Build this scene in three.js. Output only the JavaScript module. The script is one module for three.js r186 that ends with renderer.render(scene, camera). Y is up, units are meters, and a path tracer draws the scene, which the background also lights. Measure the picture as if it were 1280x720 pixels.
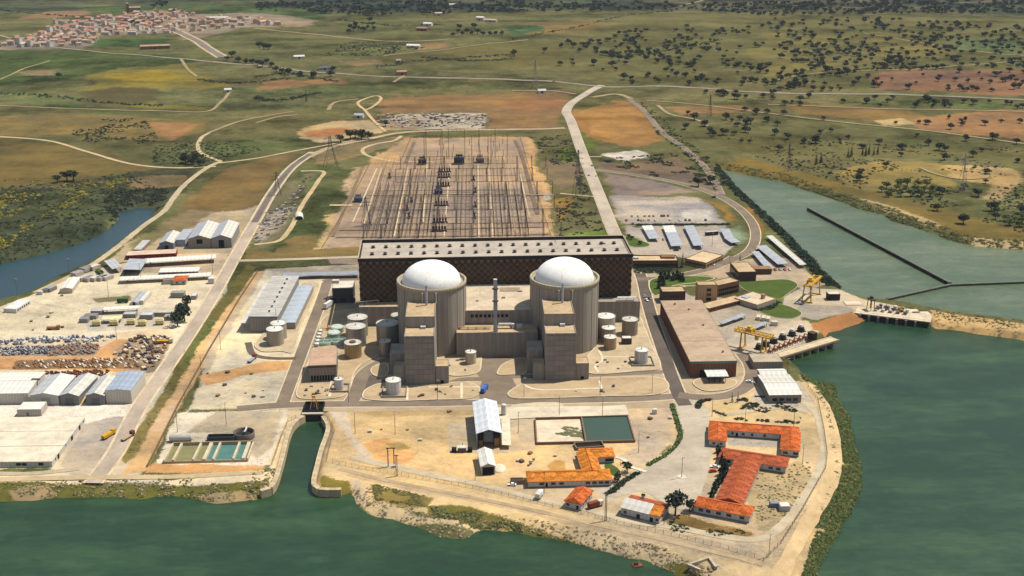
import * as THREE from 'three';
import { mergeGeometries } from 'three/addons/utils/BufferGeometryUtils.js';
import { ImprovedNoise } from 'three/addons/math/ImprovedNoise.js';

// ---------- camera, sky, sun, exposure ----------
const CAM_H = 303, FOCAL = 1550, PITCH = Math.atan(518 / FOCAL), YAW = Math.atan(50 * Math.cos(PITCH) / FOCAL);
const scene = new THREE.Scene();
const camera = new THREE.PerspectiveCamera(2 * Math.atan(360 / FOCAL) * 180 / Math.PI, 1280 / 720, 1, 20000);
camera.position.set(0, CAM_H, 0);
const FW = new THREE.Vector3(Math.sin(YAW) * Math.cos(PITCH), -Math.sin(PITCH), -Math.cos(YAW) * Math.cos(PITCH));
const RT = new THREE.Vector3(Math.cos(YAW), 0, Math.sin(YAW));
const UP = new THREE.Vector3().crossVectors(RT, FW);
camera.lookAt(camera.position.clone().add(FW));
const SUN = new THREE.Vector3(0.48, 1.0, -0.18).normalize();
{
  const w = 128, h = 64, data = new Float32Array(w * h * 4);
  for (let j = 0; j < h; j++) for (let i = 0; i < w; i++) {
    const el = (j + 0.5) / h * Math.PI - Math.PI / 2, t = Math.max(0, Math.sin(el)), k = Math.pow(1 - t, 3), o = (j * w + i) * 4, S = 0.38;
    data[o] = S * (0.50 + 0.40 * k); data[o + 1] = S * (0.68 + 0.26 * k); data[o + 2] = S * (1.0 + 0.02 * k); data[o + 3] = 1;
    if (el < 0) { data[o] = S * 0.75; data[o + 1] = S * 0.8; data[o + 2] = S * 0.85; }
  }
  const t = new THREE.DataTexture(data, w, h, THREE.RGBAFormat, THREE.FloatType);
  t.mapping = THREE.EquirectangularReflectionMapping; t.magFilter = THREE.LinearFilter; t.needsUpdate = true;
  scene.background = t; scene.environment = t;
}
const sun = new THREE.DirectionalLight(new THREE.Color(1, 0.95, 0.87), 4.6);
sun.position.copy(SUN).multiplyScalar(1500).add(new THREE.Vector3(0, 0, -900));
sun.target.position.set(0, 0, -900);
sun.castShadow = true; sun.shadow.mapSize.set(4096, 4096);
Object.assign(sun.shadow.camera, { left: -900, right: 900, top: 900, bottom: -900, near: 10, far: 4000 });
scene.add(sun, sun.target);
const renderer = new THREE.WebGLRenderer({ antialias: true });
renderer.toneMapping = THREE.LinearToneMapping;
renderer.toneMappingExposure = 1.42;
renderer.shadowMap.enabled = true;
const K = 1.72;   // what a level white surface in the sun shows; photo colours are divided by it to get base colours

// ---------- picture point to place ----------
const dirOf = (px, py) => FW.clone().addScaledVector(RT, (px - 640) / FOCAL).addScaledVector(UP, -(py - 360) / FOCAL);
const G = (px, py, h = 0) => { const d = dirOf(px, py), t = (h - CAM_H) / d.y; return { x: d.x * t, z: d.z * t, y: h }; };
const hAt = (px, py, z) => { const d = dirOf(px, py); return CAM_H + d.y * z / d.z; };   // height of the picture point standing at depth z
let seed = 7;
const rnd = () => { seed = (seed + 0x6d2b79f5) | 0; let t = Math.imul(seed ^ (seed >>> 15), 1 | seed); t = (t + Math.imul(t ^ (t >>> 7), 61 | t)) ^ t; return ((t ^ (t >>> 14)) >>> 0) / 4294967296; };
const rr = (a, b) => a + (b - a) * rnd();
const pick = (a) => a[Math.floor(rnd() * a.length)];
const clamp = (v, a = 0, b = 1) => Math.min(b, Math.max(a, v));
const smooth = (a, b, v) => { const t = clamp((v - a) / (b - a)); return t * t * (3 - 2 * t); };
const perlin = new ImprovedNoise();
const P3 = (x, y, z = 3.7) => perlin.noise(x, y, z);

// ---------- shorelines and relief ----------
const WATER = -4;
// [px, py, width of the bank in metres]
const LAKE = [[-420, 640, 14], [-60, 627, 14], [17, 627, 14], [62, 624, 14], [100, 622, 13], [140, 622, 13], [175, 624, 13], [207, 620, 13], [225, 620, 12], [245, 625, 13], [270, 629.5, 14], [295, 627, 13], [320, 624.5, 10], [327, 620, 2.2], [339, 617, 2.2], [344, 612, 2.2], [365, 540, 2.2], [374, 531, 2.2], [381, 527, 2.2], [382, 523.5, 2.2], [402, 523.5, 2.2], [403.5, 528, 2.2], [409.7, 539, 2.2], [409, 547, 2.2], [401, 570, 2.2], [392, 612, 2.2], [395, 618.5, 2.6], [402, 620, 2.6], [427.5, 619.5, 3], [437, 616, 5], [442.5, 622, 8], [450, 635, 10], [465, 644, 11], [495, 651, 11], [527, 660, 11], [545, 670, 13], [560, 674, 13], [585, 674, 13], [595, 665, 10], [615, 662, 10], [640, 665, 10], [670, 670, 9], [702, 675, 9], [740, 685, 9], [780, 696, 9], [810, 701, 9], [830, 711, 10], [845, 717.5, 10], [857, 723, 10], [920, 738, 10], [985, 745, 10], [1012, 733, 11], [1019, 720, 12], [1030, 695, 13], [1047.5, 665, 14], [1065, 632, 14], [1075, 612, 14], [1076, 590, 14], [1067.5, 555, 14], [1064, 540, 14], [1060, 520, 13], [1047, 500, 12], [1041, 480, 11], [1022, 479.5, 9], [1007, 470, 7], [987, 451, 5], [979, 446, 2], [1010, 433, 2], [1030, 424, 2], [1035, 416, 9], [1060, 409, 9], [1085, 399, 6], [1105, 396, 2], [1132, 401, 2], [1157, 404, 2.5], [1170, 411, 6], [1185, 411.5, 9], [1222, 417.5, 9], [1255, 422, 9], [1280, 425.5, 9], [1420, 445, 9], [1800, 500, 9], [2100, 1500, 9], [-900, 1500, 9]];
const RESERVOIR = [[905, 212, 8], [960, 224.5, 9], [975, 226, 9], [1005, 237, 10], [1042, 249, 10], [1072, 261, 10], [1100, 267.5, 10], [1115, 276, 10], [1145, 285, 11], [1172, 294, 11], [1185, 300, 11], [1215, 308, 12], [1247, 310, 12], [1280, 312, 12], [1420, 326, 12], [1800, 350, 12], [1800, 470, 8], [1420, 417, 8], [1280, 403, 7], [1235, 397.5, 6], [1185, 391, 5], [1150, 385, 4], [1135, 382, 3], [1100, 377, 3], [1085, 376, 3], [1067, 371, 4], [1052, 364, 5], [1040, 352, 6], [1027, 340, 8], [1015, 324, 9], [998, 309, 10], [985, 295, 10], [965, 276, 9], [947, 259, 8], [935, 249, 8], [920, 235, 8], [909, 221, 8], [902, 212, 8]];
const POND = [[-300, 375, 8], [-40, 338, 8], [0, 330, 8], [37, 322, 8], [67, 315, 8], [92, 307, 8], [112, 300, 7], [135, 287, 7], [147, 275, 7], [150, 265, 7], [170, 260, 7], [195, 261, 7], [190, 272, 7], [162, 292, 7], [140, 310, 7], [117, 325, 6], [110, 330, 5], [67, 350, 5], [41, 365, 5], [24, 372, 5], [0, 377, 5], [-40, 392, 5], [-300, 480, 6]];
const wet = (list) => list.map(([px, py, w]) => { const p = G(px, py, WATER); return [p.x, p.z, w]; });
const BODIES = [LAKE, RESERVOIR, POND].map(wet).map((p) => ({ p, x0: Math.min(...p.map((q) => q[0])) - 40, x1: Math.max(...p.map((q) => q[0])) + 40, z0: Math.min(...p.map((q) => q[1])) - 40, z1: Math.max(...p.map((q) => q[1])) + 40 }));
const inside = (p, x, z) => { let c = false; for (let i = 0, j = p.length - 1; i < p.length; j = i++) if ((p[i][1] > z) !== (p[j][1] > z) && x < (p[j][0] - p[i][0]) * (z - p[i][1]) / (p[j][1] - p[i][1]) + p[i][0]) c = !c; return c; };
// signed distance to the shore (positive on land) and the bank width there
function shore(x, z) {
  let best = 1e9, w = 10, land = true;
  for (const b of BODIES) {
    if (x < b.x0 || x > b.x1 || z < b.z0 || z > b.z1) continue;
    const p = b.p;
    if (inside(p, x, z)) land = false;
    for (let i = 0, j = p.length - 1; i < p.length; j = i++) {
      const ax = p[j][0], az = p[j][1], dx = p[i][0] - ax, dz = p[i][1] - az, t = clamp(((x - ax) * dx + (z - az) * dz) / (dx * dx + dz * dz)), ex = x - ax - dx * t, ez = z - az - dz * t, d = ex * ex + ez * ez;
      if (d < best) { best = d; w = p[j][2] + (p[i][2] - p[j][2]) * t; }
    }
  }
  return { d: Math.sqrt(best) * (land ? 1 : -1), w };
}
function relief(x, z) {
  const far = smooth(1480, 1900, -z);
  let h = 0;
  if (far > 0) h += far * (9 * P3(x / 420, z / 520) + 4 * P3(x / 170, z / 210, 9.1) + 1.2 * P3(x / 60, z / 70, 2.2));
  return h;
}
function terrain(x, z) {
  const s = shore(x, z);
  let h = relief(x, z);
  if (s.d > 60) return h;
  const jag = s.w > 4 ? (P3(x / 9, z / 9) * 1.6 + P3(x / 3.5, z / 3.5, 8) * 0.7) : 0, d = s.d + jag;
  if (d < 0) return Math.max(WATER - 5, WATER + d * (s.w < 4 ? 3 : 0.45));
  if (d < s.w) { const t = d / s.w; return WATER + (h - WATER) * (s.w > 4 ? Math.pow(t, 0.8) : t) + (s.w > 4 ? P3(x / 4, z / 4, 5.5) * 0.8 * t * (1 - t) * 4 : 0); }
  return h;
}
const GP = (px, py) => { let p = G(px, py), h = 0; for (let i = 0; i < 5; i++) { h = relief(p.x, p.z); p = G(px, py, h); } return p; };

// ---------- building blocks ----------
const taken = new Map();
const numbered = (n) => { const k = taken.get(n) || 0; taken.set(n, k + 1); return k ? n + '_' + String(k).padStart(3, '0') : n; };
function thing(name, label, category, group, x = 0, z = 0, turn = 0, y = 0) {
  const o = new THREE.Group(); o.name = numbered(name); o.userData = { label, category }; if (group) o.userData.group = group;
  o.position.set(x, y, z); o.rotation.y = turn; scene.add(o); return o;
}
function copy(src, x, z, turn = 0, y = 0, sc = 1, label) {
  const o = src.clone(); o.name = numbered(src.name.replace(/_\d{3}$/, '')); o.userData = { ...src.userData }; if (label) o.userData.label = label;
  o.position.set(x, y, z); o.rotation.y = turn; if (Array.isArray(sc)) o.scale.set(...sc); else o.scale.setScalar(sc); scene.add(o); return o;
}
const bare = (g) => { let q = g.index ? g.toNonIndexed() : g; for (const k of Object.keys(q.attributes)) if (!['position', 'normal', 'color'].includes(k)) q.deleteAttribute(k); return q; };
function metres(g) {
  const p = g.attributes.position, uv = new Float32Array(p.count * 2), a = new THREE.Vector3(), b = new THREE.Vector3(), c = new THREE.Vector3();
  for (let i = 0; i < p.count; i += 3) {
    a.fromBufferAttribute(p, i); b.fromBufferAttribute(p, i + 1).sub(a); c.fromBufferAttribute(p, i + 2).sub(a); b.cross(c);
    const nx = Math.abs(b.x), ny = Math.abs(b.y), nz = Math.abs(b.z);
    for (let k = i; k < i + 3; k++) { const X = p.getX(k), Y = p.getY(k), Z = p.getZ(k); if (ny >= nx && ny >= nz) { uv[k * 2] = X; uv[k * 2 + 1] = Z; } else if (nx > nz) { uv[k * 2] = Z; uv[k * 2 + 1] = Y; } else { uv[k * 2] = X; uv[k * 2 + 1] = Y; } }
  }
  g.setAttribute('uv', new THREE.BufferAttribute(uv, 2)); return g;
}
const geom = (list) => metres(mergeGeometries((Array.isArray(list) ? list : [list]).map(bare)));
function mesh(name, list, mat, parent, x, y, z) {
  const m = new THREE.Mesh(list.isBufferGeometry && list.attributes.uv && list.userData.ready ? list : geom(list), mat); m.name = name; m.castShadow = m.receiveShadow = true;
  if (x !== undefined) m.position.set(x, y, z);
  if (parent) parent.add(m); return m;
}
const ready = (list) => { const g = geom(list); g.userData.ready = true; return g; };
function setting(name, list, mat) { const m = mesh(numbered(name), list, mat, scene); m.userData.kind = 'structure'; return m; }
function whole(name, list, mat, label, category, group) { const m = mesh(numbered(name), list, mat, scene); m.userData = { label, category }; if (group) m.userData.group = group; return m; }
const box = (w, h, d, x = 0, y = 0, z = 0) => new THREE.BoxGeometry(w, h, d).translate(x, y + h / 2, z);
const cyl = (r0, r1, h, x = 0, y = 0, z = 0, n = 20, open = false) => new THREE.CylinderGeometry(r1, r0, h, n, 1, open).translate(x, y + h / 2, z);
function bar(a, b, r, n = 4) {
  const A = new THREE.Vector3(...a), B = new THREE.Vector3(...b), L = A.distanceTo(B);
  const g = new THREE.CylinderGeometry(r, r, L, n, 1, true).rotateY(Math.PI / 4);
  g.applyQuaternion(new THREE.Quaternion().setFromUnitVectors(new THREE.Vector3(0, 1, 0), B.clone().sub(A).normalize()));
  return g.translate((A.x + B.x) / 2, (A.y + B.y) / 2, (A.z + B.z) / 2);
}
function tris(list) { const g = new THREE.BufferGeometry(); g.setAttribute('position', new THREE.Float32BufferAttribute(list.flat(2), 3)); g.computeVertexNormals(); return g; }
const quad = (a, b, c, d) => [a, b, c, a, c, d];
// upright slab from a ground outline [[x,z],...]
function slab(pts, y0, y1, lip = 0) {
  const s = new THREE.Shape(pts.map(([x, z]) => new THREE.Vector2(x, -z)));
  return new THREE.ExtrudeGeometry(s, { depth: y1 - y0, bevelEnabled: false }).rotateX(-Math.PI / 2).translate(0, y0, 0);
}
const px2 = (list, h = 0) => list.map(([a, b]) => { const p = G(a, b, h); return [p.x, p.z]; });
function inset(pts, d) {
  let area = 0; const n = pts.length;
  for (let i = 0; i < n; i++) { const a = pts[i], b = pts[(i + 1) % n]; area += a[0] * b[1] - b[0] * a[1]; }
  const s = area > 0 ? 1 : -1;
  return pts.map((p, i) => {
    const a = pts[(i + n - 1) % n], b = pts[(i + 1) % n];
    let ux = p[0] - a[0], uz = p[1] - a[1], vx = b[0] - p[0], vz = b[1] - p[1];
    const lu = Math.hypot(ux, uz) || 1, lv = Math.hypot(vx, vz) || 1; ux /= lu; uz /= lu; vx /= lv; vz /= lv;
    let nx = -(uz + vz) * s, nz = (ux + vx) * s; const l = Math.hypot(nx, nz) || 1, c = Math.max(0.5, Math.hypot(ux + vx, uz + vz) / 2);
    return [p[0] + nx / l * d / c, p[1] + nz / l * d / c];
  });
}
const curve = (pts, step = 5) => {   // smooth open line through [x,z]
  const c = new THREE.CatmullRomCurve3(pts.map(([x, z]) => new THREE.Vector3(x, 0, z)), false, 'centripetal');
  const n = Math.max(2, Math.ceil(c.getLength() / step)); return c.getSpacedPoints(n).map((p) => [p.x, p.z]);
};
const loop = (pts, step = 2) => { const c = new THREE.CatmullRomCurve3(pts.map(([x, z]) => new THREE.Vector3(x, 0, z)), true, 'centripetal'); return c.getSpacedPoints(Math.max(8, Math.ceil(c.getLength() / step))).slice(0, -1).map((p) => [p.x, p.z]); };
function ribbon(pts, w, lift, ground, edge = 0) {
  const pos = [], L = [], R = [];
  pts.forEach((p, i) => {
    const a = pts[Math.max(0, i - 1)], b = pts[Math.min(pts.length - 1, i + 1)]; let dx = b[0] - a[0], dz = b[1] - a[1]; const l = Math.hypot(dx, dz) || 1; dx /= l; dz /= l;
    const k = w / 2 * (1 + (edge ? edge * P3(p[0] / 7, p[1] / 7) : 0));
    const q = (s) => { const x = p[0] - dz * k * s, z = p[1] + dx * k * s; return [x, (ground ? ground(x, z) : 0) + lift, z]; };
    L.push(q(-1)); R.push(q(1));
  });
  for (let i = 0; i < pts.length - 1; i++) pos.push(...quad(L[i], L[i + 1], R[i + 1], R[i]).reverse());
  const g = tris(pos); const n = g.attributes.normal; if (n.getY(0) < 0) { const a = g.attributes.position.array; for (let i = 0; i < a.length; i += 9) for (let k = 0; k < 3; k++) { const t = a[i + k]; a[i + k] = a[i + 6 + k]; a[i + 6 + k] = t; } g.computeVertexNormals(); }
  return g;
}

// ---------- materials ----------
const lin = (v) => { v /= 255; return v <= 0.04045 ? v / 12.92 : Math.pow((v + 0.055) / 1.055, 2.4); };
const NT = 512, noiseTile = new Float32Array(NT * NT), fineTile = new Float32Array(NT * NT);
{
  const octave = (out, cells, amp, s) => {
    const v = new Float32Array(cells * cells); let q = s; for (let i = 0; i < v.length; i++) { q = (Math.imul(q, 1664525) + 1013904223) >>> 0; v[i] = q / 4294967296 - 0.5; }
    for (let j = 0; j < NT; j++) for (let i = 0; i < NT; i++) {
      const x = i / NT * cells, y = j / NT * cells, xi = Math.floor(x), yi = Math.floor(y); let fx = x - xi, fy = y - yi; fx = fx * fx * (3 - 2 * fx); fy = fy * fy * (3 - 2 * fy);
      const X = (xi + 1) % cells, Y = (yi + 1) % cells;
      out[j * NT + i] += amp * ((v[yi * cells + xi] * (1 - fx) + v[yi * cells + X] * fx) * (1 - fy) + (v[Y * cells + xi] * (1 - fx) + v[Y * cells + X] * fx) * fy);
    }
  };
  [[4, 1], [8, 0.8], [16, 0.6], [32, 0.5], [64, 0.4], [128, 0.35]].forEach(([c, a], i) => octave(noiseTile, c, a, 11 + i * 7));
  [[64, 0.6], [128, 0.9], [256, 0.9], [512, 0.8]].forEach(([c, a], i) => octave(fineTile, c, a, 77 + i * 5));
}
function texture(w, h, f, srgb = true) {
  const d = new Uint8Array(w * h * 4);
  for (let j = 0; j < h; j++) for (let i = 0; i < w; i++) { const v = f(i, j), o = (j * w + i) * 4; if (Array.isArray(v)) { d[o] = clamp(v[0], 0, 255); d[o + 1] = clamp(v[1], 0, 255); d[o + 2] = clamp(v[2], 0, 255); } else d[o] = d[o + 1] = d[o + 2] = clamp(v, 0, 255); d[o + 3] = 255; }
  const t = new THREE.DataTexture(d, w, h); t.wrapS = t.wrapT = THREE.RepeatWrapping; t.magFilter = THREE.LinearFilter; t.minFilter = THREE.LinearMipmapLinearFilter; t.generateMipmaps = true; if (srgb) t.colorSpace = THREE.SRGBColorSpace; t.needsUpdate = true; return t;
}
const nz = (a, i, j, k = 1) => a[((j * k) & (NT - 1)) * NT + ((i * k) & (NT - 1))];
const TEX = {
  grain: texture(512, 512, (i, j) => 226 + 16 * nz(noiseTile, i, j) + 12 * nz(fineTile, i, j)),
  stain: texture(512, 512, (i, j) => 226 + 20 * nz(noiseTile, i, j) + 9 * nz(noiseTile, i * 3, j * 3) + 9 * nz(fineTile, i, j)),
  streak: texture(512, 512, (i, j) => 224 + 23 * nz(noiseTile, i * 4, j >> 2) + 9 * nz(fineTile, i, j)),   // runs down walls
  rib: texture(64, 8, (i) => 190 + 50 * Math.pow(0.5 + 0.5 * Math.cos(i / 64 * Math.PI * 2), 0.6)),
  ribBump: texture(64, 8, (i) => 128 + 120 * Math.cos(i / 64 * Math.PI * 2), false),
  tile: texture(256, 256, (i, j) => { const r = 0.5 + 0.5 * Math.cos(i / 8 * Math.PI), v = 196 + 44 * r - 34 * ((j % 16) < 2 ? 1 : 0) + 62 * nz(noiseTile, i * 2, j * 2) + 50 * nz(fineTile, i >> 1, j >> 2); return [v, v * (0.98 + 0.04 * nz(noiseTile, i, j + 90)), v * (0.96 + 0.1 * nz(noiseTile, i + 40, j))]; }),
};
TEX.dome = texture(512, 512, (i, j) => { const v = clamp((nz(noiseTile, i, j) + 0.3 * nz(fineTile, i, j) - 0.42) * 1.5), w = 10 * nz(noiseTile, i * 2, j * 2); return [236 - 26 * v + w, 235 - 56 * v + w, 232 - 92 * v + w]; });
const matCache = new Map();
// photo colour (level, in the sun) to a material; size = metres covered by one repeat of the grain
function M(r, g, b, o = {}) {
  const key = [r, g, b, JSON.stringify(o)].join(); if (matCache.has(key)) return matCache.get(key);
  const k = (o.k ?? K) * 0.80; const c = [r, g, b].map((v) => Math.min(0.86, lin(v) / k));
  const m = new THREE.MeshPhysicalMaterial({ roughness: o.rough ?? 0.85, metalness: o.metal ?? 0, specularIntensity: o.spec ?? 0.12, side: o.side ?? THREE.FrontSide });
  m.color.setRGB(...c);
  const t = o.tex === null ? null : TEX[o.tex || 'grain'];
  if (t) { const q = t.clone(); let s = o.size ?? 14; if (o.tex === 'stain') s = Array.isArray(s) ? [s[0] * 3.1, s[1] * 3.7] : s * 3.1; q.repeat.set(1 / (Array.isArray(s) ? s[0] : s), 1 / (Array.isArray(s) ? s[1] : s)); m.map = q; }
  if (o.bump) { const q = TEX[o.bump].clone(), s = o.bsize ?? o.size ?? 1; q.repeat.set(1 / (Array.isArray(s) ? s[0] : s), 1 / (Array.isArray(s) ? s[1] : s)); m.bumpMap = q; m.bumpScale = o.bscale ?? 0.05; }
  matCache.set(key, m); return m;
}
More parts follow.
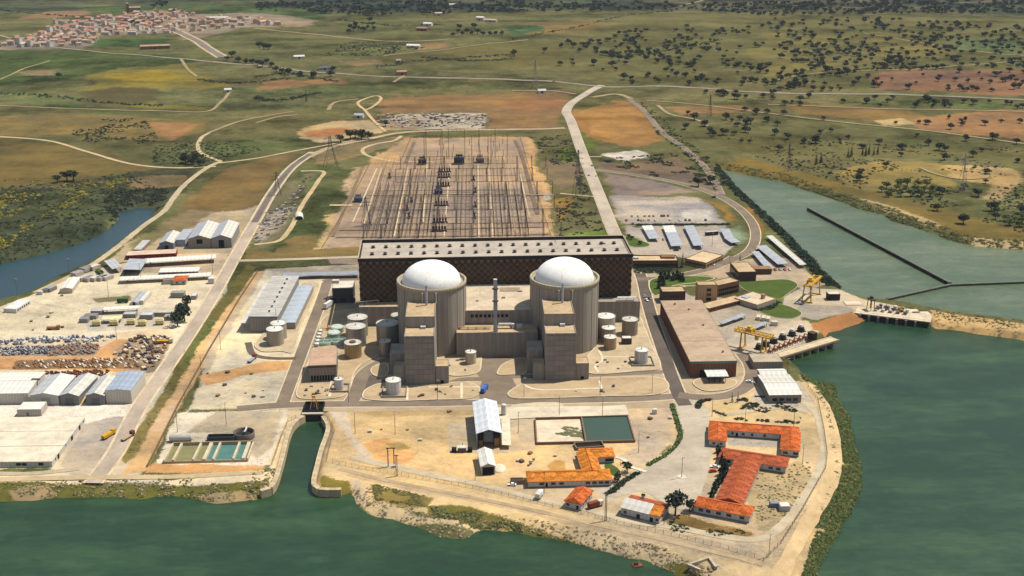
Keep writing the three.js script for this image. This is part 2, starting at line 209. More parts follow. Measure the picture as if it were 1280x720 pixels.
// ---------- the ground: three joined sheets, their colour painted in ground coordinates ----------
// [colour in the photo, outline in photo points, softness flag] in order, later over earlier
const SOIL = [
  // far country
  [[78, 86, 56], [[-400, -60], [1700, -60], [1700, 12], [1000, 16], [640, 14], [460, 16], [320, 12], [-400, 12]]],
  [[64, 72, 54], [[420, -4], [640, 3], [640, 14], [560, 16], [470, 12], [380, 15], [320, 13], [320, 2]]],
  [[66, 74, 54], [[760, -6], [1280, -4], [1280, 6], [1100, 9], [960, 11], [850, 8], [760, 14], [700, 8]]],
  [[120, 112, 70], [[760, 22], [860, 18], [960, 14], [1010, 16], [960, 24], [860, 28], [780, 30]]],
  [[148, 116, 84], [[20, 22], [60, 15], [118, 11], [110, 18], [60, 22], [22, 24]]],
  [[82, 98, 52], [[80, 6], [300, 6], [420, 14], [380, 28], [300, 18], [200, 18], [110, 14]]],
  [[160, 138, 108], [[-60, 62], [0, 52], [60, 40], [120, 22], [200, 12], [240, 18], [330, 16], [395, 26], [380, 34], [300, 34], [232, 50], [212, 40], [128, 44], [100, 60], [40, 62]]],
  [[72, 94, 46], [[112, 50], [210, 48], [206, 54], [150, 58], [108, 58]]],
  [[80, 92, 46], [[-300, 62], [100, 62], [230, 70], [240, 78], [120, 92], [0, 110], [-300, 115]]],
  [[150, 122, 84], [[30, 88], [70, 86], [72, 94], [40, 96]]],
  [[132, 118, 58], [[100, 92], [160, 84], [236, 80], [250, 92], [290, 108], [285, 124], [250, 136], [180, 134], [110, 126], [112, 108]]],
  [[150, 128, 48], [[140, 92], [200, 88], [236, 94], [190, 102], [140, 100]]],
  [[98, 90, 58], [[112, 114], [150, 106], [205, 110], [225, 120], [160, 130], [108, 128]]],
  [[92, 104, 56], [[-300, 112], [100, 118], [108, 132], [-300, 130]]],
  [[132, 114, 70], [[-300, 150], [0, 146], [60, 142], [130, 143], [200, 148], [262, 152], [252, 164], [205, 176], [150, 172], [90, 166], [0, 172], [-300, 180]]],
  [[164, 124, 84], [[185, 152], [250, 155], [235, 164], [212, 176], [200, 168]]],
  [[116, 100, 60], [[-300, 182], [0, 174], [92, 182], [150, 196], [190, 210], [150, 216], [95, 226], [0, 234], [-300, 240]]],
  [[74, 80, 50], [[-300, 240], [0, 236], [100, 226], [160, 216], [235, 206], [250, 214], [205, 262], [150, 264], [130, 290], [80, 312], [0, 332], [-300, 350]]],
  [[86, 92, 52], [[60, 236], [120, 236], [132, 262], [80, 276], [30, 262]]],
  [[140, 118, 82], [[158, 222], [200, 216], [236, 218], [222, 232], [170, 238]]],
  [[96, 102, 56], [[190, 190], [262, 186], [262, 206], [220, 208], [190, 204]]],
  [[104, 104, 58], [[270, 150], [380, 132], [420, 140], [400, 152], [330, 166], [280, 176]]],
  [[94, 102, 54], [[250, 176], [370, 168], [400, 178], [330, 190], [272, 206], [258, 190]]],
  [[134, 108, 64], [[218, 272], [244, 240], [276, 212], [366, 190], [350, 214], [306, 266], [250, 276]]],
  [[92, 102, 56], [[200, 110], [330, 110], [460, 108], [480, 118], [440, 130], [300, 136], [200, 130]]],
  [[152, 116, 78], [[320, 102], [425, 98], [420, 104], [320, 112]]],
  [[150, 120, 82], [[415, 76], [470, 73], [470, 80], [440, 82]]],
  [[104, 98, 56], [[480, 68], [560, 66], [600, 76], [540, 82], [470, 82]]],
  [[150, 122, 82], [[520, 54], [560, 52], [562, 58], [525, 62]]],
  [[112, 104, 60], [[560, 60], [640, 52], [720, 56], [760, 66], [700, 84], [600, 84]]],
  [[128, 108, 66], [[640, 30], [740, 24], [770, 34], [700, 42], [650, 42]]],
  [[62, 92, 50], [[630, 32], [672, 32], [690, 40], [640, 42]]],
  [[84, 90, 46], [[470, 88], [640, 92], [700, 102], [690, 112], [560, 114], [480, 116]]],
  [[142, 112, 76], [[466, 148], [482, 120], [560, 118], [640, 116], [700, 112], [712, 124], [704, 142], [692, 160], [612, 160], [606, 140], [490, 140]]],
  [[150, 110, 76], [[640, 126], [706, 120], [700, 134], [640, 140]]],
  [[192, 176, 150], [[492, 142], [604, 140], [606, 160], [470, 162], [474, 152]]],
  [[172, 146, 112], [[474, 152], [520, 146], [530, 160], [470, 162]]],
  [[196, 168, 124], [[374, 160], [420, 150], [458, 150], [484, 164], [440, 172], [400, 178], [372, 174]]],
  [[190, 130, 82], [[376, 166], [420, 160], [444, 162], [420, 170], [378, 172]]],
  [[150, 128, 86], [[380, 196], [430, 180], [484, 172], [520, 168], [500, 182], [448, 196], [400, 206]]],
  [[88, 96, 52], [[455, 196], [470, 186], [512, 180], [508, 200], [470, 204]]],
  // switchyard
  [[196, 158, 112], [[398, 318], [428, 268], [452, 212], [492, 178], [506, 172], [652, 170], [660, 190], [672, 202], [684, 240], [692, 280], [700, 306]]],
  [[178, 150, 120], [[404, 310], [438, 254], [462, 206], [498, 206], [512, 174], [648, 172], [656, 208], [672, 244], [684, 300], [680, 330], [410, 330]]],
  [[190, 160, 126], [[402, 300], [444, 207], [452, 207], [412, 306]]],
  [[214, 176, 116], [[386, 314], [406, 268], [416, 268], [402, 314]]],
  [[214, 168, 112], [[652, 170], [662, 172], [672, 206], [688, 208], [690, 242], [668, 244], [664, 204]]],
  [[222, 172, 112], [[672, 206], [682, 206], [688, 240], [676, 240]]],
  [[216, 170, 114], [[682, 252], [692, 252], [704, 306], [690, 306]]],
  [[205, 185, 155], [[676, 242], [702, 242], [702, 250], [678, 250]]],
  // ground round the switchyard
  [[84, 92, 48], [[376, 212], [404, 206], [440, 210], [418, 250], [402, 270], [384, 310], [352, 318], [330, 320], [350, 280]]],
  [[142, 116, 66], [[352, 300], [388, 290], [390, 312], [450, 306], [450, 322], [304, 326], [304, 310], [340, 316]]],
  [[126, 118, 84], [[332, 250], [384, 214], [398, 214], [376, 260], [350, 296], [318, 312], [312, 300]]],
  [[100, 102, 54], [[348, 268], [384, 220], [392, 226], [366, 262]]],
  [[176, 158, 130], [[334, 264], [366, 256], [352, 284], [322, 304], [316, 296]]],
  [[112, 106, 66], [[660, 168], [700, 166], [716, 186], [724, 214], [736, 240], [752, 290], [690, 296], [690, 250], [676, 206]]],
  [[132, 112, 82], [[682, 200], [722, 200], [730, 226], [700, 238], [684, 222]]],
  [[100, 112, 44], [[690, 186], [716, 184], [718, 202], [700, 204]]],
  [[164, 126, 64], [[694, 250], [712, 246], [716, 262], [700, 276]]],
  [[104, 124, 44], [[704, 288], [752, 286], [764, 300], [716, 300]]],
  [[100, 114, 46], [[714, 164], [735, 160], [752, 176], [734, 186], [718, 180]]],
  [[158, 118, 70], [[712, 138], [760, 124], [792, 126], [812, 150], [828, 176], [790, 184], [748, 178], [720, 160]]],
  [[170, 128, 76], [[740, 150], [790, 146], [808, 166], [770, 176], [740, 168]]],
  [[102, 108, 52], [[735, 122], [758, 118], [760, 126], [722, 138]]],
  [[130, 108, 84], [[740, 202], [786, 204], [862, 192], [886, 214], [892, 238], [860, 232], [800, 220], [752, 212]]],
  [[98, 100, 52], [[820, 178], [862, 186], [900, 214], [880, 220], [850, 200]]],
  [[228, 214, 190], [[750, 191.5], [790, 187.5], [809, 194], [772, 201]]],
  [[150, 128, 108], [[750, 214], [800, 222], [850, 232], [872, 240], [800, 246], [766, 246]]],
  [[176, 158, 138], [[762, 246], [872, 246], [906, 276], [780, 280]]],
  [[186, 168, 146], [[772, 250], [876, 250], [890, 268], [905, 278], [792, 278]]],
  [[226, 204, 170], [[849, 262], [884, 261], [888, 274], [852, 275]]],
  [[204, 188, 164], [[766, 252], [874, 248], [876, 252], [780, 256]]],
  [[190, 172, 150], [[778, 282], [905, 282], [920, 304], [900, 324], [790, 318]]],
  [[168, 124, 62], [[878, 248], [904, 256], [918, 272], [912, 276], [896, 262]]],
  [[172, 124, 58], [[918, 252], [936, 262], [954, 282], [958, 296], [944, 288], [934, 270]]],
  [[120, 134, 96], [[912, 286], [926, 282], [930, 300], [918, 308], [910, 306]]],
  [[104, 124, 48], [[781, 296], [790, 294], [812, 304], [808, 309], [790, 308]]],
  // far bank of the reservoir
  [[128, 108, 58], [[900, 208], [960, 218], [1040, 240], [1110, 262], [1180, 288], [1280, 304], [1700, 336], [1700, 306], [1280, 286], [1180, 262], [1080, 236], [980, 208], [930, 196]]],
  [[196, 164, 112], [[1060, 246], [1090, 252], [1160, 272], [1180, 284], [1150, 278], [1100, 262]]],
  [[206, 174, 122], [[1190, 292], [1280, 302], [1280, 308], [1220, 304]]],
  [[184, 152, 100], [[1180, 206], [1260, 208], [1280, 224], [1250, 250], [1220, 250], [1240, 232], [1190, 222]]],
  [[150, 130, 76], [[1040, 214], [1100, 200], [1180, 204], [1200, 232], [1130, 244], [1060, 236]]],
  [[112, 106, 62], [[860, 160], [960, 168], [1100, 182], [1280, 190], [1280, 204], [1140, 196], [1000, 200], [920, 190]]],
  // hills with oaks
  [[108, 104, 60], [[740, 34], [900, 22], [1100, 20], [1280, 30], [1700, 40], [1700, 110], [1280, 116], [960, 108], [800, 102], [720, 96], [700, 62]]],
  [[124, 112, 64], [[960, 40], [1160, 50], [1200, 70], [1060, 84], [960, 96], [930, 70]]],
  [[96, 108, 62], [[1180, 46], [1280, 52], [1280, 68], [1200, 60]]],
  [[146, 108, 78], [[1080, 98], [1130, 84], [1170, 88], [1280, 86], [1700, 96], [1700, 122], [1280, 118], [1180, 114], [1090, 112]]],
  [[138, 112, 70], [[970, 130], [1040, 130], [1120, 136], [1180, 150], [1100, 152], [1000, 142]]],
  [[160, 120, 80], [[1128, 152], [1180, 144], [1250, 138], [1700, 146], [1700, 180], [1280, 176], [1210, 168], [1150, 162]]],
  [[186, 160, 112], [[1090, 150], [1130, 148], [1140, 154], [1100, 156]]],
  [[98, 108, 56], [[830, 118], [960, 120], [1280, 132], [1280, 138], [960, 128], [830, 124]]],
  [[150, 118, 78], [[830, 130], [930, 130], [936, 140], [850, 142]]],
  // west yard and sheds
  [[226, 204, 166], [[-200, 600], [-200, 400], [0, 384], [70, 354], [140, 330], [290, 320], [280, 366], [206, 480], [140, 600], [0, 602]]],
  [[198, 172, 130], [[166, 300], [200, 286], [260, 264], [300, 262], [330, 250], [318, 290], [296, 322], [200, 322], [130, 330]]],
  [[150, 128, 88], [[196, 286], [232, 262], [262, 262], [238, 288], [206, 300]]],
  [[138, 128, 84], [[172, 300], [206, 276], [212, 284], [190, 306], [160, 316]]],
  [[226, 192, 146], [[130, 334], [200, 318], [282, 316], [270, 352], [210, 352], [150, 352]]],
  [[244, 224, 186], [[-200, 430], [0, 384], [70, 354], [140, 340], [270, 344], [262, 366], [226, 428], [196, 470], [180, 492], [140, 520], [-200, 540]]],
  [[238, 206, 158], [[-200, 440], [0, 424], [110, 420], [214, 408], [222, 432], [-200, 450]]],
  [[228, 208, 176], [[100, 392], [180, 386], [214, 370], [222, 384], [206, 410], [110, 414]]],
  [[160, 140, 92], [[112, 373], [160, 369], [162, 376], [120, 378]]],
  [[228, 168, 108], [[-200, 468], [0, 442], [110, 440], [144, 424], [168, 424], [152, 440], [146, 448], [180, 448], [176, 466], [110, 462], [0, 462], [-200, 480]]],
  [[156, 120, 82], [[18, 450], [80, 448], [180, 448], [176, 460], [130, 460], [14, 462]]],
  [[168, 150, 122], [[0, 434], [60, 432], [110, 428], [126, 432], [118, 442], [80, 444], [0, 445]]],
  [[178, 150, 116], [[140, 438], [160, 424], [210, 418], [216, 426], [196, 460], [180, 468], [176, 452], [146, 446]]],
  [[250, 236, 206], [[-200, 520], [0, 506], [176, 502], [196, 470], [206, 470], [168, 520], [140, 536], [90, 530], [-200, 560]]],
  [[206, 184, 154], [[104, 530], [140, 520], [166, 520], [150, 580], [142, 600], [90, 598], [78, 580]]],
  [[222, 196, 158], [[126, 592], [134, 560], [160, 556], [170, 566], [176, 590], [170, 600], [130, 600]]],
  [[104, 110, 52], [[-200, 592], [0, 586], [62, 584], [70, 586], [40, 592], [0, 594]]],
  // strip between the west road and the works
  [[120, 110, 62], [[204, 494], [216, 458], [262, 392], [306, 330], [318, 334], [262, 424], [226, 480]]],
  [[98, 106, 50], [[230, 452], [262, 398], [276, 404], [240, 462]]],
  [[226, 180, 122], [[262, 416], [316, 340], [334, 338], [270, 430], [226, 502], [206, 540], [180, 590], [152, 594], [196, 520], [226, 470]]],
  [[148, 128, 72], [[148, 568], [176, 528], [206, 486], [214, 490], [186, 534], [168, 570], [156, 580]]],
  [[228, 186, 138], [[196, 520], [218, 500], [222, 508], [206, 540], [190, 540]]],
  // works, west pad
  [[206, 182, 146], [[330, 336], [450, 330], [800, 330], [826, 346], [870, 376], [930, 460], [950, 480], [900, 500], [840, 506], [352, 512], [236, 512], [262, 430]]],
  [[196, 174, 142], [[818, 366], [900, 372], [1000, 392], [1010, 420], [960, 446], [950, 500], [900, 500], [862, 474]]],
  [[226, 198, 152], [[330, 620], [348, 512], [420, 512], [412, 560], [440, 590], [400, 616]]],
  [[238, 214, 170], [[196, 580], [240, 500], [330, 338], [412, 346], [400, 380], [376, 440], [356, 500], [352, 512], [300, 510], [236, 512], [196, 590]]],
  [[228, 172, 110], [[246, 470], [330, 452], [364, 450], [360, 462], [300, 470], [256, 482]]],
  [[240, 222, 190], [[222, 516], [354, 512], [356, 524], [336, 580], [190, 588], [210, 540]]],
  [[206, 184, 148], [[232, 540], [270, 514], [352, 514], [340, 560], [320, 572], [262, 540]]],
  [[216, 160, 100], [[180, 586], [192, 580], [330, 580], [330, 588], [180, 592]]],
  [[234, 208, 166], [[-200, 604], [0, 598], [130, 596], [250, 592], [330, 588], [340, 590], [330, 600], [250, 604], [130, 602], [-200, 614]]],
  [[234, 196, 140], [[392, 524], [408, 512], [540, 510], [600, 506], [640, 508], [820, 502], [850, 516], [852, 548], [780, 592], [740, 612], [640, 600], [560, 590], [440, 584], [404, 576], [412, 548], [408, 530]]],
  [[218, 184, 130], [[420, 512], [596, 510], [592, 536], [560, 556], [480, 540], [430, 530]]],
  [[196, 164, 112], [[430, 514], [592, 512], [590, 518], [470, 522]]],
  [[232, 176, 116], [[452, 556], [480, 548], [510, 556], [520, 572], [500, 580], [470, 572]]],
  [[176, 150, 100], [[480, 556], [500, 553], [516, 560], [498, 563]]],
  [[226, 202, 170], [[404, 512], [430, 514], [440, 544], [470, 576], [520, 590], [505, 592], [450, 576], [434, 550]]],
  [[204, 180, 146], [[556, 530], [592, 522], [640, 520], [660, 560], [640, 566], [560, 566]]],
  [[208, 182, 144], [[628, 522], [668, 522], [672, 560], [660, 562], [628, 560]]],
  [[206, 180, 146], [[760, 512], [838, 504], [848, 544], [800, 590], [770, 570], [796, 556]]],
  [[226, 190, 138], [[560, 580], [660, 566], [730, 566], [700, 590], [640, 600], [560, 594]]],
  [[198, 150, 86], [[684, 580], [694, 573], [706, 576], [708, 584], [698, 588], [688, 586]]],
  [[196, 176, 148], [[640, 608], [770, 606], [780, 620], [750, 650], [700, 640], [640, 622]]],
  // dikes on the near shore
  [[220, 186, 134], [[404, 574], [440, 570], [640, 600], [770, 636], [780, 656], [560, 622], [430, 594]]],
  [[222, 190, 138], [[398, 572], [440, 580], [560, 604], [640, 618], [780, 648], [940, 690], [990, 700], [1030, 600], [1050, 600], [1010, 730], [900, 730], [800, 694], [640, 656], [540, 640], [396, 612]]],
  [[234, 200, 146], [[400, 582], [440, 588], [560, 612], [640, 626], [780, 658], [900, 686], [985, 706], [1010, 720], [1000, 760], [900, 740], [820, 700], [720, 668], [600, 640], [540, 632], [480, 618], [440, 612], [396, 612]]],
  [[206, 176, 134], [[424, 588], [560, 616], [640, 632], [780, 664], [900, 692], [950, 702], [950, 708], [780, 670], [640, 636], [440, 596]]],
  [[138, 122, 58], [[399, 592], [434, 600], [440, 612], [400, 612]]],
  [[222, 196, 160], [[436, 598], [446, 598], [462, 622], [456, 628], [444, 616]]],
  [[150, 128, 70], [[462, 604], [500, 612], [540, 622], [534, 632], [500, 632], [470, 622]]],
  [[118, 110, 52], [[530, 630], [580, 630], [640, 646], [720, 668], [780, 690], [770, 696], [700, 672], [620, 650], [540, 642]]],
  [[228, 198, 150], [[456, 628], [476, 622], [520, 640], [620, 654], [720, 680], [790, 692], [850, 700], [850, 704], [780, 698], [700, 684], [620, 658], [520, 646], [466, 636]]],
  [[124, 114, 56], [[800, 696], [850, 702], [870, 706], [880, 724], [840, 716]]],
  [[112, 108, 50], [[-300, 606], [0, 602], [130, 604], [250, 606], [330, 600], [338, 596], [326, 618], [-300, 630]]],
  [[176, 148, 104], [[10, 610], [60, 604], [70, 612], [40, 622], [14, 618]]],
  [[176, 148, 104], [[240, 612], [318, 610], [318, 622], [262, 626]]],
  // houses by the lake
  [[212, 184, 142], [[838, 504], [900, 490], [1000, 476], [1030, 500], [1046, 560], [1030, 620], [985, 714], [860, 690], [740, 644], [640, 622], [640, 600], [760, 600], [840, 560]]],
  [[206, 188, 162], [[838, 504], [880, 506], [884, 524], [886, 560], [880, 600], [860, 640], [800, 612], [760, 624], [744, 612], [790, 592], [836, 566], [850, 546]]],
  [[142, 112, 62], [[822, 656], [850, 642], [880, 652], [940, 664], [944, 668], [926, 672], [860, 664]]],
  [[186, 162, 122], [[928, 590], [1000, 576], [1016, 590], [1000, 630], [970, 660], [948, 664], [944, 640], [930, 620]]],
  [[206, 178, 132], [[888, 506], [950, 492], [1010, 512], [1030, 548], [1034, 570], [1002, 560], [980, 530], [900, 526]]],
  [[188, 172, 150], [[906, 540], [975, 546], [972, 560], [914, 556]]],
  [[200, 184, 160], [[956, 480], [1000, 478], [1016, 500], [1000, 512], [950, 508], [940, 496]]],
  [[232, 196, 138], [[1000, 468], [1020, 484], [1044, 520], [1056, 580], [1040, 620], [1010, 690], [980, 740], [960, 716], [1000, 660], [1026, 610], [1034, 570], [1024, 520]]],
  [[112, 110, 46], [[1022, 480], [1040, 480], [1060, 520], [1066, 560], [1074, 600], [1046, 664], [1018, 724], [1000, 724], [1040, 640], [1056, 590], [1050, 540]]],
  // east pads
  [[206, 184, 150], [[900, 478], [930, 470], [944, 478], [930, 492], [900, 496], [870, 488], [868, 478]]],
  [[214, 190, 152], [[876, 436], [960, 400], [1010, 400], [1024, 414], [980, 444], [940, 460], [924, 448]]],
  [[188, 172, 148], [[888, 396], [940, 384], [1000, 396], [960, 412], [900, 416]]],
  [[96, 118, 42], [[926, 352], [984, 350], [996, 356], [980, 372], [974, 380], [1002, 390], [990, 398], [950, 384], [966, 374], [930, 362]]],
  [[214, 192, 158], [[980, 372], [1000, 360], [1050, 362], [1080, 374], [1130, 384], [1160, 392], [1164, 402], [1080, 396], [1060, 388], [1010, 384], [1000, 390], [978, 384]]],
  [[184, 168, 146], [[1000, 380], [1060, 382], [1070, 388], [1020, 400], [990, 392]]],
  [[186, 128, 78], [[1014, 404], [1060, 390], [1082, 392], [1084, 398], [1060, 408], [1034, 416], [1016, 412]]],
  [[210, 174, 120], [[1160, 386], [1280, 404], [1700, 450], [1700, 474], [1280, 424], [1168, 408]]],
  [[186, 152, 100], [[1170, 400], [1280, 414], [1280, 424], [1172, 410]]],
  [[206, 176, 136], [[800, 350], [826, 346], [900, 330], [960, 320], [1010, 328], [1040, 352], [1010, 362], [940, 350], [830, 360]]],
  [[98, 118, 44], [[810, 350], [822, 346], [880, 344], [894, 348], [880, 356], [850, 356], [822, 368], [816, 362]]],
  [[104, 118, 52], [[792, 334], [838, 332], [840, 340], [792, 342]]],
  [[104, 110, 56], [[940, 290], [960, 290], [1000, 320], [1030, 348], [1022, 352], [990, 326], [950, 300]]],
];
const far = (list) => list.map(([a, b]) => { const p = b < 215 ? GP(a, b) : G(a, b); return [p.x, p.z]; });
const TRACKS = [];
for (const [x0, x1, y0, y1, n] of [[0, 240, 350, 420, 26], [410, 600, 512, 585, 26], [250, 360, 430, 505, 12], [640, 850, 560, 610, 12], [100, 180, 520, 600, 10], [400, 960, 590, 700, 14], [170, 340, 516, 594, 10], [890, 1030, 500, 690, 12], [660, 850, 505, 560, 12], [770, 900, 250, 318, 12]]) for (let i = 0; i < n; i++) {
  const a = [rr(x0, x1), rr(y0, y1)], L = rr(0.15, 0.5) * (x1 - x0), k = rr(-0.35, 0.35); TRACKS.push([rnd() < 0.5 ? 'rgba(255,240,205,0.28)' : 'rgba(150,112,66,0.22)', rr(0.5, 1.1), [a, [a[0] + L * 0.4, a[1] + L * k * 0.3], [a[0] + L, a[1] + L * k * rr(0.2, 0.9)]]]);
}
const hash = (i, j) => { let h = Math.imul(i, 374761393) + Math.imul(j, 668265263) | 0; h = Math.imul(h ^ (h >>> 13), 1274126177); return ((h ^ (h >>> 16)) >>> 0) / 4294967296 - 0.5; };
function sheet(name, xs, zs, rect, tw, th, grassy) {
  const [x0, x1, z0, z1] = rect;   // z0 is the far edge
  const cv = document.createElement('canvas'); cv.width = tw; cv.height = th; const ctx = cv.getContext('2d');
  ctx.fillStyle = 'rgb(104,104,60)'; ctx.fillRect(0, 0, tw, th);
  const X = (x) => (x - x0) / (x1 - x0) * tw, Z = (z) => (z - z0) / (z1 - z0) * th;
  for (const [c, pts] of SOIL) {
    const q = pts.map(([a, b]) => { const p = b < 130 ? GP(a, Math.max(b, -90)) : G(a, b); return [X(p.x), Z(p.z)]; });
    ctx.fillStyle = `rgb(${c.join()})`; ctx.beginPath(); q.forEach(([u, v], i) => (i ? ctx.lineTo(u, v) : ctx.moveTo(u, v))); ctx.closePath(); ctx.fill();
  }
  // wheel tracks and scuffs on the dirt
  for (const [c, w, pts] of TRACKS) for (const side of [-1.1, 1.1]) { ctx.strokeStyle = c; ctx.lineWidth = w / (x1 - x0) * tw; ctx.lineJoin = 'round'; ctx.beginPath(); curve(far(pts), 4).forEach(([x, z], i) => { const u = X(x + side * 0.8), v = Z(z + side); if (i) ctx.lineTo(u, v); else ctx.moveTo(u, v); }); ctx.stroke(); }
  const src = ctx.getImageData(0, 0, tw, th).data, out = new Uint8Array(tw * th * 4);
  const L = Float32Array.from({ length: 256 }, (_, i) => lin(i)), toS = (v) => (v <= 0.0031308 ? v * 12.92 : 1.055 * Math.pow(v, 1 / 2.4) - 0.055) * 255;
  const S = Uint8Array.from({ length: 4096 }, (_, i) => clamp(toS(i / 4095), 0, 255));
  const n1 = (u, v) => noiseTile[(v & (NT - 1)) * NT + (u & (NT - 1))], n2 = (u, v) => fineTile[(v & (NT - 1)) * NT + (u & (NT - 1))];
  const mx = (x1 - x0) / tw, mz = (z1 - z0) / th;
  for (let j = 0; j < th; j++) for (let i = 0; i < tw; i++) {
    const x = x0 + i * mx, z = z0 + j * mz;
    const a = n1(x * 4, z * 4), b = n1(x * 1.1 + 91, z * 1.1 + 37), f = n2(x * 3.1, z * 3.1), a2 = n1(x * 4 + 200, z * 4 + 77), big = n1(x * 0.23 + 50, z * 0.23), big2 = n1(x * 0.31 + 300, z * 0.31 + 140);
    const wp = grassy * 2.2, jit = grassy * 3.2, si = clamp(Math.round(i + (a * wp + b * wp * 2.2 + hash(i, j) * jit) / mx), 0, tw - 1), sj = clamp(Math.round(j + (a2 * wp + n1(x * 1.1, z * 1.1 + 400) * wp * 2.2 + hash(j + 77, i) * jit) / mz), 0, th - 1), o = (sj * tw + si) * 4;
    let r = L[src[o]], g = L[src[o + 1]], bl = L[src[o + 2]];
    const green = clamp((g - r * 0.82) / (g + 0.001) * 4);
    // grass with bare earth between, earth with dry grass
    const fur = n1(x * 0.45 + 33, z * 2.4), m5 = n1(x * 2.1 + 70, z * 2.1 + 11); let v = (1 + 0.1 * green) + (0.22 + 0.16 * green) * b + (0.16 + 0.10 * green) * a + (0.16 + 0.16 * green) * f + (0.2 + 0.08 * green) * fur + (0.14 + 0.4 * green) * m5;
    if (green > 0) { const dry = clamp((big + 0.6 * b + 0.25) * 1.1) * green * 0.5; r = r * (1 - dry) + 0.2 * dry; g = g * (1 - dry) + 0.145 * dry; bl = bl * (1 - dry) + 0.055 * dry; const lush = clamp((big2 + 0.5 * a - 0.15) * 1.3) * green * 0.5; r *= 1 - 0.45 * lush; g *= 1 - 0.15 * lush; bl *= 1 - 0.3 * lush; bl *= 1 + 0.25 * green; r *= 1 + 0.06 * green; if (f + a * 0.7 > 0.5) v *= 0.58; const sc = n1(x * 1.6 + 9, z * 1.6 + 140) + 0.5 * m5; if (sc > 0.36) v *= 1 - 0.42 * green * clamp((sc - 0.36) * 4); if (sc < -0.5) v *= 1 + 0.35 * green * clamp((-0.5 - sc) * 4); }
    else { const ch = big * 0.12 + b * 0.12 + a * 0.06; const tuft = clamp((a2 + b * 0.8 + f * 0.5 - 0.62) * 2.2) * 0.55; r *= 1 - tuft * 0.5; g *= 1 - tuft * 0.38; bl *= 1 - tuft * 0.55; r *= 1 + ch; g *= 1 + ch * 0.4; bl *= 1 - ch; if (f > 0.75) v *= 0.86; }
    v = clamp(v, 0.32, 1.6) / K;
    const q = (j * tw + i) * 4; out[q] = S[Math.min(4095, (r * v * 4095) | 0)]; out[q + 1] = S[Math.min(4095, (g * v * 4095) | 0)]; out[q + 2] = S[Math.min(4095, (bl * v * 4095) | 0)]; out[q + 3] = 255;
  }
  const t = new THREE.DataTexture(out, tw, th); t.colorSpace = THREE.SRGBColorSpace; t.magFilter = THREE.LinearFilter; t.minFilter = THREE.LinearMipmapLinearFilter; t.generateMipmaps = true; t.wrapS = t.wrapT = THREE.MirroredRepeatWrapping; t.needsUpdate = true;
  const nx = xs.length, nzs = zs.length, pos = new Float32Array(nx * nzs * 3), uv = new Float32Array(nx * nzs * 2), idx = [];
  for (let j = 0; j < nzs; j++) for (let i = 0; i < nx; i++) { const k = j * nx + i, x = xs[i], z = zs[j]; pos[k * 3] = x; pos[k * 3 + 1] = terrain(x, z); pos[k * 3 + 2] = z; uv[k * 2] = (x - x0) / (x1 - x0); uv[k * 2 + 1] = (z - z0) / (z1 - z0); }
  for (let j = 0; j < nzs - 1; j++) for (let i = 0; i < nx - 1; i++) { const k = j * nx + i; idx.push(k, k + nx, k + 1, k + 1, k + nx, k + nx + 1); }
  const g = new THREE.BufferGeometry(); g.setAttribute('position', new THREE.BufferAttribute(pos, 3)); g.setAttribute('uv', new THREE.BufferAttribute(uv, 2)); g.setIndex(idx); g.computeVertexNormals();
  const m = new THREE.Mesh(g, new THREE.MeshPhysicalMaterial({ map: t, roughness: 1, specularIntensity: 0 })); m.name = numbered(name); m.userData.kind = 'structure'; m.receiveShadow = m.castShadow = true; scene.add(m); return m;
}
{
  const xs = []; for (let x = -430; x <= 580; x += 3) xs.push(x);
  for (let s = 3; xs[xs.length - 1] < 7000;) { s *= 1.13; xs.push(xs[xs.length - 1] + s); }
  for (let s = 3; xs[0] > -7000;) { s *= 1.13; xs.unshift(xs[0] - s); }
  const run = (a, b, s0, k = 1) => { const o = [a]; let s = s0; while (o[o.length - 1] > b) { o.push(Math.max(b, o[o.length - 1] - s)); s *= k; } return o.reverse(); };
  const near = [...run(-470, -1020, 3), -430, -360, -250, -100], mid = run(-1020, -1700, 4.5, 1.006), far = run(-1700, -14000, 9, 1.035);
  sheet('ground', xs, near, [-440, 600, -1020, -470], 2048, 2048, 0.5);
  sheet('ground', xs, mid, [-760, 920, -1700, -1020], 2048, 1536, 1.7);
  sheet('ground', xs, far, [-1500, 1600, -3800, -1700], 2048, 2048, 3.6);
}
// ---------- water ----------
{
  const wave = texture(512, 512, (i, j) => 128 + 70 * nz(fineTile, i, j) + 60 * nz(noiseTile, i * 2, j * 2), false);
  const water = (name, list, col, rough, silt, siltAmt) => {
    const tx = texture(512, 512, (i, j) => { const v = clamp(0.35 + nz(noiseTile, i, j * 2) * 0.5 + nz(noiseTile, i * 2 + 90, j * 7) * 0.3) * siltAmt; return col.map((c, k) => (c * (1 - v) + silt[k] * v) * (1 + 0.05 * nz(fineTile, i, j))); });
    tx.repeat.set(1 / 420, 1 / 420); const b = wave.clone(); b.repeat.set(1 / 17, 1 / 17);
    const m = new THREE.MeshPhysicalMaterial({ map: tx, roughness: rough, bumpMap: b, bumpScale: 0.15, ior: 1.33, specularIntensity: 1 });
    const pts = list.map(([a, c]) => { const p = G(a, c, WATER); return [p.x, p.z]; });
    // the water reaches a little under its banks
    setting(name, new THREE.ShapeGeometry(new THREE.Shape(inset(pts, -2.5).map(([x, z]) => new THREE.Vector2(x, -z)))).rotateX(-Math.PI / 2).translate(0, WATER, 0), m);
  };
  water('lake_water', LAKE, [24, 50, 28], 0.24, [76, 98, 58], 0.55);
  water('reservoir_water', RESERVOIR, [74, 88, 64], 0.22, [108, 112, 86], 0.9);
  water('inlet_water', POND, [32, 56, 62], 0.12, [40, 62, 66], 0.5);
}
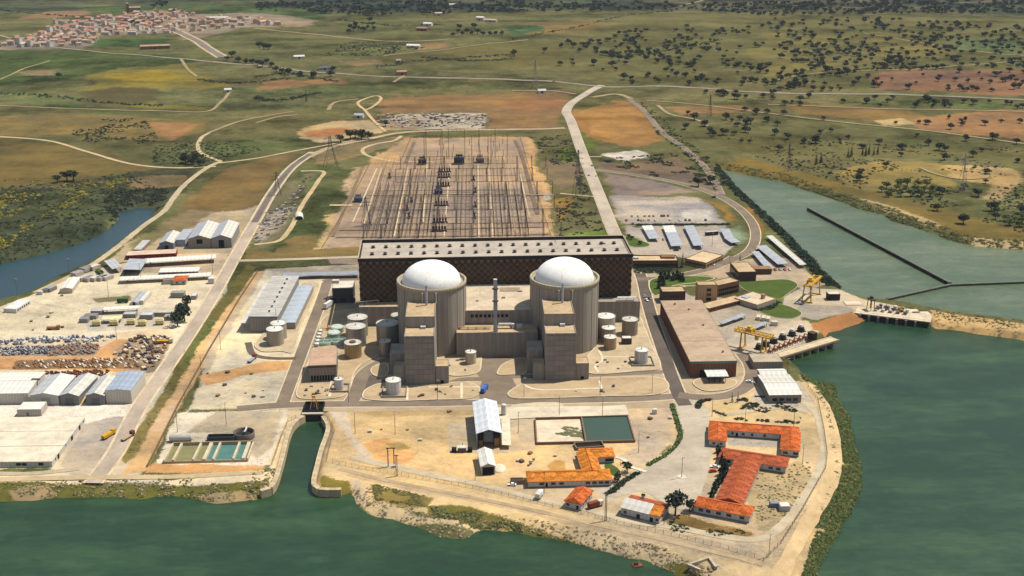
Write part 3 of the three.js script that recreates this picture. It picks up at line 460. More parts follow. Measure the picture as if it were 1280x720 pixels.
// ---------- roads, tracks and pavements ----------
const ASPHALT = M(148, 130, 110, { tex: 'stain', size: [31, 23] }), DARKASPHALT = M(116, 103, 91, { tex: 'stain', size: [27, 19] }), CONCRETEROAD = M(206, 190, 164, { tex: 'stain', size: [37, 23] }), DIRT = M(216, 190, 146, { tex: 'stain', size: [23, 17] }), PALEDIRT = M(178, 156, 114, { tex: 'stain', size: [27, 31] });
const KERB = M(236, 214, 176, { tex: 'stain', size: 9 }), GRAVEL = M(206, 178, 138, { tex: 'stain', size: [17, 13] }), PAVING = M(216, 192, 154, { tex: 'stain', size: [19, 13] }), WHITEPAINT = M(245, 240, 228, { tex: 'stain', size: 7 });
let layer = 0;
function road(name, pts, w, mat, o = {}) {
  const c = curve(far(pts), o.step ?? 6), lift = 0.05 + (layer++) * 0.006;
  const m = setting(name, ribbon(c, w, lift, o.hilly ? (x, z) => relief(x, z) + 0.35 : null, o.edge ?? 0), mat);
  if (o.kerb) for (const s of [-1, 1]) {
    const off = c.map((p, i) => { const a = c[Math.max(0, i - 1)], b = c[Math.min(c.length - 1, i + 1)], l = Math.hypot(b[0] - a[0], b[1] - a[1]); return [p[0] - (b[1] - a[1]) / l * s * (w / 2 + o.kerb / 2), p[1] + (b[0] - a[0]) / l * s * (w / 2 + o.kerb / 2)]; });
    mesh('verge', ribbon(off, o.kerb, 0.036 + layer * 0.0002, o.hilly ? (x, z) => relief(x, z) + 0.3 : null), o.kerbMat || PALEDIRT, m);
  }
  if (o.line) {
    const dash = []; for (let i = 1; i < c.length - 1; i += 2) dash.push(ribbon([c[i], c[i + 1]], 0.28, lift + 0.005)); mesh('lane_marking', dash, WHITEPAINT, m);
  }
  return m;
}
function area(name, pts, mat, o = {}) {   // flat paving
  const q = o.round ? loop(far(pts), 2) : far(pts);
  return setting(name, new THREE.ShapeGeometry(new THREE.Shape(q.map(([x, z]) => new THREE.Vector2(x, -z)))).rotateX(-Math.PI / 2).translate(0, 0.03 + (layer++) * 0.006, 0), mat);
}
function island(name, pts, top, o = {}) {   // raised pad with a kerb round it
  const q = o.sharp ? far(pts) : loop(far(pts), 2.2), h = o.h ?? 0.42 + (layer++) * 0.003;
  const m = setting(name, slab(inset(q, o.kerb ?? 0.8), -0.3, h + 0.02), top);
  mesh('kerb', slab(q, -0.3, h), o.kerbMat || KERB, m); return m;
}
// paving of the works
area('pavement', [[344, 510], [372, 436], [398, 370], [406, 346], [452, 340], [800, 338], [824, 372], [866, 474], [872, 502], [838, 510], [600, 512], [420, 515]], M(196, 172, 138, { tex: 'stain', size: [41, 29] }));
// streets inside the works
road('street', [[296, 511], [345, 507], [420, 505], [520, 504.5], [620, 502.5], [720, 500], [800, 498], [862, 494]], 8.6, ASPHALT, { kerb: 0.9, kerbMat: KERB });
road('street', [[352, 508], [360, 486], [377, 441], [391, 404], [403, 372], [409, 353]], 8, ASPHALT, { kerb: 0.7, kerbMat: KERB });
road('street', [[404, 352], [430, 349], [455, 348]], 9, ASPHALT);
road('street', [[310, 428], [318, 444], [340, 448], [370, 448]], 4.6, DARKASPHALT, { kerb: 0.5, kerbMat: KERB });
road('street', [[437, 505], [444, 494], [449, 480], [454, 468], [466, 458], [480, 451.5], [500, 447]], 9, ASPHALT, { kerb: 0.6, kerbMat: KERB });
area('street', [[452, 470], [462, 468], [478, 474], [498, 474], [504, 478], [478, 478.5], [462, 484], [452, 496], [446, 492]], DARKASPHALT, { round: true });
area('street', [[598, 452], [618, 446], [640, 447], [644, 460], [640, 470], [646, 486], [640, 502], [606, 503], [598, 490], [602, 476], [596, 466]], ASPHALT, { round: true });
road('street', [[560, 480], [580, 474], [604, 474]], 6, ASPHALT);
road('street', [[640, 471], [700, 470], [760, 468], [810, 466], [838, 464]], 5.2, ASPHALT);
road('street', [[857, 507], [851, 498], [840, 472], [828, 436], [817, 404], [809, 376], [803, 350], [800, 342]], 8.6, DARKASPHALT, { kerb: 0.9, kerbMat: KERB });
road('street', [[848, 494], [880, 497], [910, 494], [932, 484], [940, 470], [938, 456], [928, 442]], 9, ASPHALT, { kerb: 0.8, kerbMat: KERB });
road('street', [[796, 349], [830, 347], [866, 341], [896, 333], [918, 321]], 8, ASPHALT, { kerb: 0.8, kerbMat: KERB });
// plaza and lane round the houses
area('street', [[836, 504], [868, 500], [884, 510], [886, 536], [889, 560], [880, 606], [862, 640], [830, 628], [800, 614], [770, 622], [752, 616], [796, 592], [838, 566], [851, 548], [846, 520]], CONCRETEROAD, { round: true });
road('lane', [[1000, 500], [1018, 514], [1028, 540], [1030, 566], [1020, 596], [998, 632], [978, 656], [950, 674], [900, 670], [840, 658], [790, 652], [740, 638], [680, 626], [600, 606], [520, 590], [440, 572]], 5, M(214, 194, 160, { tex: 'stain', size: [21, 15] }), { step: 3, edge: 0.25 });
road('track', [[424, 586], [480, 600], [560, 616], [640, 632], [780, 664], [900, 692], [954, 706]], 3.2, M(196, 170, 132, { tex: 'stain', size: [13, 15] }), { edge: 0.4 });
road('track', [[1008, 478], [1030, 510], [1042, 556], [1040, 596], [1018, 640], [990, 690], [970, 730]], 8, M(232, 198, 146, { tex: 'stain', size: [15, 21] }), { edge: 0.2 });
road('lane', [[900, 520], [950, 512], [990, 510], [1010, 516]], 4.4, M(218, 196, 160, { tex: 'stain', size: [21, 15] }), { edge: 0.2 });
// west road and its yards
road('road', [[116, 604], [144, 566], [172, 512], [206, 462], [240, 412], [272, 360], [292, 324], [316, 282], [342, 238], [366, 208], [392, 190]], 8.4, M(204, 184, 160, { tex: 'stain', size: [31, 41] }), { kerb: 1.5, kerbMat: M(236, 212, 172, { tex: 'stain', size: [9, 15] }) });
road('road', [[386, 196], [414, 184], [460, 174], [500, 166], [560, 163], [640, 162], [690, 161], [706, 160]], 9, M(196, 170, 132, { tex: 'stain', size: [31, 41] }), { edge: 0.15 });
road('road', [[318, 278], [342, 238], [366, 208], [388, 192]], 6.2, M(132, 118, 104, { tex: 'stain', size: [31, 41] }));
road('road', [[294, 326], [340, 325], [400, 323], [452, 321]], 6, M(206, 188, 158, { tex: 'stain', size: [31, 41] }));
road('road', [[404, 345], [380, 344], [352, 344]], 4, M(150, 148, 150, { tex: 'stain', size: [31, 41] }));
road('lane', [[-60, 604], [20, 599], [120, 597], [220, 596], [330, 590]], 5, DIRT, { edge: 0.2 });
road('lane', [[-60, 590], [40, 592], [100, 586]], 4, M(198, 180, 150, { tex: 'stain', size: [17, 21] }), { edge: 0.2 });
road('lane', [[44, 366], [110, 334], [140, 314], [180, 282], [205, 264], [215, 250], [232, 230], [262, 208], [276, 202]], 6, M(206, 186, 148, { tex: 'stain', size: [17, 21] }), { edge: 0.2 });
road('lane', [[276, 202], [250, 190], [252, 172], [262, 166]], 5, DIRT, { edge: 0.25 });
road('lane', [[274, 204], [320, 198], [372, 188], [440, 176], [480, 170]], 4, DIRT, { edge: 0.2 });
road('lane', [[-80, 168], [0, 171], [60, 176], [110, 190], [170, 206], [222, 210], [270, 208]], 4.6, DIRT, { edge: 0.2 });
road('lane', [[318, 306], [346, 302], [360, 290], [378, 256], [398, 226], [403, 214], [376, 214]], 4.6, M(214, 188, 140, { tex: 'stain', size: [13, 15] }), { edge: 0.2 });
road('lane', [[502, 203], [480, 200], [458, 194], [454, 186], [470, 180], [492, 176], [502, 170]], 4.6, DIRT, { edge: 0.15 });
road('lane', [[482, 165], [468, 152], [456, 138], [448, 128], [470, 120], [476, 122], [462, 136], [456, 138]], 4.4, M(220, 186, 136, { tex: 'stain', size: [13, 15] }), { hilly: true, edge: 0.2 });
// big approach road
road('approach_road', [[784, 318], [770, 296], [756, 262], [740, 222], [726, 186], [713, 150], [708, 140], [716, 128], [738, 114], [752, 107]], 11, M(206, 188, 164, { tex: 'stain', size: [31, 47] }), { kerb: 0.8, kerbMat: M(226, 206, 172, { tex: 'stain', size: [9, 15] }), hilly: true });
road('road', [[744, 212], [790, 218], [850, 229], [894, 243], [926, 262], [944, 288], [936, 314], [904, 330]], 8, ASPHALT, { kerb: 0.9, kerbMat: KERB });
road('canal_road', [[786, 124], [806, 140], [828, 166], [856, 186], [880, 208], [894, 228], [902, 244]], 6, M(150, 132, 116, { tex: 'stain', size: [21, 37] }), { kerb: 0.9, kerbMat: M(196, 172, 134, { tex: 'stain', size: 13 }), hilly: true });
road('highway', [[-40, 40], [130, 66], [320, 82], [420, 92], [520, 97], [640, 100], [700, 103], [745, 108], [830, 108], [960, 116], [1080, 118], [1280, 125], [1420, 130]], 9, M(164, 150, 128, { tex: 'stain', size: [31, 47] }), { hilly: true });
road('village_road', [[278, 72], [256, 58], [232, 44], [212, 34]], 13, M(142, 132, 120, { tex: 'stain', size: [31, 47] }), { hilly: true, kerb: 5, kerbMat: M(214, 186, 144, { tex: 'stain', size: [19, 15] }) });
road('parking_lane', [[700, 242], [742, 246]], 3.4, DIRT);
road('lane', [[737, 196], [752, 196]], 3, DIRT);
for (const [pts, w] of [
  [[[-40, 130], [40, 134], [120, 137], [200, 139], [256, 140], [276, 128], [288, 114]], 4], [[[0, 100], [30, 86], [62, 76]], 4], [[[226, 74], [236, 88], [246, 96]], 4.5], [[[262, 166], [300, 152], [340, 144], [366, 140]], 4.5], [[[320, 154], [350, 146], [372, 144]], 4.5],
  [[[410, 138], [420, 128], [448, 124]], 4.5], [[[492, 103], [505, 95]], 4.5], [[[318, 36], [360, 40], [420, 46], [500, 52], [560, 50]], 7], [[[480, 70], [560, 62], [620, 54], [660, 50]], 4],
  [[[808, 126], [860, 130], [960, 142], [1060, 154], [1160, 164], [1280, 180], [1400, 194]], 4.6], [[[822, 132], [840, 144], [870, 150], [884, 158]], 4.4], [[[960, 131], [1040, 134], [1140, 137], [1280, 140]], 4], [[[960, 102], [1020, 92], [1100, 88], [1180, 84], [1280, 74]], 4.2], [[[1080, 42], [1140, 52], [1200, 62], [1280, 70]], 4.4],
  [[[1150, 210], [1170, 218], [1200, 224], [1240, 222]], 4], [[[640, 114], [690, 114], [720, 118]], 5], [[[850, 8], [880, 0], [900, -8]], 6], [[[1200, 4], [1280, -2]], 5], [[[740, 122], [770, 118], [790, 124]], 8],
]) road('dirt_track', pts, w * 1.15, PALEDIRT, { hilly: true, edge: 0.25, step: 8 });
// raised pads with kerbs
const padOf = (pts, o) => island('kerbed_island', pts, o && o.top || GRAVEL, o);
padOf([[370, 492], [374, 478], [388, 446], [396, 422], [404, 398], [418, 390], [470, 386], [496, 392], [480, 440], [466, 448.5], [451, 457], [443, 468], [438, 486], [429, 496], [410, 499], [388, 500], [373, 498]]);
padOf([[455, 499], [453, 493], [459, 486], [474, 480], [486, 480.5], [498, 483], [509, 484], [540, 480], [562, 478.5], [586, 478.5], [599, 484], [600, 492], [588, 498.5], [540, 500.5], [490, 502]]);
padOf([[464, 467], [464, 461], [472, 456], [482, 453.5], [486, 466], [480, 472], [470, 471]]);
padOf([[634, 493], [645, 484], [657, 478.5], [700, 475.5], [735, 473], [770, 472], [826, 473], [836, 480], [834, 489], [820, 494], [760, 496], [660, 499], [640, 498]]);
padOf([[622, 464], [628, 456], [640, 450.5], [654, 448], [656, 468], [640, 469], [622, 469]]);
padOf([[736, 467], [734, 446], [742, 436], [752, 400], [770, 394], [796, 394], [806, 410], [816, 434], [826, 454], [824, 462], [800, 464.5]], { top: PAVING });
padOf([[548, 446], [572, 440], [598, 440], [602, 456], [598, 466], [584, 470], [562, 470], [548, 462]], { top: PAVING });
padOf([[866, 480], [872, 474], [900, 474], [920, 476], [918, 484], [900, 489], [880, 489]]);
padOf([[364, 442], [354, 440], [328, 440], [318, 432], [334, 412], [356, 386], [382, 352], [398, 354], [396, 366], [378, 404]], { top: PAVING });
padOf([[641, 507], [700, 504], [704, 508], [700, 512], [640, 513]], { top: M(226, 204, 168, { tex: 'stain', size: 15 }), h: 0.3 });
area('pavement', [[600, 510], [762, 508], [782, 507], [786, 519], [670, 523], [604, 526]], M(240, 222, 190, { tex: 'stain', size: [17, 13] }));
// lawns with kerbs
const LAWN = M(88, 104, 42, { tex: 'stain', size: [9, 7] });
island('lawn', [[924, 353], [950, 351], [985, 350], [997, 356], [984, 368], [974, 374], [960, 372], [934, 364]], LAWN, { h: 0.3, kerb: 0.3 });
island('lawn', [[948, 388], [972, 380], [1002, 391], [992, 398], [970, 397]], LAWN, { h: 0.3, kerb: 0.3 });
island('lawn', [[781, 297], [786, 294.5], [800, 300], [813, 306], [806, 309], [789, 308.5]], LAWN, { h: 0.3, kerb: 0.5 });
island('lawn', [[812, 351], [826, 346.5], [880, 345.5], [894, 348], [876, 353], [850, 356], [836, 360], [824, 369], [818, 370]], M(88, 108, 44, { tex: 'stain', size: [9, 7] }), { h: 0.3, kerb: 0.9 });
island('lawn', [[756, 579], [766, 581], [776, 590], [770, 596], [758, 590]], LAWN, { h: 0.2, kerb: 0.3 });
// ---------- builders for buildings, tanks, sheds ----------
const CONC = M(182, 171, 156, { tex: 'streak', size: [22, 44] }), CONCDARK = CONC, ROOFTAN = M(214, 184, 142, { tex: 'stain', size: 11 }), ROOFGREY = M(190, 176, 156, { tex: 'stain', size: 13 }), WHITEWALL = M(232, 228, 218, { tex: 'streak', size: [16, 30] }), CREAM = M(240, 228, 200, { tex: 'streak', size: [16, 30] }), GLASS = new THREE.MeshPhysicalMaterial({ color: 0x14181c, roughness: 0.12, specularIntensity: 0.8 });
const DARK = M(44, 42, 44, { tex: 'grain', size: 6 }), BROWN = M(104, 78, 62, { tex: 'streak', size: [12, 22] }), STEEL = M(150, 152, 154, { tex: 'streak', size: [9, 14], rough: 0.5, metal: 0.3 }), RUST = M(168, 96, 62, { tex: 'stain', size: 3 }), YELLOW = M(236, 178, 52, { tex: 'grain', size: 5, rough: 0.5 }), LATTICE = M(104, 96, 92, { tex: 'grain', size: 4, rough: 0.6, metal: 0.4 });
const sheetMetal = (r, g, b) => M(r, g, b, { tex: 'streak', size: [13, 9], bump: 'ribBump', bsize: [0.9, 3], bscale: 0.02, rough: 0.75 });
const TILE = M(224, 118, 60, { tex: 'tile', size: [11, 8] }), TILEOLD = M(196, 104, 66, { tex: 'tile', size: [11, 8] }), TILENEW = M(236, 148, 60, { tex: 'tile', size: [11, 8] });
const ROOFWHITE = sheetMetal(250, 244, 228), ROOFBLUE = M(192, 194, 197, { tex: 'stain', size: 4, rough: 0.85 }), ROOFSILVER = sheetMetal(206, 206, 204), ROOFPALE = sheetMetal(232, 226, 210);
// rectangle from three roof points in the photo: front corners and one point on the back edge, all at height h
function rect(fl, fr, bk, h) {
  const A = G(...fl, h), B = G(...fr, h), C = G(...bk, h), ux = B.x - A.x, uz = B.z - A.z, w = Math.hypot(ux, uz), nx = uz / w, nzz = -ux / w, d = (C.x - A.x) * nx + (C.z - A.z) * nzz;
  return { x: A.x + ux / 2 + nx * d / 2, z: A.z + uz / 2 + nzz * d / 2, w, d, turn: Math.atan2(-uz, ux), h };
}
// a wall panel opening piece: pane set in a proud frame; face f/b/l/r, u along the face, v up
function opening(o, R, face, u, v, w, h, name = 'window', mat = GLASS, frame) {
  const put = (g, k) => { if (face === 'f') g.translate(u, v, R.d / 2 + k); else if (face === 'b') g.translate(u, v, -R.d / 2 - k); else { g.rotateY(Math.PI / 2); g.translate((face === 'r' ? 1 : -1) * (R.w / 2 + k), v, -u); } return g; };
  const m = mesh(name, put(box(w, h, 0.12), 0.02), mat, o);
  if (frame) mesh('frame', [put(box(w + 0.3, 0.15, 0.2, 0, h), 0.05), put(box(w + 0.3, 0.15, 0.2, 0, -0.15), 0.05)], frame, m);
  return m;
}
const spread = (n, w) => Array.from({ length: n }, (_, i) => ((i + 0.5) / n - 0.5) * w);
function flat(name, label, cat, R, wallMat, roofMat, o = {}) {
  const g = thing(name, label, cat, o.group, R.x, R.z, R.turn), p = o.parapet ?? 0.7, t = 0.35, y0 = o.y0 ?? -0.2;
  mesh('wall', box(R.w, R.h - p - y0, R.d, 0, y0, 0), wallMat, g);
  mesh('roof', box(R.w - 2 * t, 0.25, R.d - 2 * t, 0, R.h - p, 0), roofMat, g);
  if (p > 0) mesh('parapet', [box(R.w, p, t, 0, R.h - p, R.d / 2 - t / 2), box(R.w, p, t, 0, R.h - p, -R.d / 2 + t / 2), box(t, p, R.d - 2 * t, R.w / 2 - t / 2, R.h - p, 0), box(t, p, R.d - 2 * t, -R.w / 2 + t / 2, R.h - p, 0)], o.parapetMat || wallMat, g);
  return g;
}
// gabled building; ridge 'z' runs front to back, 'x' runs across
function gabled(name, label, cat, R, rise, ridge, wallMat, roofMat, o = {}) {
  const g = thing(name, label, cat, o.group, R.x, R.z, R.turn), e = o.eave ?? 0.4, W = ridge === 'z' ? R.w : R.d, D = ridge === 'z' ? R.d : R.w, rx = (o.shift ?? 0) * W;
  const turn = (q) => (ridge === 'z' ? q : q.rotateY(Math.PI / 2));
  const s = new THREE.Shape([[-W / 2, -0.2], [W / 2, -0.2], [W / 2, R.h], [rx, R.h + rise], [-W / 2, R.h]].map((q) => new THREE.Vector2(...q)));
  if (!o.open) mesh('wall', turn(new THREE.ExtrudeGeometry(s, { depth: D, bevelEnabled: false }).translate(0, 0, -D / 2)), wallMat, g);
  for (const k of [-1, 1]) {
    const run = W / 2 - k * rx, L = Math.hypot(run, rise), a = Math.atan2(rise, run), ex = e * 1.0;
    const q = new THREE.Shape([[k * (W / 2 + ex), R.h - ex * rise / run + 0.06], [rx, R.h + rise + 0.06], [rx, R.h + rise + 0.28], [k * (W / 2 + ex), R.h - ex * rise / run + 0.28]].map((v) => new THREE.Vector2(...v)));
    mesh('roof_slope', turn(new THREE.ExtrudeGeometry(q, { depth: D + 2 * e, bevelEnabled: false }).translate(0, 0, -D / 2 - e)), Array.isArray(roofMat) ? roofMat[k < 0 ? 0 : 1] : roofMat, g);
  }
  if (!o.noRidge) mesh('ridge_cap', turn(box(0.5, 0.12, D + 2 * e, rx, R.h + rise + 0.26, 0)), Array.isArray(roofMat) ? roofMat[1] : roofMat, g);
  return g;
}
// hipped tile roof over a rectangle w x d centred at cx, cz; hips at the ends named
function hipRoof(w, d, h, rise, cx, cz, hips = [1, 1], e = 0.6, along = 'x') {
  let W = w, D = d; if (along === 'z') { W = d; D = w; }
  const a = W / 2 + e, b = D / 2 + e, r0 = -a + hips[0] * b, r1 = a - hips[1] * b, y = h, Y = h + rise, th = 0.22;
  const p = [[-a, y, b], [a, y, b], [a, y, -b], [-a, y, -b], [r0, Y, 0], [r1, Y, 0]];
  const up = [...quad(p[0], p[1], p[5], p[4]), ...quad(p[2], p[3], p[4], p[5]), p[1], p[2], p[5], p[3], p[0], p[4]], lo = p.map(([x, yy, z]) => [x, yy - th, z]);
  const f = [...up, ...quad(lo[3], lo[2], lo[1], lo[0]), ...quad(lo[0], lo[1], p[1], p[0]), ...quad(lo[1], lo[2], p[2], p[1]), ...quad(lo[2], lo[3], p[3], p[2]), ...quad(lo[3], lo[0], p[0], p[3])];
  let g = tris(f); if (along === 'z') g.rotateY(Math.PI / 2); return g.translate(cx, 0, cz);
}
function tank(label, px, pyFront, wpx, hTop, body, top, o = {}) {   // px: axis, pyFront: foot of the near side, width in photo points at the foot
  const p = G(px, pyFront), s = 0.00313 * (pyFront + 158), r = wpx / s / 2, z = p.z - r, h = hTop > 100 ? hAt(px, hTop - 0, z) : hTop;
  const g = thing(o.name || 'storage_tank', label, 'tank', o.group, G(px, pyFront - r * 0.35 * s).x, z, 0);
  const H = o.h ?? h;
  mesh('shell', [cyl(r, r, H, 0, -0.2, 0, 36), ...(o.rings === false ? [] : [0.33, 0.66].map((k) => cyl(r + 0.06, r + 0.06, 0.18, 0, H * k, 0, 36)))], body, g);
  mesh('roof', [cyl(r + 0.12, 0.3, r * (o.cone ?? 0.09), 0, H - 0.2, 0, 36)], top, g);
  mesh('rim', [new THREE.TorusGeometry(r + 0.05, 0.16, 4, 40).rotateX(Math.PI / 2).translate(0, H - 0.12, 0)], top, g);
  if (o.rail !== false) { const q = []; for (let i = 0; i < 16; i++) { const a = i / 16 * Math.PI * 2; q.push(bar([Math.cos(a) * r, H, Math.sin(a) * r], [Math.cos(a) * r, H + 1.1, Math.sin(a) * r], 0.05)); } q.push(new THREE.TorusGeometry(r, 0.05, 4, 36).rotateX(Math.PI / 2).translate(0, H + 1.1, 0)); mesh('handrail', q, STEEL, g); }
  const la = -0.9, lx = Math.sin(la) * (r + 0.35), lz = Math.cos(la) * (r + 0.35), q = [bar([lx - 0.3, 0, lz], [lx - 0.3, H + 0.9, lz], 0.05), bar([lx + 0.3, 0, lz], [lx + 0.3, H + 0.9, lz], 0.05)]; for (let y = 0.5; y < H; y += 0.6) q.push(bar([lx - 0.3, y, lz], [lx + 0.3, y, lz], 0.03)); mesh('ladder', q, STEEL, g);
  if (o.nozzle !== false) mesh('vent_cap', [cyl(0.25, 0.25, 0.8, 0, H + r * (o.cone ?? 0.09) - 0.3, 0, 8), cyl(0.5, 0.5, 0.2, 0, H + r * (o.cone ?? 0.09) + 0.5, 0, 8)], STEEL, g);
  g.userData.R = undefined; delete g.userData.R; g.tankR = r; return g;
}

// rectangle along a line in the photo: a is the near end, b the far end, both at height h
function along(a, b, w, h) { const A = G(...a, h), B = G(...b, h), dx = A.x - B.x, dz = A.z - B.z, d = Math.hypot(dx, dz); return { x: (A.x + B.x) / 2, z: (A.z + B.z) / 2, w, d, h, turn: Math.atan2(dx, dz) }; }
// open shelter: roof slab on posts
function shelter(name, label, R, roofMat, o = {}) {
  const g = thing(name, label, o.cat || 'shelter', o.group, R.x, R.z, R.turn), n = o.n ?? Math.max(2, Math.round(R.d / 7)), t = Math.tan(o.slope ?? 0.05) * R.w / 2;
  if (o.panels) { const k = o.panels, pg = ready([box(R.w, 0.25, R.d / k - 0.004)]); for (let i = 0; i < k; i++) { const m = mesh('roof_panel', pg, Array.isArray(roofMat) ? roofMat[Math.min(i, roofMat.length - 1)] : roofMat, g, 0, R.h - 0.1, -R.d / 2 + (i + 0.5) * R.d / k); m.rotation.z = o.slope ?? 0.05; } }
  else { const m = mesh('roof', box(R.w, 0.25, R.d), roofMat, g, 0, R.h - 0.1, 0); m.rotation.z = o.slope ?? 0.05; }
  const pg = ready(box(0.25, R.h + 0.1, 0.25)); for (let i = 0; i < n; i++) for (const s of [-1, 1]) mesh('post', pg, STEEL, g, s * R.w * 0.42, -0.2, -R.d / 2 + (i + 0.5) * R.d / n);
  if (o.back) mesh('back_wall', box(0.15, R.h - 0.3, R.d * 0.98, -R.w * 0.47, -0.1, 0), o.back, g);
  return g;
}
function hut(label, px, py, w, d, h, wallMat, roofMat, o = {}) { const p = G(px, py); return flat(o.name || 'hut', label, o.cat || 'hut', { x: p.x, z: p.z, w, d, h, turn: o.turn ?? 0 }, wallMat, roofMat, { parapet: 0.15, group: o.group }); }
// ---------- turbine hall ----------
{
  const h = 47, R = rect([448.5, 323], [790, 317], [456, 300], h); R.h = h;
  const g = thing('turbine_hall', 'huge dark brown chequered turbine hall with flat vented roof behind the two domes', 'building', null, R.x, R.z, R.turn);
  const clad = M(120, 94, 68, { tex: 'stain', size: 9 }), clad2 = M(86, 68, 52, { tex: 'stain', size: 9 }), rim = M(196, 176, 150, { tex: 'streak', size: [14, 20] }), rf = M(204, 190, 170, { tex: 'stain', size: [19, 15] }), inner = M(70, 60, 56, { tex: 'streak', size: [9, 9] });
  mesh('wall', box(R.w, h - 2.6, R.d, 0, -0.3, 0), clad2, g);
  // chequer of shallow pyramids over the long front and the east end
  for (const [name, len, place] of [['facade_panels', R.w, (q) => q.translate(0, 0, R.d / 2)], ['end_panels', R.d, (q) => q.rotateY(Math.PI / 2).translate(R.w / 2, 0, 0)], ['end_panels', R.d, (q) => q.rotateY(-Math.PI / 2).translate(-R.w / 2, 0, 0)]]) {
    const n = Math.round(len / 2.3), cw = len / n, rows = 19, ch = (h - 3) / rows, A = [], B = [];
    for (let j = 0; j < rows; j++) for (let i = 0; i < n; i++) {
      const x = -len / 2 + i * cw, y = j * ch, k = (i + j) % 2 ? 0.7 : 0.2, c = [x + cw / 2, y + ch / 2, k], a = [x, y, 0.06], b = [x + cw, y, 0.06], d = [x + cw, y + ch, 0.06], e = [x, y + ch, 0.06];
      ((i + j) % 2 ? A : B).push(a, b, c, b, d, c, d, e, c, e, a, c);
    }
    const m1 = mesh(name, place(tris(A)), clad, g), m2 = mesh(name, place(tris(B)), clad2, g); m1.userData.kind = m2.userData.kind = 'stuff';
  }
  mesh('roof', box(R.w - 1.2, 0.4, R.d - 1.2, 0, h - 2.6, 0), rf, g);
  const pp = (w, d, x, z) => box(w, 2.6, d, x, h - 2.6, z);
  mesh('parapet', [pp(R.w + 1.7, 0.6, 0, R.d / 2 + 0.55), pp(R.w + 1.7, 0.6, 0, -R.d / 2 - 0.55), pp(0.6, R.d + 0.5, R.w / 2 + 0.55, 0), pp(0.6, R.d + 0.5, -R.w / 2 - 0.55, 0)], inner, g);
  mesh('coping', [box(R.w + 1.9, 0.2, 0.9, 0, h, R.d / 2 + 0.55), box(R.w + 1.9, 0.2, 0.9, 0, h, -R.d / 2 - 0.55), box(0.9, 0.2, R.d + 0.2, R.w / 2 + 0.55, h, 0), box(0.9, 0.2, R.d + 0.2, -R.w / 2 - 0.55, h, 0)], rim, g);
  const vent = ready([cyl(0.8, 0.8, 1.3, 0, 0, 0, 10), cyl(1.5, 1.2, 0.5, 0, 1.3, 0, 10), box(2.6, 0.5, 2.2)]), vm = M(92, 84, 78, { size: 4 });
  for (const z of [-R.d * 0.2, R.d * 0.17]) for (const x of spread(20, R.w * 0.96)) { const v = mesh('roof_vent', vent, vm, g, x, h - 2.2, z); v.rotation.y = rnd(); }
  mesh('roof_mast', [bar([0, 0, 0], [0, 5, 0], 0.12), bar([-1, 0, 0], [0, 4, 0], 0.1), bar([1, 0, 0], [0, 4, 0], 0.1)], STEEL, g, 45, h - 2.2, -R.d * 0.25);
  mesh('hatch', box(1.8, 0.9, 1.4), rim, g, R.w * 0.42, h - 2.2, -R.d * 0.22);
}
// ---------- reactors with their front towers ----------
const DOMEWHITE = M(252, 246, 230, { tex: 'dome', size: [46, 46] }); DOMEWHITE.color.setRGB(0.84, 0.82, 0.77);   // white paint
const REACT = [];
function reactor(px, base, rimY, label, towerOpts) {
  const f = G(px, base), s = 0.00313 * (base + 158), r = 42 / (0.00313 * (base - 15 + 158)), z = f.z - r, x = G(px, base - 15).x, h = hAt(px, rimY, f.z), g = thing('reactor_building', label, 'reactor building', 'twin reactor buildings', x, z);
  const shell = M(188, 176, 158, { tex: 'streak', size: [19, 60] }), shell2 = M(168, 156, 140, { tex: 'streak', size: [17, 60] });
  mesh('containment_wall', cyl(r, r, h - 1.2, 0, -0.3, 0, 96), shell, g);
  const n = 18;
  for (let i = 0; i < n; i++) { const a = (i + 0.5) / n * Math.PI * 2; const m = mesh('rib', box(0.8, h - 2.4, 0.5, 0, 0, 0), i % 3 ? shell : shell2, g, Math.sin(a) * (r - 0.02), 0, Math.cos(a) * (r - 0.02)); m.rotation.y = a; }
  const ringShape = new THREE.LatheGeometry([[r - 1.0, h - 2.5], [r + 0.5, h - 2.5], [r + 0.5, h], [r - 1.0, h], [r - 1.0, h - 2.5]].map((q) => new THREE.Vector2(...q)), 96);
  mesh('rim_parapet', ringShape, M(206, 190, 160, { tex: 'streak', size: [9, 20] }), g);
  mesh('gallery_floor', cyl(r - 0.9, r - 0.9, 0.3, 0, h - 2.4, 0, 72), M(226, 206, 170, { tex: 'stain', size: 6 }), g);
  const R1 = r * 0.86, dh = 14.6, prof = []; for (let i = 0; i <= 24; i++) { const t = i / 24 * Math.PI / 2; prof.push(new THREE.Vector2(Math.max(0.01, R1 * Math.cos(t)), h - 2.2 + dh * Math.pow(Math.sin(t), 0.95))); }
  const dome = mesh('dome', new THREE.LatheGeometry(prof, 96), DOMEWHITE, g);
  mesh('dome_skirt', cyl(R1 + 0.25, R1 + 0.1, 0.9, 0, h - 2.2, 0, 72), M(240, 226, 196, { tex: 'stain', size: 6 }), g);
  mesh('lightning_rod', bar([0, h + dh - 2.4, 0], [0, h + dh, 0], 0.1), STEEL, g);
  const pipe = M(226, 222, 212, { rough: 0.5 });
  for (const q of [-5.2, 3.6]) mesh('pipe', [cyl(0.35, 0.35, 7, q, h - 9, r + 0.75, 8), cyl(0.5, 0.5, 0.4, q, h - 2.3, r + 0.75, 8)], pipe, g);
  return { x, z, r, h };
}
const r1 = reactor(541, 447.5, 362.5, 'domed reactor building beside the cluster of steel tanks with rust stained dome');
const r2 = reactor(704.6, 444, 358.8, 'domed reactor building beside the white topped tanks and warehouse street');
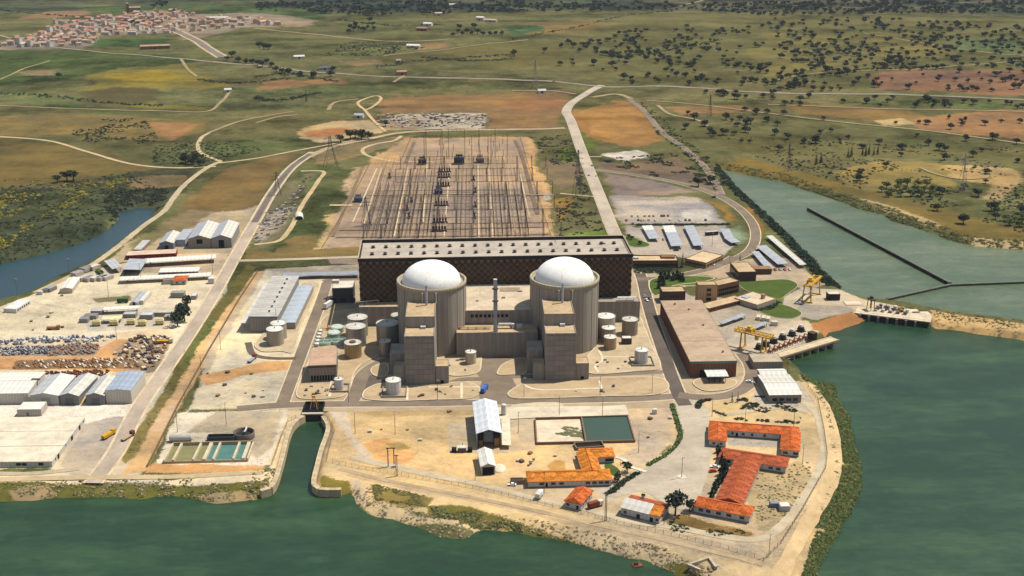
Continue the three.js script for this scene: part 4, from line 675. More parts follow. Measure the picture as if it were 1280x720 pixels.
function tower(px0, px1, base, topY, ledgeTop, upTop, rr1, label, right, left, near) {
  const A = G(px0, base), B = G(px1, base), w = B.x - A.x, zf = (A.z + B.z) / 2, h = hAt(px0, topY, zf), back = rr1.z + rr1.r * 0.93, d = zf - back, x = (A.x + B.x) / 2;
  const g = thing('safeguards_tower', label, 'building', 'stepped towers before the reactors', x, zf - d / 2);
  const R = { w, d, h }, d1 = d * 0.36, h2 = hAt(px0, upTop, zf - d1);
  mesh('wall', box(w, h - 0.8, d1, 0, -0.3, d / 2 - d1 / 2), CONCDARK, g);
  mesh('roof', box(w - 0.8, 0.3, d1 - 0.8, 0, h - 1.1 + 0.3, d / 2 - d1 / 2), ROOFTAN, g);
  mesh('parapet', [box(w, 0.9, 0.4, 0, h - 0.8, d / 2 - 0.2), box(0.4, 0.9, d1 - 0.4, w / 2 - 0.2, h - 0.8, d / 2 - d1 / 2 - 0.2), box(0.4, 0.9, d1 - 0.4, -w / 2 + 0.2, h - 0.8, d / 2 - d1 / 2 - 0.2)], CONC, g);
  mesh('upper_block', box(w, h2 - 0.8 + 0.3, d - d1, 0, -0.3, -d1 / 2), CONCDARK, g);
  mesh('upper_roof', box(w - 0.8, 0.3, d - d1 - 0.8, 0, h2 - 0.8, -d1 / 2), ROOFTAN, g);
  mesh('upper_parapet', [box(w, 0.9, 0.4, 0, h2 - 0.8, d / 2 - d1 - 0.2), box(0.4, 0.9, d - d1 - 0.4, w / 2 - 0.2, h2 - 0.8, -d1 / 2 - 0.2), box(0.4, 0.9, d - d1 - 0.4, -w / 2 + 0.2, h2 - 0.8, -d1 / 2 - 0.2)], CONC, g);
  // cast panels of the front, with open joints
  const cols = 3, rows = 9, pw = w / cols, ph = (h - 1.4) / rows, pg = ready(box(pw - 0.22, ph - 0.14, 0.3)), pms = [M(178, 166, 152, { tex: 'streak', size: [9, 30] }), M(172, 160, 147, { tex: 'streak', size: [11, 30] }), M(182, 171, 157, { tex: 'streak', size: [12, 30] })];
  for (let i = 0; i < cols; i++) for (let j = 0; j < rows; j++) mesh('wall_panel', pg, pms[(i * 2 + j) % 3], g, -w / 2 + (i + 0.5) * pw, 0.1 + j * ph, d / 2 + 0.12);
  for (let i = 0; i <= cols; i++) mesh('pilaster', box(0.5, h - 0.9, 0.5, -w / 2 + 0.25 + i * (w - 0.5) / cols, 0, d / 2 + 0.2), CONC, g);
  mesh('vent_pipe', [cyl(0.75, 0.75, 13, w * 0.18, h2 - 0.5, -d * 0.36, 12), cyl(0.95, 0.95, 0.5, w * 0.18, h2 + 12, -d * 0.36, 12)], M(206, 210, 216, { rough: 0.5 }), g);
  mesh('roof_unit', [box(3.2, 1.8, 2, w * 0.1, h - 0.6, d / 2 - d1 + 2)], WHITEWALL, g);
  const low = (q0, lab, x, z, w, d, hh, wm, rm, grp) => { const o = flat(q0, lab, 'building', { x, z, w, d, h: hh, turn: 0 }, wm, rm, { group: grp, parapet: 0.5 }); return o; };
  if (right) { const q = G(right[0], base - 2), ww = q.x - B.x, hh = hAt(right[0], right[1], zf), o = low('service_block', 'low concrete block on the sunny side of the tower ' + near, B.x + ww / 2 + 0.3, zf - 6.2, ww, 11, hh, CONCDARK, ROOFTAN, 'low blocks beside the towers'); opening(o, { w: ww, d: 11 }, 'f', 0, 0, 2, 2.6, 'door', DARK); }
  if (left) {
    const q = G(left[0], base - 1), ww = A.x - q.x, hh = hAt(left[0], left[1], zf - 1); low('service_block', 'low concrete block on the shaded side of the tower ' + near, A.x - ww / 2 - 0.3, zf - 7, ww, 12, hh, CONCDARK, ROOFTAN, 'low blocks beside the towers');
    low('valve_house', 'flat roofed grey annex in the shade of the tower ' + near, A.x - ww * 0.7 - 0.6, zf - 23, ww * 1.35, 18, hh + 4.5, CONCDARK, ROOFGREY, 'annexes behind the low blocks');
  }
}
tower(507, 544, 481, 420.5, 410, 396, r1, 'stepped grey concrete tower before the reactor beside the steel tanks', [560.5, 458], [493, 460], 'by the steel tanks');
tower(681.5, 719.5, 476, 417, 405, 392.5, r2, 'stepped grey concrete tower before the reactor by the warehouse street', [735, 454.5], [667, 456], 'by the warehouse');
// ---------- auxiliary buildings between and beside the reactors ----------
{
  const mk = (name, label, l, r, base, top, backZ, y0) => { const A = G(l, base), B = G(r, base), z = (A.z + B.z) / 2, h = hAt((l + r) / 2, top, z); return flat(name, label, 'building', { x: (A.x + B.x) / 2, z: (z + backZ) / 2, w: B.x - A.x, d: z - backZ, h, turn: 0 }, CONCDARK, ROOFTAN, { parapet: 0.8, parapetMat: CONC }); };
  const hallZ = rect([448.5, 323], [790, 317], [456, 300], 47); const front = hallZ.z + hallZ.d / 2 + 1.2;
  const zl = G(620, 446).z;
  const a = mk('auxiliary_building', 'low dark front block between the two reactors behind the slim chimney', 571, 672, 446, 415.5, zl - 17);
  const h2 = 26.5, zz = zl - 17.4;
  const x0 = r1.x + r1.r * 0.72, x1 = r2.x - r2.r * 0.72;
  const b = flat('fuel_building', 'tall flat roofed building joining the two reactors before the chequered hall', 'building', { x: (x0 + x1) / 2, z: (zz + front) / 2, w: x1 - x0, d: zz - front, h: h2, turn: 0 }, CONCDARK, M(228, 206, 174, { tex: 'stain', size: [13, 11] }), { parapet: 0.6, parapetMat: CONC });
  for (const [x, z, w] of [[-14, 8, 1.6], [4, 2, 2.4], [16, -12, 3]]) mesh('roof_hatch', box(w, 0.9, w * 0.8, x, h2 - 0.4, z), CONCDARK, b);
  mesh('roof_mast', bar([-12, h2 - 0.6, -4], [-12, h2 + 4, -4], 0.1), STEEL, b);
  mesh('roof_panel', box(14, 0.25, 8, 9, h2 - 0.3, -16), M(176, 156, 128, { tex: 'stain', size: 7 }), b);
  for (const x of spread(9, 26)) opening(b, { w: x1 - x0, d: zz - front }, 'f', x - 6, h2 - 5, 1.9, 2.2, 'louvre', DARK);
  const w1 = G(452, 398); w1.z = Math.max(w1.z, front + 12); const w2 = r1.x - r1.r * 0.8, hl = hAt(470, 383.5, w1.z);
  const c = flat('electrical_building', 'long low concrete annex along the hall beside the steel tanks', 'building', { x: (w1.x + w2) / 2, z: (w1.z + front) / 2, w: w2 - w1.x, d: w1.z - front, h: hl, turn: 0 }, CONCDARK, ROOFTAN, { parapet: 0.6 });
  mesh('pipe_rack', [bar([-20, hl + 2.2, 2], [-4, hl + 2.8, 0], 0.35), bar([-20, hl + 0.4, 2], [-20, hl + 2.4, 2], 0.25), bar([-4, hl + 0.4, 0], [-4, hl + 2.8, 0], 0.25), bar([-12, hl + 0.4, 1], [-12, hl + 2.5, 1], 0.25)], M(226, 214, 190), c);
  const e1 = r2.x + r2.r * 0.8, e2 = G(796, 394); e2.z = Math.max(e2.z, front + 9); const hr = hAt(770, 377, e2.z);
  const d = flat('electrical_building', 'low concrete annex along the hall behind the white topped tanks', 'building', { x: (e1 + e2.x) / 2, z: (e2.z + front) / 2, w: e2.x - e1, d: e2.z - front, h: hr, turn: 0 }, CONCDARK, ROOFGREY, { parapet: 0.6 });
  mesh('roof_canopy', [box(13, 0.3, 3, 10, hr + 2.2, 2), ...[-5, 0, 5].map((x) => box(0.25, 2.6, 0.25, 10 + x, hr - 0.4, 2))], WHITEWALL, d);
  // chimney
  const p = G(619.5, 445), hc = hAt(619.5, 350, p.z), s = thing('ventilation_stack', 'tall slim pale grey ventilation chimney between the two domes', 'chimney', null, p.x, p.z - 1.2);
  mesh('shaft', [cyl(1.5, 1.15, hc, 0, -0.2, 0, 20)], M(196, 198, 200, { tex: 'streak', size: [5, 26] }), s);
  for (const k of [0.72, 0.88]) mesh('platform', [new THREE.TorusGeometry(1.9, 0.25, 4, 20).rotateX(Math.PI / 2).translate(0, hc * k, 0), cyl(2.1, 2.1, 0.2, 0, hc * k - 0.1, 0, 16)], DARK, s);
  mesh('ladder', bar([1.4, 0, 0.8], [1.2, hc, 0.5], 0.15), STEEL, s);
  mesh('cap_rim', cyl(1.3, 1.3, 0.5, 0, hc - 0.3, 0, 20), M(230, 228, 222), s);
  const duct = thing('exhaust_duct', 'white exhaust duct elbow fixed to the wall behind the slim chimney', 'duct', null, p.x + 7, zl - 9);
  const ah = hAt(620, 415.5, zl);
  mesh('pipe', [cyl(1.1, 1.1, 9, 0, 0, 0, 12).rotateZ(Math.PI / 2).translate(4, ah + 2.2, 0), cyl(1.2, 1.2, 3.4, 5, ah - 0.6, 0, 12)], WHITEWALL, duct); mesh('fan_box', box(4, 2.6, 3, 9, ah - 0.4, 0), WHITEWALL, duct);
  const rk = thing('roof_pipe_rack', 'rusty pipe rack lying on the front roof between the reactors', 'pipe rack', null, p.x - 18, zl - 9);
  mesh('pipes', [0, 0.7, 1.4].map((k) => bar([-15, ah + 0.6 + k * 0.3, k], [15, ah + 0.6 + k * 0.3, k], 0.28, 8)), M(206, 166, 112), rk); mesh('supports', spread(5, 28).map((x) => box(0.4, 1.4, 2.4, x, ah - 0.5, 0.6)), RUST, rk);
}
// ---------- tanks ----------
{
  const st = M(196, 188, 172, { tex: 'streak', size: [6, 16], rough: 0.42, metal: 0.55 }), stTop = M(232, 224, 206, { tex: 'stain', size: 4, rough: 0.5 }), wh = M(246, 242, 232, { tex: 'streak', size: [8, 16] }), whTop = M(252, 246, 230, { tex: 'stain', size: 5 }), tan = M(206, 180, 130, { tex: 'streak', size: [6, 16], rough: 0.4, metal: 0.4 });
  tank('pale steel tank behind the twin of its row beside the electrical annex', 447.8, 424, 25, 14, st, stTop);
  tank('pale steel tank standing in the middle of its row of three', 445.5, 436, 25.4, 14, st, stTop);
  const t3 = tank('short tan steel tank with a round open roof hatch beside the pump house', 441.6, 450, 21.4, 10.5, tan, stTop, { cone: 0.03, nozzle: false });
  mesh('roof_hatch', cyl(2.2, 2.2, 0.5, 0, 10.6, 0, 16), M(120, 96, 70), t3);
  tank('wide steel tank largely in the shadow of the reactor tower', 485, 436, 28, 16, st, stTop);
  tank('second wide steel tank tucked between shaded tank and reactor', 499.5, 424, 20, 16, st, stTop);
  tank('small narrow steel tank standing in front of the wide shaded tank', 481.6, 447, 15, 10.5, st, stTop, { cone: 0.05 });
  tank('large pale tank with white conical roof beside the far reactor wall', 756.8, 425, 23.4, 15.5, M(214, 196, 166, { tex: 'streak', size: [6, 16] }), whTop, { cone: 0.16 });
  tank('medium pale tank with white roof between two others in a line', 760.6, 431, 17.6, 11, M(206, 184, 150, { tex: 'streak', size: [6, 16] }), whTop, { cone: 0.1 });
  tank('small tan tank with white roof at the head of the line', 762.4, 439, 15.8, 9, M(206, 178, 138, { tex: 'streak', size: [6, 16] }), whTop, { cone: 0.08 });
  tank('rust streaked silver tank standing apart beside the warehouse street', 787, 421.5, 20, 11.5, M(190, 172, 148, { tex: 'streak', size: [2.4, 30], rough: 0.5 }), stTop);
  const wt = [];
  wt.push(tank('stout white tank inside a walled bund by the warehouse street', 801.5, 457, 17, 9.6, wh, whTop, { name: 'white_tank', group: 'white tanks in bunds' }));
  wt.push(tank('stout white tank inside a walled bund before the reactor tower', 492, 496, 19, 9.5, wh, whTop, { name: 'white_tank', group: 'white tanks in bunds' }));
  wt.push(tank('small white tank inside a walled bund beside the pump house', 424, 489.5, 11.5, 7.6, wh, whTop, { name: 'white_tank', group: 'white tanks in bunds' }));
  ['low concrete bund wall around the tank by the warehouse street', 'low concrete bund wall around the tank before the reactor tower', 'low concrete bund wall around the small tank beside the pump house'].forEach((lab, i) => {
    const t = wt[i], r = t.tankR + 3, hh = 1.7, g = thing('bund_wall', lab, 'wall', 'bund walls', t.position.x + 0.5, t.position.z - 0.5);
    mesh('front_wall', box(2 * r, hh, 0.5, 0, 0, r), CONC, g); mesh('back_wall', box(2 * r, hh, 0.5, 0, 0, -r), CONC, g); mesh('side_wall', box(0.5, hh, 2 * r - 0.5, r - 0.25, 0, 0), CONC, g); mesh('side_wall', box(0.5, hh, 2 * r - 0.5, -r + 0.25, 0, 0), CONC, g);
  });
  tank('small cream tank on a frame beside the chimney court', 588.5, 457, 13.6, 8.6, M(236, 220, 186, { tex: 'streak', size: [5, 14] }), whTop, { cone: 0.06 });
  const f1 = tank('silver tank standing nearer the street at the grey workshop corner', 344.6, 434, 21, 11.4, M(206, 192, 168, { tex: 'streak', size: [3, 20], rough: 0.5 }), whTop);
  tank('silver tank standing behind its twin at the grey workshop corner', 349, 426.5, 19.6, 11.6, M(206, 192, 168, { tex: 'streak', size: [3, 20], rough: 0.5 }), whTop);
  // water treatment cluster
  const pool = M(132, 164, 150, { tex: 'stain', size: 4 }), pale = M(214, 224, 206, { tex: 'stain', size: 4 });
  [[405, 430], [423, 429]].forEach(([px, py]) => { const p = G(px, py), g = thing('settling_basin', 'round teal settling basin with spokes behind the pump house', 'basin', 'settling basins', p.x, p.z); mesh('wall', new THREE.LatheGeometry([[5.2, 0], [5.6, 0], [5.6, 2.6], [5.2, 2.6]].map((q) => new THREE.Vector2(...q)), 32), pale, g); mesh('water', cyl(5.2, 5.2, 0.1, 0, 2.0, 0, 32), pool, g); mesh('bridge', [box(11, 0.25, 0.7, 0, 2.62, 0), box(0.5, 0.2, 11, 0, 2.4, 0)], M(196, 190, 160), g); });
  [[421.5, 416], [417.5, 423]].forEach(([px, py], i) => { const p = G(px, py), g = thing('clarifier_box', i ? 'pale green clarifier tank nearer the round basins' : 'pale green clarifier tank nearer the flat annex roof', 'tank', 'clarifier tanks', p.x, p.z); mesh('body', cyl(4.6, 4.6, 4.4, 0, 0, 0, 8), M(176, 190, 172, { tex: 'streak', size: [5, 8] }), g); mesh('cover', cyl(4.8, 4.2, 0.7, 0, 4.4, 0, 8), pale, g); });
  for (let i = 0; i < 5; i++) { const p = G(396 + i * 1.1, 434 - i * 4.2), g = thing('filter_vessel', 'small white domed filter vessel in the row by the street', 'tank', 'filter vessels in a row', p.x, p.z); mesh('shell', [cyl(1.7, 1.7, 2.6, 0, 0, 0, 16)], M(206, 206, 196), g); mesh('dome', new THREE.SphereGeometry(1.72, 16, 6, 0, Math.PI * 2, 0, Math.PI / 2).scale(1, 0.45, 1).translate(0, 2.6, 0), whTop, g); }
  { const p = G(408, 413), g = thing('pipe_manifold', 'tangle of orange pipes and valves beside the filter vessels', 'pipes', null, p.x, p.z), q = []; for (let i = 0; i < 12; i++) { const x = rr(-4, 4), z = rr(-3, 3), y = rr(0.6, 3); q.push(bar([x, 0, z], [x, y, z], 0.3, 6), bar([x, y, z], [x + rr(-3, 3), y, z + rr(-2, 2)], 0.3, 6)); } mesh('pipes', q, M(232, 176, 88), g); }
  { const R = rect([386, 457], [420.4, 455.6], [392.7, 437], 11.5); const g = flat('pump_house', 'grey pump house with louvred dark front and pinkish flat roof', 'building', R, M(170, 158, 140, { tex: 'streak', size: [8, 16] }), M(214, 176, 146, { tex: 'stain', size: 7 }), { parapet: 0.3 }); for (const x of spread(9, R.w * 0.92)) opening(g, R, 'f', x, 1, R.w / 13, 3.6, 'louvre', DARK); mesh('fascia', box(R.w + 0.6, 1.2, 0.3, 0, R.h - 1.6, R.d / 2 + 0.16), M(112, 92, 78), g); }
  // small equipment cluster by tanks
  { const p = G(783, 430), g = flat('switch_house', 'tiny dark switch house with white roof beside the tank line', 'building', { x: p.x, z: p.z, w: 6.5, d: 5, h: 5, turn: 0 }, M(96, 84, 78), M(246, 240, 226), { parapet: 0.2 }); }
}
// ---------- warehouse, offices and car parks on the east side ----------
{
  const R = rect([863, 451.7], [921, 450.7], [828.7, 375.5], 11);
  const g = thing('warehouse', 'long brick warehouse with tan flat roof and green fascia by the street', 'building', null, R.x, R.z, R.turn);
  const brick = M(150, 104, 80, { tex: 'streak', size: [9, 14] }); mesh('wall', box(R.w, R.h - 1, R.d, 0, -0.2, 0), brick, g);
  const n = 4, cuts = [0, 0.30, 0.57, 0.82, 1];
  for (let i = 0; i < n; i++) { const z0 = R.d / 2 - cuts[i] * R.d, z1 = R.d / 2 - cuts[i + 1] * R.d; mesh('roof_panel', box(R.w, 0.4, z0 - z1 - 0.25, 0, R.h - 0.5 + (i % 2) * 0.04, (z0 + z1) / 2), M(206 - i * 3, 178 - i * 3, 146 - i * 2, { tex: 'stain', size: [11, 9] }), g); }
  mesh('roof_deck', box(R.w - 0.3, 0.5, R.d - 0.3, 0, R.h - 1, 0), M(120, 100, 84), g);
  mesh('fascia', box(R.w + 0.5, 1.5, 0.35, 0, R.h - 1.5, R.d / 2 + 0.2), M(126, 160, 140, { tex: 'streak', size: [7, 5] }), g); mesh('side_fascia', box(0.3, 0.9, R.d, -R.w / 2 - 0.16, R.h - 0.9, 0), M(170, 150, 126), g); mesh('side_fascia', box(0.3, 0.9, R.d, R.w / 2 + 0.16, R.h - 0.9, 0), M(170, 150, 126), g);
  for (const [x, z] of [[-6, -50], [2, -38], [6, -6], [9, 44]]) mesh('roof_vent', [cyl(0.5, 0.5, 0.8, x, R.h - 0.1, z, 8), cyl(0.9, 0.9, 0.2, x, R.h + 0.7, z, 8)], M(140, 116, 96), g);
  for (const x of spread(18, R.d * 0.95)) mesh('wall_rib', box(0.3, R.h - 1.1, 0.5, -R.w / 2 - 0.1, 0, x), M(126, 88, 70), g);
  opening(g, R, 'f', -6, 0, 5, 5, 'door', DARK);
  const c = rect([884, 471], [911, 470.6], [880, 460], 5.2), k = thing('loading_canopy', 'white two bay loading canopy at the warehouse front', 'canopy', null, c.x, c.z, c.turn);
  for (const s of [-1, 1]) { const m = mesh('roof_panel', box(c.w, 0.3, c.d / 2 - 0.15), ROOFWHITE, k, 0, c.h, s * c.d / 4); m.rotation.x = 0.06; }
  for (const x of spread(4, c.w)) for (const z of [-c.d * 0.4, c.d * 0.4]) mesh('post', box(0.3, c.h, 0.3, x, 0, z), DARK, k);
  for (const x of spread(3, c.w * 0.8)) mesh('crate', box(3.4, 2.2, 2.4, x, 0, 0), M(122, 132, 150), k);
}
{
  const B1 = M(150, 112, 84, { tex: 'streak', size: [9, 12] }), B2 = M(118, 88, 70, { tex: 'streak', size: [9, 12] }), beige = M(222, 184, 134, { tex: 'streak', size: [9, 14] });
  const strip = (g, R, rows, n, f = 'f', y0 = 1) => { for (let j = 0; j < rows; j++) for (const u of spread(n, (f === 'f' ? R.w : R.d) * 0.94)) opening(g, R, f, u, y0 + j * 3.4, (f === 'f' ? R.w : R.d) / n * 0.72, 1.7); };
  let R = rect([828, 364.5], [857, 364], [830, 358], 9); let g = flat('office_block', 'low dark fronted office wing beside the warehouse rear', 'building', R, B2, ROOFTAN, { parapet: 0.6 }); strip(g, R, 2, 9);
  R = rect([873, 356], [897, 355.6], [874, 351], 15); g = flat('office_tower', 'beige office stair tower with three stacked dark windows', 'building', R, beige, ROOFTAN, { parapet: 0.8 }); for (const y of [2.4, 6, 9.6]) opening(g, R, 'f', 1, y, 3.4, 2.4, 'window', GLASS, beige);
  R = rect([898, 356.5], [924.4, 350.6], [891, 351], 9.5); g = flat('office_block', 'angled brown office wing with glazed bands behind the beige tower', 'building', R, B1, ROOFTAN, { parapet: 0.6 }); strip(g, R, 2, 10); 
  R = rect([923, 340], [945.6, 339.4], [914, 328], 8); g = flat('canteen_hall', 'dark brown block with tan roof beside the lawn and shelters', 'building', R, B2, ROOFTAN, { parapet: 0.4 }); for (const u of spread(5, R.d * 0.9)) opening(g, R, 'l', u, 1.2, R.d / 7, 4, 'window');
  hut('small brown store attached behind the dark brown block', 951, 341, 15, 9, 4.5, B2, M(170, 132, 100), { name: 'store', cat: 'building' });
  R = rect([918, 372], [947, 381], [932, 361.5], 4.2); g = flat('workshop', 'low cream flat roofed workshop with square chimney by the lawn', 'building', R, M(214, 196, 166), M(232, 208, 174, { tex: 'stain', size: 7 }), { parapet: 0.5, parapetMat: M(206, 170, 130) }); mesh('chimney', box(2.4, 3.6, 2.2, 4, 3.8, -4), M(206, 166, 128), g); mesh('skylight', box(5, 0.8, 4, -6, 3.8, 4), M(190, 200, 210), g);
  R = rect([886, 385.5], [931, 374], [880, 379], 3.4); g = flat('covered_walkway', 'long curved tan roofed walkway between office and workshop', 'building', R, M(160, 120, 90), M(224, 190, 148, { tex: 'stain', size: 7 }), { parapet: 0.3 }); strip(g, R, 1, 14);
  R = rect([791, 325.6], [848, 325.4], [800, 319], 6); g = flat('gate_house', 'low brown gate building with tan roof beside the turbine hall end', 'building', R, B1, M(232, 200, 156, { tex: 'stain', size: 8 }), { parapet: 0.9, parapetMat: M(112, 78, 60) }); strip(g, R, 1, 15, 'f', 1.4); mesh('upper_storey', box(R.w * 0.3, 1.6, R.d * 0.5, R.w * 0.3, R.h - 0.8, -R.d * 0.2), B1, g); mesh('roof_unit', box(6, 1.6, 4, -R.w * 0.44, R.h - 0.8, 0), WHITEWALL, g);
  R = rect([856.5, 323], [883, 328.6], [876.5, 313], 5); g = flat('training_hall', 'square tan roofed hall standing askew beside the parking shelters', 'building', R, M(206, 168, 122, { tex: 'streak', size: [9, 12] }), M(236, 204, 160, { tex: 'stain', size: 8 }), { parapet: 0.6, parapetMat: M(130, 92, 70) }); strip(g, R, 1, 9, 'f', 1.4); strip(g, R, 1, 6, 'r', 1.4);
}
// shelters for cars
{
  const wb = [ROOFWHITE, ROOFBLUE, ROOFBLUE, ROOFBLUE, ROOFBLUE];
  shelter('car_shelter', 'short blue grey car shelter, first of the row by the lawn', rect([811.5, 298.4], [824.6, 298.2], [804.4, 282], 3), wb, { panels: 3, group: 'car shelters by the gate' });
  shelter('car_shelter', 'long blue grey car shelter with white end, middle of its row', rect([839, 307.5], [854, 307.5], [827, 282], 3), [ROOFWHITE, ROOFBLUE, ROOFBLUE], { panels: 3, group: 'car shelters by the gate' });
  shelter('car_shelter', 'long plain blue grey car shelter beside the parked bus', rect([867, 307], [880, 307], [852.5, 282], 3), ROOFBLUE, { panels: 3, group: 'car shelters by the gate' });
  const R1 = along([912, 298], [906, 286], 8, 3), R2 = along([920, 303], [911, 297], 8.5, 3);
  const g = shelter('car_shelter', 'short bent car shelter on the green corner of the car park', R1, ROOFBLUE, { panels: 2, group: 'car shelters by the gate' });
  shelter('car_shelter', 'stub of the bent car shelter with cut corner on the green corner', R2, ROOFBLUE, { panels: 2, group: 'car shelters by the gate' });
  shelter('car_shelter', 'narrow car shelter next to the small lawn, innermost of three', along([962.5, 336], [944, 314.5], 6, 3), ROOFBLUE, { panels: 1, group: 'three car shelters by the water' });
  shelter('car_shelter', 'wide car shelter standing between the two others by the water', along([979, 330], [951, 307], 9, 3), ROOFBLUE, { panels: 1, group: 'three car shelters by the water' });
  shelter('car_shelter', 'longest car shelter along the bushy bank of the water', along([1004, 331], [961.5, 294.5], 5.6, 3), ROOFPALE, { panels: 1, group: 'three car shelters by the water' });
  shelter('car_shelter', 'small grey shelter beside the yellow gantry crane', rect([904, 404.5], [919, 399.5], [901.5, 401.5], 2.6), ROOFBLUE, { panels: 2, group: 'workshop shelters', n: 2 });
  shelter('car_shelter', 'small grey shelter beside the covered walkway', rect([919, 399.5], [934, 394], [916, 396], 2.6), ROOFBLUE, { panels: 2, group: 'workshop shelters', n: 2 });
  shelter('car_shelter', 'small grey shelter beside the white containers', rect([943, 411], [961, 404], [940, 408.5], 2.6), ROOFBLUE, { panels: 2, group: 'workshop shelters', n: 2 });
  const wc = M(240, 224, 196), p0 = [[948, 399], [954.5, 400], [960, 401]];
  p0.forEach(([px, py], i) => hut(['white site container nearest the cropped lawn in a row of three', 'white site container in the middle of a row of three', 'white site container at the pump end of a row of three'][i], px, py, 2.6, 6, 2.6, wc, wc, { name: 'site_container', cat: 'container', group: 'white site containers', turn: -0.35 }));
  hut('white cabin with dark windows beside the pump deck road', 967.5, 406.5, 4.4, 3.4, 3, wc, wc, { name: 'cabin', cat: 'cabin' });
}
// ---------- gantry cranes ----------
function gantry(label, a, b, h, gauge, over) {
  const A = G(...a), B = G(...b), dx = B.x - A.x, dz = B.z - A.z, L = Math.hypot(dx, dz), g = thing('gantry_crane', label, 'crane', 'yellow gantry cranes', (A.x + B.x) / 2, (A.z + B.z) / 2, Math.atan2(-dz, dx));
  for (const s of [-1, 1]) {
    const q = [box(L + over * 2, 0.35, 1.1, 0, h + 1.6, s * gauge / 2), box(L + over * 2, 0.35, 1.1, 0, h, s * gauge / 2)]; for (let x = -L / 2 - over + 1; x < L / 2 + over - 1; x += 3) q.push(bar([x, h + 0.2, s * gauge / 2], [x + 1.5, h + 1.7, s * gauge / 2], 0.16), bar([x + 1.5, h + 1.7, s * gauge / 2], [x + 3, h + 0.2, s * gauge / 2], 0.16));
    mesh('girder', q, YELLOW, g);
    for (const e of [-1, 1]) { mesh('leg', [bar([e * L / 2, 0.6, s * gauge * 0.75], [e * L / 2, h, s * gauge / 2], 0.55)], YELLOW, g); }
  }
  for (const e of [-1, 1]) { mesh('end_carriage', box(1.0, 0.9, gauge * 2, e * L / 2, 0, 0), YELLOW, g); mesh('end_beam', box(0.7, 0.8, gauge, e * (L / 2 + over - 0.4), h + 0.7, 0), YELLOW, g); }
  mesh('trolley', [box(4.6, 1.8, gauge * 0.9, -L * 0.2, h + 2.0, 0), box(2.4, 1.2, gauge * 0.6, -L * 0.2, h + 3.8, 0)], M(244, 196, 84), g);
  mesh('cab', box(2.2, 2.4, 2.2, L * 0.22, h - 2.6, gauge * 0.4), M(240, 210, 120), g);
  mesh('walkway', [box(L + over * 2, 0.12, 0.9, 0, h + 1.4, gauge / 2 + 1), bar([-L / 2 - over, h + 2.4, gauge / 2 + 1.4], [L / 2 + over, h + 2.4, gauge / 2 + 1.4], 0.07)], YELLOW, g);
  return g;
}
gantry('large yellow gantry crane spanning the pump yard beside the warehouse', [928, 434.5], [954, 441], 11.5, 5, 5.5);
gantry('tall yellow portal crane on the quay near the sluice', [1008, 378], [1019, 367.5], 12.5, 4.6, 2.5);
// ---------- pump deck on the lake ----------
{
  const R = along([1044, 422.5], [972, 444], 7, 1.0), g = thing('intake_deck', 'concrete intake deck on piers standing over the lake', 'pier', null, R.x, R.z, R.turn);
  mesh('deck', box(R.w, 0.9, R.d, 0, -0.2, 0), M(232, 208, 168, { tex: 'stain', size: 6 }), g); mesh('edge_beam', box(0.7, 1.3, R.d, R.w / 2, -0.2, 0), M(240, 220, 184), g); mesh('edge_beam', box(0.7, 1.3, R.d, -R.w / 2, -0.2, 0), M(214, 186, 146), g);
  for (const z of spread(7, R.d * 0.96)) mesh('pier', box(R.w + 2.4, 7, 0.9, 1.2, -7.1, z), M(214, 196, 166, { tex: 'streak', size: [5, 9] }), g);
  const pumpM = M(66, 64, 66), wh = M(240, 232, 216), names = ['first', 'second', 'third', 'fourth', 'fifth', 'sixth'];
  [[1001, 414], [990, 419.5], [978, 424], [967, 428.5], [957, 432.5], [949, 436]].forEach(([px, py], i) => { const p = G(px, py), o = thing('pump_motor', `dark circulating pump motor with white cap, ${names[i]} counted from the open lake`, 'pump', 'circulating pumps', p.x, p.z, R.turn); mesh('motor', [cyl(2.5, 2.1, 3.2, 0, 0.3, 0, 14), box(5.4, 0.4, 5.4, 0, -0.1, 0)], pumpM, o); mesh('cap', cyl(1.7, 1.3, 1.4, 0, 3.5, 0, 14), wh, o); mesh('flange', cyl(2.8, 2.8, 0.3, 0, 1.4, 0, 14), pumpM, o); });
  for (let i = 0; i < 9; i++) { const t = i / 8, p = G(962 + t * 50, 441 - t * 20), o = thing('trash_rake', 'rust red screening machine in the line along the intake deck', 'machine', 'screening machines on the deck', p.x, p.z, R.turn); mesh('frame', [box(0.4, 3.2, 0.4, -1.4, 0, 1.2), box(0.4, 3.2, 0.4, 1.4, 0, 1.2), box(3.4, 0.4, 0.6, 0, 3, 1.2), bar([-1.4, 0, -1.4], [-1.4, 3, 1.2], 0.2), bar([1.4, 0, -1.4], [1.4, 3, 1.2], 0.2)], M(190, 104, 66), o); mesh('drum', cyl(0.8, 0.8, 2.6, 0, 0, 0, 10).rotateZ(Math.PI / 2).translate(1.3, 1.2, 0), M(150, 84, 60), o); }
  const p = G(1015, 424), o = thing('control_cabinet', 'dark brown control cabinet standing at the lake end of the pumps', 'cabinet', null, p.x, p.z, R.turn); mesh('body', box(5, 5, 4.2), M(74, 54, 48), o); mesh('roof', box(5.4, 0.25, 4.6, 0, 5, 0), M(110, 84, 70), o);
}
